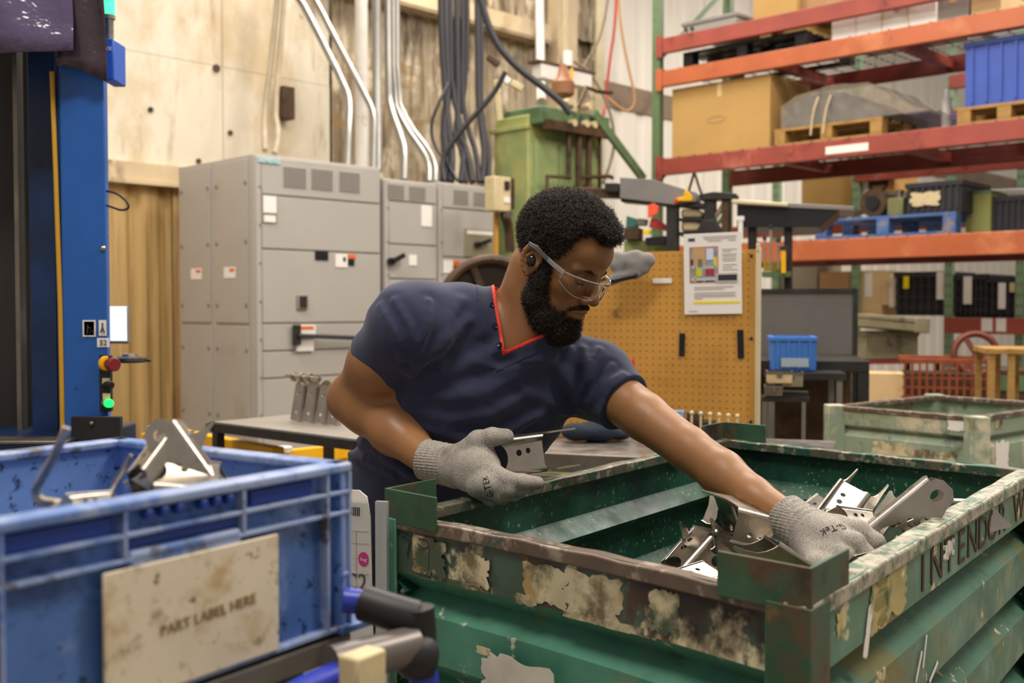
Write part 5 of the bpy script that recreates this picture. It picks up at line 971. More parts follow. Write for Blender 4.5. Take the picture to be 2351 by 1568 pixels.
# walls with a handle slot in the front wall
tbx(.0, TW, .010, .015, .0, TH, TOTE, 'front_wall'); tbx(0, TW, TDp-.015, TDp-.010, 0, TH, TOTE_S, 'back_wall'); tbx(.010, .015, 0, TDp, 0, TH, TOTE_S, 'end_wall'); tbx(TW-.015, TW-.010, 0, TDp, 0, TH, TOTE_S, 'end_wall'); tbx(0.01, TW-.01, .01, TDp-.01, 0, .006, TOTE, 'base')
tbx(.0, TW, -.002, .022, TH-.010, TH, TOTE_E, 'rim', .003); tbx(0, TW, TDp-.022, TDp+.002, TH-.010, TH, TOTE_E, 'rim', .003); tbx(-.002, .022, 0, TDp, TH-.010, TH, TOTE_E, 'rim', .003); tbx(TW-.022, TW+.002, 0, TDp, TH-.010, TH, TOTE_E, 'rim', .003)
for z in (.121, .142): tbx(-.001, TW, -.001, .012, z-.002, z+.002, TOTE_E, 'rib', .001); tbx(-.001, .012, 0, TDp, z-.002, z+.002, TOTE_E, 'rib', .001)
tbx(-.001, .012, 0, TDp, .055, .059, TOTE_E, 'rib', .001); tbx(0, TW, -.001, .012, -.0, .005, TOTE_E, 'rib', .001)
for x in (.0, .032, .142, .27, .378): tbx(x, x+.004, -.001, .012, .0 if x < .05 or x > .3 else .121, TH-.01, TOTE_E, 'rib', .001)
for y in (.002, .05, .13, .21, .29, .365): tbx(-.001, .012, y, y+.004, 0, TH-.01, TOTE_E, 'rib', .001)
tbx(.148, .268, -.001, .011, .108, .128, TOTE_E, 'grip_lip', .003)
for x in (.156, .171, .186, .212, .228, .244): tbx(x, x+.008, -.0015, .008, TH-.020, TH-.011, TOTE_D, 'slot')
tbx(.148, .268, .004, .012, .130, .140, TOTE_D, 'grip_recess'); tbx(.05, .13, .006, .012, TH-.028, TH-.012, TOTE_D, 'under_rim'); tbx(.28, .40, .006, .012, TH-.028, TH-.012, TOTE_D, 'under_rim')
tbx(-.030, .02, -.005, .06, -.004, .004, TOTE, 'foot_flange')
yy = -1*sgn_y
plc = MB(); ya, yb = sorted((sgn_y*-.004, sgn_y*-.001)); plc.box(.105, .296, ya, yb, zb+.004, zb+.116); plc = plc.build('placard', PLACARD, tt, 'dirty cream placard with faint lettering', bevel=.002)
# lettering: x axis must read left to right for the viewer = -e1 direction
Mt = Matrix.Translation((.188, sgn_y*-.0046, zb+.058)) @ Matrix.Rotation(math.pi, 4, 'Z') @ Matrix.Rotation(R2(90), 4, 'X') @ Matrix.Rotation(R2(3), 4, 'Z')
if sgn_y > 0: Mt = Matrix.Translation((.188, -.0046, zb+.058)) @ Matrix.Rotation(R2(90), 4, 'X')
text_part('PART LABEL HERE', .0135, mat('faded_brown_ink', '8a7450', .8), plc, Mt, 1)
GTB = 'brackets lying in the blue tote'
tl = Matrix(((e1.x, yl.x*sgn_y, 0, TC.x), (e1.y, yl.y*sgn_y, 0, TC.y), (0, 0, 1, 0), (0, 0, 0, 1)))
def tw(x, y, z): return tl @ Vector((x, y, zb+z))
def ribbon(label, pts, wd, th, group):
    """bent steel arm seen on edge: a strip swept along the points, wd deep"""
    q = [P(*p) for p in pts]; mb = MB(); n = len(q); vs = []
    for i, p in enumerate(q):
        d = (q[min(i+1, n-1)]-q[max(i-1, 0)]).normalized(); s_ = Vector((-.38, .92, 0)).normalized(); u = d.cross(s_).normalized()
        k = wd*(.55+.45*math.sin(math.pi*(i+.5)/n)); vs += [p+u*th, p+u*th+s_*k, p-u*th+s_*k, p-u*th]
    fs = [(i*4+j, i*4+(j+1) % 4, i*4+4+(j+1) % 4, i*4+4+j) for i in range(n-1) for j in range(4)]+[(3, 2, 1, 0), tuple((n-1)*4+j for j in range(4))]
    o = mb.add(vs, fs).build('stamped_bracket', STEEL, bevel=.0008); return tag(o, label, 'bracket', group)
ribbon('bracket in the tote with one arm standing up at the left', [(153, 982, .97), (140, 1015, .97), (118, 1062, .97), (96, 1100, .97), (80, 1128, .97), (84, 1146, .97), (100, 1156, .97), (150, 1160, .98)], .022, .0036, GTB)
ribbon('thin bracket arm slanting up left of the central pile in the tote', [(302, 1045, 1.03), (288, 1075, 1.03), (266, 1110, 1.03), (255, 1128, 1.03), (262, 1145, 1.03)], .02, .0016, GTB)
bracket('A', P(345, 1078, 1.06), (.93, .3, -.12), (0, -.45, .9), 'dull bracket in the middle of the tote', GTB, .8)
bracket('A', P(300, 1088, 1.07), (.30, .5, .55), (-.7, -.5, .5), 'dull bracket left of the middle of the tote', GTB, .62)
bracket('B', P(516, 1112, 1.09), (-.62, .15, .80), (.62, .1, .60), 'bracket in the tote with a holed ear rising to the right', GTB, .62)
bracket('A', P(140, 1158, .95), (.9, .3, .02), (.1, -.5, .85), 'bracket lying flat at the left inside the tote', GTB, .5)
for k in range(9):
    q = tw(.11+.085*(k % 3), .12+.10*(k//3), .06); bracket('A', q, (.9+rr_.gauss(0, .3), rr_.gauss(0, .4), .1), (rr_.gauss(0, .2), rr_.gauss(0, .2), 1), 'bracket at the bottom of the blue tote', 'brackets low in the blue tote', .62)
# cart under the tote
ct = thing('cart', 'dark tubular cart with blue ends under the blue tote', 'cart', (TC.x, TC.y, 0), rzof(e1)); CI = ct.matrix_basis.inverted() if False else (Matrix.Translation(ct.location) @ Matrix.Rotation(rzof(e1), 4, 'Z')).inverted()
def cl(px, py, d): return CI @ P(px, py, d)
ya, yb = sorted((sgn_y*.0, sgn_y*TDp)); MB().box(.0, TW+.15, ya, yb, zb-.03, zb-.005).build('deck', mat('cart_deck_grey', '6d675e', .5, .2, (6, .3)), ct, bevel=.003)
CB = mat('black_cart_joint', '211e20', .5, 0, (14, .3)); CBL = mat('royal_blue_tube', '2b3aa8', .35)
MB().tube([cl(790, 1378, 1.10), cl(845, 1384, 1.10)], .013, 12).build('blue_sleeve', CBL, ct); MB().tube([cl(835, 1384, 1.10), cl(900, 1405, 1.09), cl(955, 1420, 1.09)], .0185, 12).build('joint', CB, ct)
MB().tube([cl(958, 1395, 1.09), cl(962, 1440, 1.09), cl(966, 1548, 1.09)], .0175, 12).build('joint', CB, ct); MB().tube([cl(972, 1540, 1.09), cl(985, 1700, 1.09)], .015, 12).build('blue_tube', CBL, ct)
MB().tube([cl(760, 1530, 1.02), cl(860, 1505, 1.05), cl(950, 1480, 1.08)], .020, 12).build('cross_tube', mat('grey_tube', '6f6763', .35, .4), ct); MB().ball(cl(955, 1505, 1.08), .024, 12).build('joint_ball', CB, ct)
a = cl(832, 1530, .99); MB(Matrix.Translation(a)).box(-.02, .02, -.012, .012, -.022, .014).build('cream_block', CREAMP, ct, bevel=.003)
MB().tube([cl(600, 1640, .96), cl(700, 1585, .99), cl(790, 1545, 1.02)], .014, 12).build('blue_tube', CBL, ct)
MB().tube([cl(985, 1690, 1.09), Vector((cl(985, 1690, 1.09).x, cl(985, 1690, 1.09).y, .05))], .015, 12).build('leg', CBL, ct)
for x in (.05, TW+.1):
    for y in (.05, TDp-.05): MB().box(x, x+.03, min(sgn_y*y, sgn_y*(y-.03)), max(sgn_y*y, sgn_y*(y-.03)), .06, zb-.03).build('leg', DARKST, ct); MB(Matrix.Translation((x+.015, sgn_y*(y-.015), .035)) @ Matrix.Rotation(R2(90), 4, 'X')).cyl((0, 0, -.012), (0, 0, .012), .035, n=16).build('caster', BLACK_R, ct)
# ------------------------------------------------------------ paper in a clear pouch on the bin corner
dirp = Vector((.93, -.30, 0)).normalized(); PO = P(890, 1160, 1.74); ph = .34
pt = thing('document_pouch', 'clear pouch with a printed paper hanging on the left bin corner', 'pouch', PO, rzof(dirp), rot=None)
MB().box(-.075, .0, -.004, -.003, -.33, .005).build('pouch_front', PLASTIC_CLR, pt); MB().box(-.075, .0, .003, .004, -.33, .005).build('pouch_back', PLASTIC_CLR, pt)
MB().box(-.020, .0, -.0045, .0045, -.33, .006).build('pouch_edge', mat('milky_pouch_edge', 'c9cccc', .3, alpha=.5), pt)
mb = MB(Matrix.Rotation(R2(90), 4, 'X')); mb.poly([(-.11, -.30), (-.024, -.30), (-.030, -.02), (-.036, .012), (-.05, .022), (-.11, .02)], -.001, .0015); sh_ = mb.build('paper_sheet', PAPER, pt)
for z in (-.045, -.065, -.09, -.115, -.135): MB().box(-.085, -.033, -.0025, -.0018, z, z+.0006).build('ruled_line', GT, sh_)
for x in (-.055,): MB().box(x, x+.0006, -.0025, -.0018, -.135, -.045).build('ruled_line', GT, sh_)
mb = MB(Matrix.Rotation(R2(90), 4, 'X')); mb.poly(circ(-.042, -.090, .0095, 20, .012), .0018, .0024); mb.build('magenta_sticker', mat('magenta', 'd8388a', .5), sh_)
text_part('Aug', .009, WHITE, sh_, Matrix.Translation((-.042, -.0027, -.090)) @ Matrix.Rotation(R2(90), 4, 'X'), .8)
text_part('C2', .042, mat('pen_ink', '5a5660', .6), sh_, Matrix.Translation((-.056, -.0027, -.130)) @ Matrix.Rotation(R2(90), 4, 'X'), .8, 'handwriting')
for i in range(11): MB().box(-.082+i*.0032, -.0805+i*.0032, -.0026, -.0018, -.02, -.006).build('barcode_bar', INK, sh_)
# ------------------------------------------------------------ signed-distance modelling kit
def V3(v): return np.array(v, float)
def nrm(v): v = V3(v); return v/np.linalg.norm(v)
def smin(a, b, k):
    h = np.clip(.5+.5*(b-a)/k, 0, 1); return b*(1-h)+a*h-k*h*(1-h)
def smax(a, b, k): return -smin(-a, -b, k)
def s_sph(p, c, r): return np.linalg.norm(p-V3(c), axis=1)-r
def s_ell(p, c, r):
    q = p-V3(c); r = V3(r); k0 = np.linalg.norm(q/r, axis=1); k1 = np.linalg.norm(q/(r*r), axis=1)+1e-9; return k0*(k0-1)/k1
def s_cap(p, a, b, ra, rb=None):
    if rb is None: rb = ra
    a, b = V3(a), V3(b); ab = b-a; t = np.clip(((p-a)@ab)/(ab@ab), 0, 1)
    return np.linalg.norm(p-a-t[:, None]*ab, axis=1)-(ra+(rb-ra)*t)
def s_chain(p, pts, rs, k=.004):
    d = None
    for i in range(len(pts)-1):
        e = s_cap(p, pts[i], pts[i+1], rs[i], rs[i+1]); d = e if d is None else smin(d, e, k)
    return d
def nets(f, lo, hi, h, proj=1):
    lo, hi = V3(lo), V3(hi); dims = np.ceil((hi-lo)/h/8).astype(int)
    g = np.stack(np.meshgrid(*[np.arange(n) for n in dims], indexing='ij'), -1).reshape(-1, 3)
    d = f(lo+(g*8+4)*h); g = g[np.abs(d) < 8*h*1.35]
    o4 = np.stack(np.meshgrid(*[np.arange(4)]*3, indexing='ij'), -1).reshape(-1, 3)
    g = (g[:, None]*4+o4[None]).reshape(-1, 3); d = f(lo+(g*2+1)*h); g = g[np.abs(d) < 2*h*1.6]
    o2 = np.stack(np.meshgrid(*[np.arange(2)]*3, indexing='ij'), -1).reshape(-1, 3)
    cells = (g[:, None]*2+o2[None]).reshape(-1, 3)
    K = 4096; key = lambda c: (c[..., 0].astype(np.int64)*K+c[..., 1])*K+c[..., 2]
    ofs = np.array([(i, j, k) for i in (0, 1) for j in (0, 1) for k in (0, 1)])
    cor = (cells[:, None]+ofs[None]).reshape(-1, 3); ck = key(cor); uk, fi, inv = np.unique(ck, return_index=True, return_inverse=True)
    val = f(lo+cor[fi]*h)[inv].reshape(-1, 8); ng = val < 0; act = ng.any(1) & ~ng.all(1)
    cells, val, ng = cells[act], val[act], ng[act]
    pos = np.zeros((len(cells), 3)); n = np.zeros(len(cells))
    for a in range(8):
        for b in range(a+1, 8):
            if abs(ofs[a]-ofs[b]).sum() != 1: continue
            m = ng[:, a] != ng[:, b]; va, vb = val[m, a], val[m, b]; t = va/(va-vb)
            pos[m] += ofs[a]+(ofs[b]-ofs[a])*t[:, None]; n[m] += 1
    V = lo+(cells+pos/n[:, None])*h
    ak = key(cells); order = np.argsort(ak); sk = ak[order]
    def find(c):
        q = key(c); i = np.clip(np.searchsorted(sk, q), 0, len(sk)-1); return np.where(sk[i] == q, order[i], -1)
    F = []
    for ax in range(3):
        e = np.zeros(3, int); e[ax] = 1; b, c = np.zeros(3, int), np.zeros(3, int); b[(ax+1) % 3] = 1; c[(ax+2) % 3] = 1
        i1 = [i for i in range(8) if (ofs[i] == e).all()][0]
        m = ng[:, 0] != ng[:, i1]; cc_ = cells[m]; q = np.stack([find(cc_), find(cc_-b), find(cc_-b-c), find(cc_-c)], 1)
        ok = (q >= 0).all(1); q = q[ok]; s_ = ng[m, 0][ok]; q[~s_] = q[~s_][:, ::-1]; F.append(q)
    F = np.concatenate(F)
    for _ in range(proj): V = project(f, V, h)
    return V, F
def grad(f, V, e=.0008):
    G = np.stack([f(V+d)-f(V-d) for d in np.eye(3)*e], 1); return G/(np.linalg.norm(G, axis=1, keepdims=True)+1e-9)
def project(f, V, h):
    d = f(V); return V-np.clip(d, -h*.6, h*.6)[:, None]*grad(f, V)*.9
def np_mesh(name, V, F, m, parent=None, label=None, org=None, angle=180):
    me = bpy.data.meshes.new(name); V = np.asarray(V, float)
    if org is not None: V = V-V3(org)
    F = np.asarray(F); k = F.shape[1]
    me.vertices.add(len(V)); me.vertices.foreach_set('co', V.astype(np.float32).ravel())
    me.loops.add(F.size); me.loops.foreach_set('vertex_index', F.astype(np.int32).ravel())
    me.polygons.add(len(F)); me.polygons.foreach_set('loop_start', np.arange(0, F.size, k, dtype=np.int32))
    me.update(calc_edges=True); me.validate(); me.polygons.foreach_set('use_smooth', [True]*len(me.polygons))
    if angle < 180: me.set_sharp_from_angle(angle=R2(angle))
    me.materials.append(m); return link(name, me, parent, label)
def PP(px, py, Y): return V3(P(px, py, Y))
def surf(f, px, py, y0=1.4, y1=3.2):
    d = V3(ray(px, py)); d /= np.linalg.norm(d); o = V3((0, 0, CAMZ)); t = y0/d[1]; best = (9, None)
    for _ in range(120):
        p = o+d*t; v = float(f(p[None])[0])
        if v < best[0]: best = (v, p)
        if abs(v) < .0003: break
        t += max(v, -.01)*.6 if v > .002 or v < 0 else .002
        if t > y1*1.2: break
    if best[0] > .004: print('surf miss', px, py, best)
    return best[1] if best[0] < .05 else None
# ------------------------------------------------------------ the man
YAW, PIT = R2(55), R2(27)
hF = V3((math.sin(YAW)*math.cos(PIT), -math.cos(YAW)*math.cos(PIT), -math.sin(PIT)))
hU = V3((math.sin(YAW)*math.sin(PIT), -math.cos(YAW)*math.sin(PIT), math.cos(PIT)))
hL = np.cross(hU, hF); hC = PP(1281, 602, 2.10)
HB = np.stack([hF, hL, hU], 1)     # columns
def hl(p): return (p-hC)@HB*100     # world -> head cm
def hw(q): return hC+(np.atleast_2d(q)/100)@HB.T
sR, eR, wR = PP(948, 752, 2.07), PP(808, 916, 2.20), PP(988, 1058, 2.02)
sL, eL, wL = PP(1366, 874, 2.20), PP(1580, 1030, 2.02), PP(1814, 1192, 1.81)
pel, nb = V3((-.235, 2.36, .90)), V3((-.012, 2.15, 1.275))
axT = nb-pel
W0, W1 = nrm((.70, .70, 0)), nrm(sL-sR)
def torso(p, off=0.):
    t = ((p-pel)@axT)/(axT@axT); tc = np.clip(t, -.3, 1.05)
    cen = pel+tc[:, None]*axT
    w = np.clip(tc, 0, 1)[:, None]; Wv = W0*(1-w)+W1*w; Wv -= (Wv@nrm(axT))[:, None]*nrm(axT); Wv /= np.linalg.norm(Wv, axis=1, keepdims=True)
    Dv = np.cross(Wv, nrm(axT))
    T = [-.3, 0, .25, .5, .72, .88, 1.0, 1.05]; hw_ = np.interp(tc, T, [.165, .170, .158, .168, .182, .165, .115, .08]); hd = np.interp(tc, T, [.12, .125, .122, .128, .132, .115, .085, .06])
    q = p-cen; x = (q*Wv).sum(1); y = (q*Dv).sum(1); z = (q@nrm(axT))
    x0, y0 = x/hw_, y/hd; k0 = (np.abs(x0)**2.3+np.abs(y0)**2.3)**(1/2.3)
    d = (k0-1)*np.minimum(hw_, hd)*1.02
    return smax(d, np.abs((t-.375))*np.linalg.norm(axT)-.675*np.linalg.norm(axT), .06)-off
neckA, neckB = V3((.002, 2.165, 1.265)), hw((-3.2, 0, -3.0))[0]
def shoulders(p, r=0.):
    up = V3((0, 0, .022))
    d = s_chain(p, [neckA+V3((-.015, .015, .025)), (neckA*.45+sR*.55)+V3((0, .01, .030)), sR+up*.5], [.070+r, .070+r, .060+r])
    d = smin(d, s_cap(p, neckA+V3((.01, .02, .01)), sL+up*.3, .066+r, .060+r), .03)
    d = smin(d, s_sph(p, sR, .070+r), .03); d = smin(d, s_sph(p, sL, .062+r), .03)
    return d
def arms(p, r=0.):
    d = s_chain(p, [sR, sR*.55+eR*.45+V3((-.004, -.006, -.004)), eR, eR*.78+wR*.22+V3((0, 0, .004)), eR*.45+wR*.55, wR], [.066+r, .062+r, .044+r, .046+r, .040+r, .031+r], .03)
    e = s_chain(p, [sL, sL*.45+eL*.55, eL, PP(1658, 1086, 1.95), PP(1728, 1140, 1.88), wL], [.055+r, .0455+r, .0405+r, .0405+r, .034+r, .0268+r], .012)
    return np.minimum(d, e)
hipA, hipB = pel+W0*-.085+V3((0, 0, -.02)), pel+W0*.085+V3((0, 0, -.02))
kneeA, kneeB = hipA+V3((-.015, -.03, -.41)), hipB+V3((.02, -.03, -.41)); ankA, ankB = V3((kneeA[0]-.01, kneeA[1]+.05, .09)), V3((kneeB[0]+.01, kneeB[1]+.05, .09))
def legs(p, r=0.):
    d = s_chain(p, [hipA, kneeA, ankA], [.092+r, .06+r, .042+r], .04); return smin(d, s_chain(p, [hipB, kneeB, ankB], [.092+r, .06+r, .042+r], .04), .03)
def head(q):
    """q in head cm: forward, left, up"""
    a, b, c = q[:, 0], q[:, 1], q[:, 2]; s = np.abs(b); m = np.stack([a, s, c], 1)
    d = s_ell(q, (-.7, 0, 4.7), (9.2, 7.4, 7.8))
    d = smin(d, s_ell(q, (4.3, 0, 4.6), (5.5, 6.1, 4.6)), 1.6)
    d = smin(d, s_ell(q, (2.7, 0, -1.2), (6.1, 6.0, 8.4)), 2.0)
    d = smin(d, s_ell(q, (2.8, 0, -7.2), (5.2, 5.3, 4.0)), 2.2)
    d = smin(d, s_ell(q, (6.9, 0, -9.6), (2.0, 2.5, 1.9)), 1.6)
    d = smin(d, s_sph(m, (5.4, 4.0, -1.6), 2.1), 1.8)
    d = smin(d, s_cap(m, (8.7, .8, 1.9), (6.9, 4.7, 1.8), .75, .7), 1.0)
    d = smax(d, -s_sph(m, (9.4, 3.1, .1), 1.6), .9)
    d = smin(d, s_sph(m, (6.95, 3.15, .1), 1.42), .15)                      # lids over the eyeballs
    d = smax(d, -s_chain(m, [(8.6, 1.8, -.75), (8.75, 3.1, -.85), (8.0, 4.5, -.6)], [.10, .15, .10], .05), .12); d = smax(d, -s_chain(m, [(8.3, 2.0, .85), (8.2, 3.2, 1.1), (7.6, 4.4, .8)], [.06, .08, .06], .05), .2)   # lid slit
    d = smin(d, s_cap(q, (8.4, 0, 1.9), (10.2, 0, -2.4), .62, .85), .9)
    d = smin(d, s_ell(q, (10.35, 0, -3.1), (1.25, 1.25, 1.05)), .7)
    d = smin(d, s_ell(m, (9.4, 1.45, -3.5), (1.15, .80, .85)), .45)
    d = smax(d, -s_cap(m, (10.0, .65, -4.7), (9.7, .7, -3.7), .36, .28), .25)
    d = smin(d, s_ell(q, (6.9, 0, -6.2), (2.35, 3.0, 2.3)), 1.3)
    d = smax(d, -s_cap(q, (9.75, 0, -4.5), (9.7, 0, -5.5), .25), .3)
    d = smin(d, s_chain(m, [(9.35, 0, -6.0), (9.15, 1.0, -6.0), (8.0, 2.5, -6.55)], [.55, .50, .26], .2), .4)
    d = smin(d, s_chain(m, [(9.15, 0, -7.15), (8.9, 1.0, -7.05), (7.9, 2.3, -6.75)], [.68, .60, .3], .2), .4)
    d = smax(d, -s_chain(m, [(9.95, 0, -6.52), (9.55, 1.2, -6.5), (8.3, 2.7, -6.68)], [.13, .12, .10], .05), .14)
    d = smax(d, -s_cap(m, (9.3, 0, -8.25), (8.2, 1.6, -8.1), .35), .5)
    # ear
    e = s_ell(m, (-.7, 7.6, -.3), (1.8, .85, 2.8))
    e = smin(e, s_chain(m, [(1.0, 7.6, .3), (.85, 7.9, 1.3), (.35, 8.2, 2.1), (-.5, 8.45, 2.5), (-1.3, 8.6, 2.4), (-1.95, 8.7, 1.9), (-2.3, 8.75, 1.1), (-2.35, 8.75, .2), (-2.15, 8.65, -.7), (-1.75, 8.45, -1.6), (-1.2, 8.2, -2.4), (-.6, 7.95, -3.0)], [.30, .32, .34, .36, .37, .38, .38, .37, .37, .38, .42, .48], .6), .4)
    e = smin(e, s_chain(m, [(-.2, 8.2, 1.4), (-1.0, 8.35, 1.2), (-1.45, 8.45, .3), (-1.3, 8.4, -.7), (-.7, 8.2, -1.5)], [.24, .28, .32, .32, .3], .4), .3)
    e = smax(e, -s_ell(m, (-.45, 8.7, -.25), (.85, .85, 1.05)), .3)
    e = smin(e, s_ell(m, (.7, 7.9, -.6), (.45, .45, .7)), .3)
    d = smin(d, e, .45)
    return d
def headw(p):
    far = np.linalg.norm(p-hC, axis=1)-.16
    out = far+.03; m = far < .03
    if m.any(): out[m] = head(hl(p[m]))/100
    return out
def neck(p): return smin(s_cap(p, neckA, neckB, .066, .060), s_cap(p, hw((2, 0, -6))[0], neckA+V3((.01, -.045, 0)), .045, .05), .03)
def fingers(p, H, r=0.):
    d = None
    for pts, rs in H:
        e = s_chain(p, pts, [x+r for x in rs], .006); d = e if d is None else smin(d, e, .007)
    return d
handR = [([PP(988, 1058, 2.02), PP(1050, 1072, 1.99), PP(1100, 1076, 1.955)], [.031, .037, .040]),
         ([PP(1062, 1052, 1.99), PP(1105, 1046, 1.965)], [.028, .026]),
         ([PP(1076, 1097, 1.955), PP(1120, 1112, 1.92)], [.026, .025]),
         ([PP(1068, 1046, 1.985), PP(1098, 1014, 1.968), PP(1130, 1003, 1.955), PP(1162, 1002, 1.95)], [.027, .0205, .0165, .0140]),
         ([PP(1120, 1082, 1.935), PP(1160, 1101, 1.915), PP(1200, 1106, 1.925), PP(1234, 1108, 1.95)], [.022, .0155, .0135, .0115]),
         ([PP(1112, 1100, 1.93), PP(1160, 1122, 1.915), PP(1195, 1122, 1.94), PP(1216, 1118, 1.965)], [.021, .0155, .013, .0115]),
         ([PP(1100, 1114, 1.925), PP(1145, 1136, 1.92), PP(1180, 1135, 1.955), PP(1196, 1130, 1.98)], [.020, .0145, .012, .011]),
         ([PP(1096, 1120, 1.93), PP(1125, 1144, 1.935), PP(1155, 1144, 1.975), PP(1170, 1138, 1.995)], [.018, .013, .011, .010])]
handL = [([PP(1814, 1192, 1.81), PP(1850, 1218, 1.78), PP(1905, 1240, 1.74)], [.029, .036, .036]),
         ([PP(1862, 1208, 1.785), PP(1925, 1216, 1.755)], [.027, .024]),
         ([PP(1852, 1245, 1.76), PP(1890, 1272, 1.72)], [.030, .026]),
         ([PP(1925, 1216, 1.755), PP(1972, 1218, 1.73), PP(2010, 1245, 1.715), PP(2036, 1282, 1.73)], [.0215, .0165, .0145, .012]),
         ([PP(1918, 1238, 1.735), PP(1962, 1246, 1.70), PP(1990, 1276, 1.69), PP(2000, 1312, 1.705)], [.022, .0165, .0145, .012]),
         ([PP(1905, 1258, 1.72), PP(1938, 1280, 1.685), PP(1955, 1312, 1.68), PP(1955, 1340, 1.70)], [.021, .016, .014, .012]),
         ([PP(1890, 1272, 1.715), PP(1912, 1302, 1.68), PP(1920, 1332, 1.68), PP(1915, 1352, 1.70)], [.020, .015, .013, .011]),
         ([PP(1858, 1262, 1.74), PP(1876, 1298, 1.69), PP(1900, 1328, 1.665), PP(1925, 1345, 1.665)], [.022, .018, .015, .013])]
def hands(p, r=0.): return np.minimum(fingers(p, handR, r), fingers(p, handL, r))
def body(p):
    d = torso(p, 0); d = smin(d, shoulders(p), .04); d = smin(d, arms(p), .03)
    d = smin(d, legs(p), .04); d = np.minimum(d, hands(p, -.0035))
    for an in (ankA, ankB): d = smin(d, s_cap(p, an+V3((0, .02, -.05)), an+V3((.09, -.13, -.06)), .030, .026), .02)
    return smin(smin(d, neck(p), .03), headw(p), .012)
SKIN = mat('dark_brown_skin', '946740', .45, 0, (3.5, .13), [('7c5434', 2.6, .60, .8), ('a67a4e', 5, .60, .85)], (260, .22, .0012), spec=.5, sss=.03, rvar=.05)
t = NT.__new__(NT); t.t = SKIN.node_tree; t.b = t.t.nodes['Principled BSDF']; src = t.b.inputs['Base Color'].links[0].from_socket
at = t.n('ShaderNodeAttribute'); at.attribute_name = 'face_tone'; mx = t.n('ShaderNodeMix', data_type='RGBA', blend_type='MULTIPLY'); t.l(at.outputs['Fac'], mx.inputs[0]); t.l(src, mx.inputs[6]); mx.inputs[7].default_value = (.80, .74, .70, 1); t.l(mx.outputs[2], t.b.inputs['Base Color'])
LO, HI = (-.62, 1.5, .02), (.86, 2.75, 1.72)
man = thing('person', 'bearded man in navy shirt and knit gloves bending over the green bin', 'person', (pel[0], pel[1], 0))
ORG = (pel[0], pel[1], 0)
bV, bF = nets(body, LO, HI, .0045)
# finer mesh where the face is: subdivide once and settle on the surface again
bm = bmesh.new(); me_ = bpy.data.meshes.new('t'); me_.from_pydata(bV.tolist(), [], bF.tolist()); bm.from_mesh(me_); bpy.data.meshes.remove(me_)
def in_head(co, r=.15): return (np.linalg.norm(V3(co)-hC) < r)
for it in range(2):
    bm.verts.ensure_lookup_table()
    A = np.array([v.co for v in bm.verts]); q = hl(A)
    m = (np.linalg.norm(q, axis=1) < 15) & (q[:, 0] > (-4.5 if it == 0 else 3.5)) & (q[:, 2] > -13) & (q[:, 2] < 9)
    if it: m |= (np.linalg.norm(q-V3((-1, -8.2, .2)), axis=1) < 4.5); m &= q[:, 1] < 5.5
    ed = [e for e in bm.edges if m[e.verts[0].index] and m[e.verts[1].index]]
    bmesh.ops.subdivide_edges(bm, edges=ed, cuts=1, use_grid_fill=True); bm.verts.index_update()
    A = np.array([v.co for v in bm.verts]); m2 = np.linalg.norm(A-hC, axis=1) < .17; A[m2] = project(body, A[m2], .004); 
    bm.verts.ensure_lookup_table()
    for i in np.nonzero(m2)[0]: bm.verts[i].co = Vector(A[i])
    bm.verts.index_update()
me_ = bpy.data.meshes.new('body')
for v in bm.verts: v.co -= Vector(ORG)
bm.to_mesh(me_); bm.free(); me_.polygons.foreach_set('use_smooth', [True]*len(me_.polygons)); me_.materials.append(SKIN); me_.update()
at_ = me_.attributes.new('face_tone', 'FLOAT', 'POINT'); cv = np.empty(len(me_.vertices)*3, np.float32); me_.vertices.foreach_get('co', cv); cv = cv.reshape(-1, 3)+V3(ORG)
at_.data.foreach_set('value', np.clip((.30-np.linalg.norm(cv-hC, axis=1))/.12, 0, 1).astype(np.float32)); link('body', me_, man)
# ------------------------------------------------------------ shirt
SHIRT = mat('navy_jersey', '2a2e4a', .85, 0, (4, .08), (), (700, .25, .0008), sheen=.12)
REDT = mat('red_collar_tape', 'd63a28', .7)
hemR = sR*.60+eR*.40; hemRn = nrm(V3(eR-sR)+V3((.05, 0, .02))); hemL = sL*.66+eL*.34; hemLn = nrm(eL-sL)
def raw_shirt(p):
    d = torso(p, .012); d = smin(d, shoulders(p, .009), .045)
    d = smin(d, s_cap(p, neckA, neckA*.45+neckB*.55, .074, .070), .03); d = smin(d, s_cap(p, neckA+V3((.01, -.045, 0)), neckA*.55+hw((2, 0, -6))[0]*.45, .058, .05), .03)
    d = smin(d, np.maximum(neck(p)-.008, p[:, 2]-1.335), .02)
    sl = np.maximum(s_cap(p, sR, sR*.45+eR*.55, .079, .073), (p-hemR)@hemRn); d = smin(d, sl, .03)
    sl = np.maximum(s_cap(p, sL, sL*.5+eL*.5, .068, .059), (p-hemL)@hemLn); return smin(d, sl, .028)
FOLD2 = []
def fold(pts, amp, w):
    fine = []
    for i in range(len(pts)-1):
        for k in range(3): fine.append(tuple(pts[i][j]+(pts[i+1][j]-pts[i][j])*k/3 for j in (0, 1)))
    q = [surf(raw_shirt, *a) for a in fine+[pts[-1]]]; q = [x for x in q if x is not None]; q = [x for i, x in enumerate(q) if i == 0 or np.linalg.norm(x-q[i-1]) < .06]
    if len(q) > 1: FOLD2.append((q[:-1], q[1:], amp, w, 0))
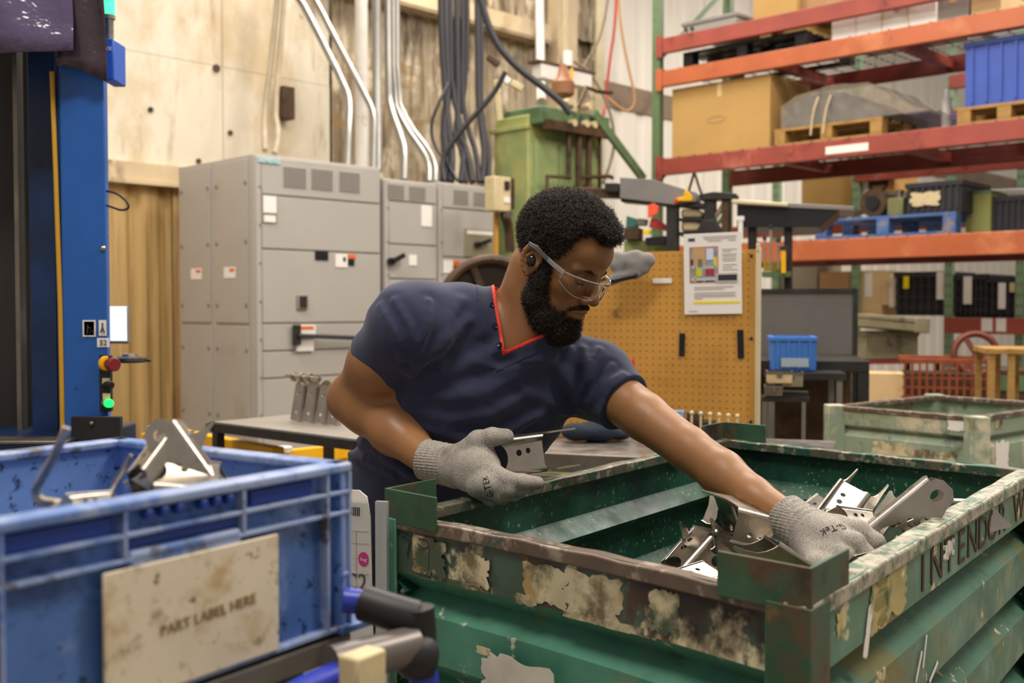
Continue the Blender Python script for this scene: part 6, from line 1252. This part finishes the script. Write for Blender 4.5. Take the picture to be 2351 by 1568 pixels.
for pts, amp, w in [
    ([(945, 860), (1010, 800), (1075, 735)], .007, .014), ([(950, 880), (1050, 850), (1150, 800)], .007, .016), ([(940, 905), (1030, 915), (1120, 900), (1190, 860)], .008, .018),
    ([(930, 935), (1030, 965), (1130, 950), (1210, 905)], .007, .018), ([(945, 975), (1050, 1010), (1150, 1000), (1240, 950)], .007, .016), ([(900, 985), (980, 1040), (1060, 1060)], .007, .014),
    ([(870, 700), (905, 760), (930, 830)], .004, .010), ([(985, 690), (975, 760), (950, 840)], .006, .010), ([(905, 690), (940, 750), (945, 830)], .004, .009), ([(1330, 935), (1300, 870), (1255, 820)], .006, .014),
    ([(1325, 915), (1345, 850), (1340, 800)], .006, .012), ([(1345, 925), (1390, 880), (1430, 860)], .005, .011), ([(1350, 905), (1385, 860), (1405, 840)], .004, .008), ([(1310, 950), (1240, 915), (1190, 880)], .006, .015),
    ([(1375, 800), (1352, 850), (1335, 900)], .005, .010), ([(1060, 690), (1030, 750), (1010, 830)], .004, .014), ([(1200, 830), (1260, 830), (1310, 800)], .005, .013), ([(800, 1040), (850, 1060), (900, 1090)], .006, .012),
    ([(820, 1010), (880, 1050), (960, 1100)], .006, .012), ([(1090, 830), (1140, 850), (1210, 845)], .004, .012), ([(1100, 1010), (1180, 985), (1230, 960)], .004, .012)]: fold(pts, amp, w)
def shirt0(p):
    d = raw_shirt(p); near = d < .03
    if near.any():
        q = p[near]; add = np.zeros(len(q))
        for a, b, am, w, k in FOLD2:
            e = np.full(len(q), 9.)
            for j in range(len(a)):
                ab = b[j]-a[j]; t = np.clip(((q-a[j])@ab)/(ab@ab+1e-12), 0, 1)
                taper = min(1, .35+1.3*min(j+.5, len(a)-j-.5)/len(a)); e = np.minimum(e, np.linalg.norm(q-a[j]-t[:, None]*ab, axis=1)+w*(1-taper)*.9)
            add += am*1.15*(np.exp(-(e/w)**2)-.35*np.exp(-((e-1.9*w)/(w*.9))**2))
        add += .0012*np.sin(q[:, 0]*61+q[:, 2]*47+2*np.sin(q[:, 2]*23))
        d[near] -= np.clip(add, -.007, .010)
    return d
Vb = surf(raw_shirt, 1158, 808); Cl = surf(raw_shirt, 1141, 700); Ct = surf(raw_shirt, 1168, 637); Cr = surf(raw_shirt, 1290, 748)
yv = nrm(V3((.12, 0, 1.))); view = nrm(Vb-V3((0, 0, CAMZ))); xv = nrm(np.cross(view, yv)); yv = np.cross(xv, view)
def c2(pt): q = pt-Vb; return np.array([q@xv, q@yv])
def side(q2, a, b):   # signed distance to a line, positive on its left
    d = (b-a)/np.linalg.norm(b-a); return (q2[:, 0]-a[0])*(-d[1])+(q2[:, 1]-a[1])*d[0]
l0, l1, l2, r1 = c2(Vb), c2(Cl), c2(Ct), c2(Cr)
def cutter(p):
    q = p-Vb; q2 = np.stack([q@xv, q@yv], 1); dep = q@view
    left = smax(side(q2, l0, l1), side(q2, l1, l2), .01)      # >0 on the left of the left edge
    left = side(q2, l0, l1)
    right = -side(q2, l0, r1)
    w = smax(smax(left, right, .004), dep-.10, .01); w = np.maximum(w, q2[:, 1]-.14)
    nk = s_cap(p, neckA+V3((.006, 0, -.02)), neckB+V3((0, 0, .02)), .079, .080)
    return smax(smin(w, nk, .012), np.where(dep < .12, np.maximum(left, right), -1), .002)
def shirt(p): return np.maximum(shirt0(p), np.maximum(-cutter(p), .765-p[:, 2]))
SLO, SHI = (-.50, 1.85, .74), (.42, 2.62, 1.46)
V_, F_ = nets(shirt, SLO, SHI, .0034, 0); np_mesh('shirt', V_, F_, SHIRT, man, org=ORG, angle=50)
def trim(p):
    s_ = shirt0(p); c = cutter(p); return np.maximum(np.maximum(s_-.0015, -s_-.006), np.maximum(c-.0058, -c-.001))
V_, F_ = nets(trim, hC-.26-V3((.05, 0, .1)), hC+.2, .0014, 0); np_mesh('collar_tape', V_, F_, REDT, man, 'red tape edging the V neck', org=ORG, angle=50)
def placket(p):
    s_ = shirt0(p); q = p-Vb; q2 = np.stack([q@xv, q@yv], 1); e = side(q2, l0, l1)
    return np.maximum(np.maximum(s_-.0016, -s_-.006), np.maximum(np.maximum(e-.034, -e+.006), np.maximum(q2[:, 1]-.135, -q2[:, 1]-.034)))
V_, F_ = nets(placket, Vb-V3((.12, .14, .09)), Vb+V3((.08, .12, .2)), .0018, 0); np_mesh('placket', V_, F_, SHIRT, man, org=ORG, angle=50)
def vband(p):
    s_ = shirt0(p); q = p-Vb; q2 = np.stack([q@xv, q@yv], 1); e = -side(q2, l0, r1); c = cutter(p)
    return np.maximum(np.maximum(s_-.0014, -s_-.006), np.maximum(np.maximum(e-.028, -c+.0055), np.maximum(q2[:, 0]-.12, -side(q2, l0, l1)*-1-.002 if False else q2[:, 0]*-1-.012)))
V_, F_ = nets(vband, Vb-V3((.1, .14, .09)), Vb+V3((.2, .12, .15)), .0018, 0); np_mesh('neck_band', V_, F_, SHIRT, man, org=ORG, angle=50)
BUT = mat('dark_button', '1c1e2e', .25)
for bx, by in ((1127, 702), (1135, 748), (1148, 793)):
    c = surf(shirt0, bx, by); g = grad(shirt0, c[None], .002)[0]
    mb = MB(frame(c+g*.0028-V3(ORG), perp(g)[0], g)); mb.lathe([(.0035, .0002), (.0052, 0), (.0056, .0012), (.0050, .002), (.0038, .0012), (.001, .0010)], 16); mb.build('button', BUT, man)
# trousers, boots
TROU = mat('black_work_trousers', '23242c', .85, 0, (12, .15))
def trousers(p): return np.maximum(smin(legs(p, .014), torso(p, .008), .05), np.maximum(((p-pel)@nrm(axT))-.03, .10-p[:, 2]))
V_, F_ = nets(trousers, (-.62, 2.0, .05), (.2, 2.75, 1.05), .009, 0); np_mesh('trousers', V_, F_, TROU, man, org=ORG, angle=60)
for an in (ankA, ankB):
    f = lambda p: np.maximum(smin(s_cap(p, an+V3((0, .02, -.035)), an+V3((.10, -.15, -.045)), .046, .042), s_cap(p, an+V3((0, 0, .05)), an+V3((0, .01, -.03)), .054, .05), .03), .004-p[:, 2])
    V_, F_ = nets(f, an-V3((.15, .3, .12)), an+V3((.25, .2, .16)), .006, 0); np_mesh('boot', V_, F_, BLACK_R, man, org=ORG, angle=60)
# ------------------------------------------------------------ gloves
GL = bpy.data.materials.new('heather_knit_glove'); t = NT(GL); b = t.b
f1 = t.rng(t.noise(620, 3, .8), .42, .60); f2 = t.rng(t.noise(1200, 2, .8, off=5), .45, .62)
c1 = t.mix(f1, lin('9a9389'), lin('3a3634')); c1 = t.mix(f2, c1, lin('c4bcb1')); c1 = t.mix(t.rng(t.noise(12, 4, .6, off=2), .56, .78), c1, lin('4a4340'))
t.l(c1, b.inputs['Base Color']); b.inputs['Roughness'].default_value = .92
x = t.n('ShaderNodeBump'); x.inputs['Strength'].default_value = .45; x.inputs['Distance'].default_value = .0012; t.l(t.noise(500, 3), x.inputs['Height']); t.l(x.outputs[0], b.inputs['Normal'])
def glove(H, w, elbow, fwd, label, txt, tpix, tdir, tup):
    ax = nrm(V3(w)-V3(elbow)); cw = V3(H[0][0][0]); c1_ = V3(H[0][0][1])
    cs = cw-ax*.002; cd = nrm(c1_-cw)
    def f(p):
        d = fingers(p, H, 0)
        along = (p-cs)@cd; rib = .0011*np.sin(np.arctan2((p-cs)@nrm(np.cross(cd, (0, 0, 1))), (p-cs)[:, 2])*44)
        cuff = s_cap(p, cs-cd*.012, c1_, .0375, .0385)-rib*np.clip((.05-along)/.01, 0, 1)
        d = smin(d, cuff, .006)
        d = d-.0008*np.sin(along*520)*(along < .05)
        return np.maximum(d, -(along+.012))
    lo = np.min([np.min(h[0], axis=0) for h in H], axis=0)-.06; hi = np.max([np.max(h[0], axis=0) for h in H], axis=0)+.06
    V_, F_ = nets(f, lo, hi, .0019, 0); g = np_mesh('knit_glove', V_, F_, GL, man, label, org=ORG, angle=180)
    # printing on the back of the hand, laid on the knit
    mb = text_mb(txt, .017, .0002); c = surf(f, *tpix); out = []
    n0 = grad(f, c[None], .002)[0]; gx = nrm(V3(tdir)-n0*(V3(tdir)@n0)); gy = np.cross(n0, gx)
    q = np.array(mb.v); p = c+q[:, :1]*gx+q[:, 1:2]*gy
    for _ in range(6): p = p-f(p)[:, None]*grad(f, p)
    p = p+grad(f, p)*.0006-V3(ORG); mb.v = [tuple(x) for x in p]; o = mb.build('glove_print', INK, g); return f
gfR = glove(handR, wR, eR, None, 'glove closed round the held bracket', 'G-TEK', (1120, 1118), (-.25, -.1, .95), (-1, .2, -.2))
gfL = glove(handL, wL, eL, None, 'glove reaching into the heap', 'G-TeK', (1912, 1212), (-.80, .2, -.50), (.45, .5, -.5))
# held bracket
bracket('A', P(1140, 1053, 1.955), (.95, .02, .12), (.17, -.96, .10), 'stamped bracket held in the gloved right hand above the bin rim', None, 1.04)
# ------------------------------------------------------------ hair, beard, glasses, earbud
HAIR = mat('black_curly_hair', '1a1310', .75, 0, (60, .3), spec=.3)
HAIRT = mat('hair_curl', '3b3029', .5, 0, (30, .3), spec=.5)
def cran(q): return smin(smin(s_ell(q, (-.7, 0, 4.7), (9.2, 7.4, 7.8)), s_ell(q, (4.3, 0, 4.6), (5.5, 6.1, 4.6)), 1.6), s_ell(q, (2.6, 0, -1.2), (6.0, 6.0, 8.4)), 2.0)
def inside_poly(a, c, poly):
    """signed distance (inside positive) to polygon in the side plane"""
    pts = np.array(poly, float); d = np.full(len(a), 1e9); ins = np.zeros(len(a), bool); n = len(pts)
    for i in range(n):
        p0, p1 = pts[i], pts[(i+1) % n]; e = p1-p0; t = np.clip(((a-p0[0])*e[0]+(c-p0[1])*e[1])/(e@e), 0, 1)
        d = np.minimum(d, np.hypot(a-p0[0]-t*e[0], c-p0[1]-t*e[1]))
        cr = ((p0[1] > c) != (p1[1] > c)) & (a < (p1[0]-p0[0])*(c-p0[1])/(p1[1]-p0[1]+1e-12)+p0[0]); ins ^= cr
    return np.where(ins, d, -d)
HPOLY = [(13, 8.1), (8.6, 7.6), (6.6, 8.9), (5.2, 7.0), (4.9, 4.6), (3.6, 2.4), (2.4, .8), (2.2, -1.4), (.9, -1.4), (.9, 1.2), (-.4, 2.3), (-2.2, 2.2), (-3.2, .8), (-3.4, -2.0), (-4.2, -4.6), (-8.0, -5.2), (-16, -5), (-16, 20), (13, 20)]
def hair_t(q):
    r = inside_poly(q[:, 0], q[:, 2], HPOLY)
    top = np.interp(q[:, 2], [-5, -1, 2, 5, 8, 13, 16], [.1, .12, .25, .7, 1.25, 1.45, 1.55])*np.interp(q[:, 0], [-12, -6, 3, 8, 12], [.5, .7, 1.1, 1.6, 1.3])
    return np.clip(r*1.5, -1, top)
def hairf(p):
    q = hl(p); t = hair_t(q); n = .34*np.sin(q[:, 0]*2.3+1.3*np.sin(q[:, 2]*1.9))*np.sin(q[:, 2]*2.6+q[:, 1]*2.1)
    return (cran(q)-t-n*np.clip(t, 0, 1)+.25)/100
hV, hFc = nets(hairf, hC-.17, hC+.2, .004, 0)
keep = hair_t(hl(hV)) > .1
fk = keep[hFc].all(1); np_mesh('hair', hV, hFc[fk], HAIR, man, org=ORG)
BPOLY = [(2.6, .2), (3.2, -2.4), (4.4, -4.6), (6.2, -5.3), (7.0, -6.0), (6.8, -8.0), (8.4, -8.6), (9.0, -9.2), (14, -9), (13, -20), (-2, -16), (-.3, -6.5), (.4, -3.0), (.9, .2)]
def beardf(p):
    q = hl(p); a, b, c = q.T; s = np.abs(b); m = np.stack([a, s, c], 1)
    d = s_chain(m, [(1.9, 6.3, -.6), (1.6, 6.1, -3.5), (2.0, 5.6, -6.8), (4.6, 4.4, -9.6), (6.6, 2.0, -11.2), (6.9, 0, -11.4)], [.9, 1.35, 1.9, 2.1, 2.0, 2.0], 1.2)
    d = smin(d, s_ell(q, (4.4, 0, -10.8), (3.4, 4.0, 2.0)), 1.5)
    d = smin(d, s_chain(m, [(6.9, 2.9, -8.0), (8.0, 1.3, -9.4), (8.3, 0, -9.6)], [.75, .8, .8], .5), .8)
    d = d-.16*np.sin(a*2.6+1.3*np.sin(c*2.3))*np.sin(c*2.9+b*2.1)
    return d/100
eV, eF = nets(beardf, hC-.17, hC+.17, .0035, 0); np_mesh('beard', eV, eF, HAIR, man, org=ORG)
def mousf(p):
    q = hl(p); m = np.stack([q[:, 0], np.abs(q[:, 1]), q[:, 2]], 1)
    d = s_chain(m, [(9.45, .35, -5.05), (9.1, 1.3, -5.25), (8.1, 2.7, -5.9), (7.1, 3.3, -7.2)], [.30, .40, .36, .3], .2)
    e = s_chain(m, [(8.75, 0, -8.35), (8.6, .5, -8.4)], [.28, .2], .1); return np.minimum(d, e)/100
mV, mF = nets(mousf, hC-.17, hC+.17, .002, 0)
def browf(p):
    q = hl(p); m = np.stack([q[:, 0], np.abs(q[:, 1]), q[:, 2]], 1)
    return (s_chain(m, [(9.15, 1.3, 1.75), (8.75, 2.9, 2.15), (7.45, 4.9, 1.7)], [.26, .24, .14], .1))/100
wV, wF = nets(browf, hC-.17, hC+.17, .002, 0)
def lashf(p):
    q = hl(p); m = np.stack([q[:, 0], np.abs(q[:, 1]), q[:, 2]], 1)
    return s_chain(m, [(8.2, 1.9, -.72), (8.38, 3.1, -.80), (7.72, 4.5, -.72)], [.07, .12, .08], .05)/100
lV, lF = nets(lashf, hC-.17, hC+.17, .0012, 0); np_mesh('eyelashes', lV, lF, HAIR, man, org=ORG)
def curls(name, V, F, f, n, L, rad, coil, seed, tw=.0003, keep=None, seg=7, wid=1.0):
    """n small coiled hairs rooted over the surface, one mesh"""
    r = np.random.default_rng(seed); T = np.concatenate([F[:, [0, 1, 2]], F[:, [0, 2, 3]]]); A, B, C_ = V[T[:, 0]], V[T[:, 1]], V[T[:, 2]]
    ar = np.linalg.norm(np.cross(B-A, C_-A), axis=1)
    if keep is not None: ar = ar*keep((A+B+C_)/3)
    i = r.choice(len(T), n, p=ar/ar.sum()); u, v = r.random(n), r.random(n); w = u+v > 1; u[w] = 1-u[w]; v[w] = 1-v[w]
    P0 = A[i]+(B[i]-A[i])*u[:, None]+(C_[i]-A[i])*v[:, None]; N = grad(f, P0, .001)
    d = N+r.normal(0, .42, (n, 3)); d /= np.linalg.norm(d, axis=1, keepdims=True)
    e = np.cross(d, r.normal(0, 1, (n, 3))); e /= np.linalg.norm(e, axis=1, keepdims=True); g = np.cross(d, e)
    Ls = L*r.uniform(.45, 1.25, n); ph = r.uniform(0, 6.28, n); turns = coil*r.uniform(.7, 1.4, n); pts = []
    for k in range(seg):
        t = k/(seg-1); a = ph+turns*6.283*t; R = rad*min(1, t*3+.15)*r.uniform(.9, 1.1, n)
        pts.append(P0-N*.0012+d*(Ls*t)[:, None]+e*(np.cos(a)*R)[:, None]+g*(np.sin(a)*R)[:, None])
    pts = np.stack(pts, 1); tan = np.gradient(pts, axis=1); tan /= np.linalg.norm(tan, axis=2, keepdims=True)+1e-9
    s1 = np.cross(tan, d[:, None]+.01); s1 /= np.linalg.norm(s1, axis=2, keepdims=True)+1e-9; s2 = np.cross(tan, s1)
    ring = np.stack([pts+(s1*math.cos(q)+s2*math.sin(q))*tw for q in (0, 2.094, 4.189)], 2)   # n,seg,3,3
    VV = ring.reshape(-1, 3); base = (np.arange(n)*seg*3)[:, None, None]; k = np.arange(seg-1)[None, :, None]*3; j = np.arange(3)[None, None, :]
    a0 = base+k+j; a1 = base+k+(j+1) % 3; FF = np.stack([a0, a1, a1+3, a0+3], -1).reshape(-1, 4)
    return np_mesh(name, VV, FF, HAIRT, man, org=ORG)
vis = lambda c: (hl(c)[:, 1] < 4.5)*1.0
curls('hair_curls', hV, hFc[fk], hairf, 16500, .0115, .0019, 2.4, 1, .00028, vis, 9)
def bk(c): q = hl(c); return ((q[:, 1] < 3.5) & (head(q) > -.15))*1.0
curls('beard_curls', eV, eF, beardf, 8000, .0100, .0017, 2.2, 2, .00027, bk, 9)
curls('moustache', mV, mF, mousf, 1500, .0034, .0005, .5, 3, .00024, bk, 5)
curls('eyebrows', wV, wF, browf, 700, .0034, .0003, .3, 4, .0002, bk, 5)
# fading stubble around the hairline
# glasses
GLASS = bpy.data.materials.new('clear_lens'); GLASS.use_nodes = True; gb = GLASS.node_tree.nodes['Principled BSDF']
gb.inputs['Base Color'].default_value = (.96, .97, .97, 1); gb.inputs['Roughness'].default_value = .04; gb.inputs['Transmission Weight'].default_value = 1; gb.inputs['IOR'].default_value = 1.25
FRAMEC = bpy.data.materials.new('clear_frame'); FRAMEC.use_nodes = True; gb = FRAMEC.node_tree.nodes['Principled BSDF']
gb.inputs['Base Color'].default_value = (.86, .87, .87, 1); gb.inputs['Roughness'].default_value = .1; gb.inputs['Transmission Weight'].default_value = .8; gb.inputs['IOR'].default_value = 1.4
GREYT = mat('grey_temple_tip', '55545a', .4)
def Hq(a, b, c): return Vector(hw((a+.55, b, c-1.15))[0]-V3(ORG))
gl = thing('safety_glasses', 'clear wraparound safety glasses with grey ear tips worn by the man', 'glasses', ORG)
def lens_pt(u, v):
    """u from -1 (his right) to 1, v 0 top .. 1 bottom; wraps round the face"""
    s = abs(u); th = s*1.25; R = 7.4
    a = 3.5+R*math.cos(th)*1.0-.15; b = math.copysign(6.9*math.sin(th)*1.06, u)
    bot = 3.7-1.9*max(0, (s-.55)/.45)**1.6-3.0*max(0, 1-s/.14)**1.2*1.0; a -= .55*v*(1 if s > .12 else .2)
    return Hq(a, b, 1.9-v*bot+.35*0-.5*s*0)
for sg in (-1, 1):
    mb = MB(); nu, nv = 22, 8; vs = []
    for i in range(nu+1):
        for j in range(nv+1):
            vs.append(lens_pt(sg*(.02+.98*i/nu), j/nv))
    fs = [(i*(nv+1)+j, (i+1)*(nv+1)+j, (i+1)*(nv+1)+j+1, i*(nv+1)+j+1) for i in range(nu) for j in range(nv)]
    mb.add(vs, fs); o = mb.build('lens', GLASS, gl); so = o.modifiers.new('thick', 'SOLIDIFY'); so.thickness = .0018
    mb = MB(); mb.tube([lens_pt(sg*(.02+.98*i/16), 0) for i in range(17)]+[lens_pt(sg, .3), lens_pt(sg, .75)], .0013, 6); mb.build('brow_bar', FRAMEC, gl)
    mb = MB(); mb.tube([lens_pt(sg*(1-.95*i/16), 1) for i in range(17)], .0007, 6); mb.build('lens_edge', FRAMEC, gl)
    s0 = lens_pt(sg, .12)
    pts = [s0, Hq(3.6, sg*7.55, 2.15), Hq(1.6, sg*8.0, 2.7)]
    mb = MB()
    for w_ in (-.0028, 0, .0028): mb.tube([p+Vector(hU*w_) for p in pts], .0019, 8, sm=1)
    mb.build('temple', FRAMEC, gl)
    mb = MB(); q = [Hq(1.8, sg*8.05, 2.66), Hq(.6, sg*8.5, 3.15), Hq(-.9, sg*9.0, 3.7), Hq(-2.5, sg*9.2, 3.75)]
    for w_ in (-.0022, 0, .0022): mb.tube([p+Vector(hU*w_) for p in q], .0021, 8, sm=1)
    mb.build('temple_tip', GREYT, gl)
mb = MB(); mb.tube([lens_pt(-.06, .15), Hq(10.9, 0, 1.35), lens_pt(.06, .15)], .0016, 6, sm=1); mb.build('bridge', FRAMEC, gl)
eb = thing('earbud', 'glossy black wireless earbud in the man\'s right ear', 'earbud', ORG)
mb = MB(); mb.ball((0, 0, 0), .0092, 12, (1, .8, 1.25)); o = mb.build('shell', mat('glossy_black', '0c0c10', .18, coat=.5), eb); o.location = Hq(-.95, -8.6, .95); o.rotation_euler = (0, .3, -.5)
# ------------------------------------------------------------ soft things that need the modelling kit
V_, F_ = nets(CAPF, (-.14, -.08, -.09), (.14, .08, .09), .004, 0); o = np_mesh('knitted_shell', V_, F_, CLOTHG, cp)
V_, F_ = nets(lambda p: s_cap(p, (-.088, -.028, -.058), (.03, -.034, -.035), .010, .010)-0*p[:, 0], (-.14, -.08, -.09), (.14, .08, .09), .004, 0); np_mesh('dark_lining', V_, F_, BLACK, cp)
V_, F_ = nets(RAGF, (-.16, -.1, -.02), (.18, .12, .09), .005, 0); np_mesh('cloth', V_, F_, mat('dark_blue_rag', '1f2a38', .9, 0, (12, .2)), o if False else bpy.data.objects['dark_rag'])
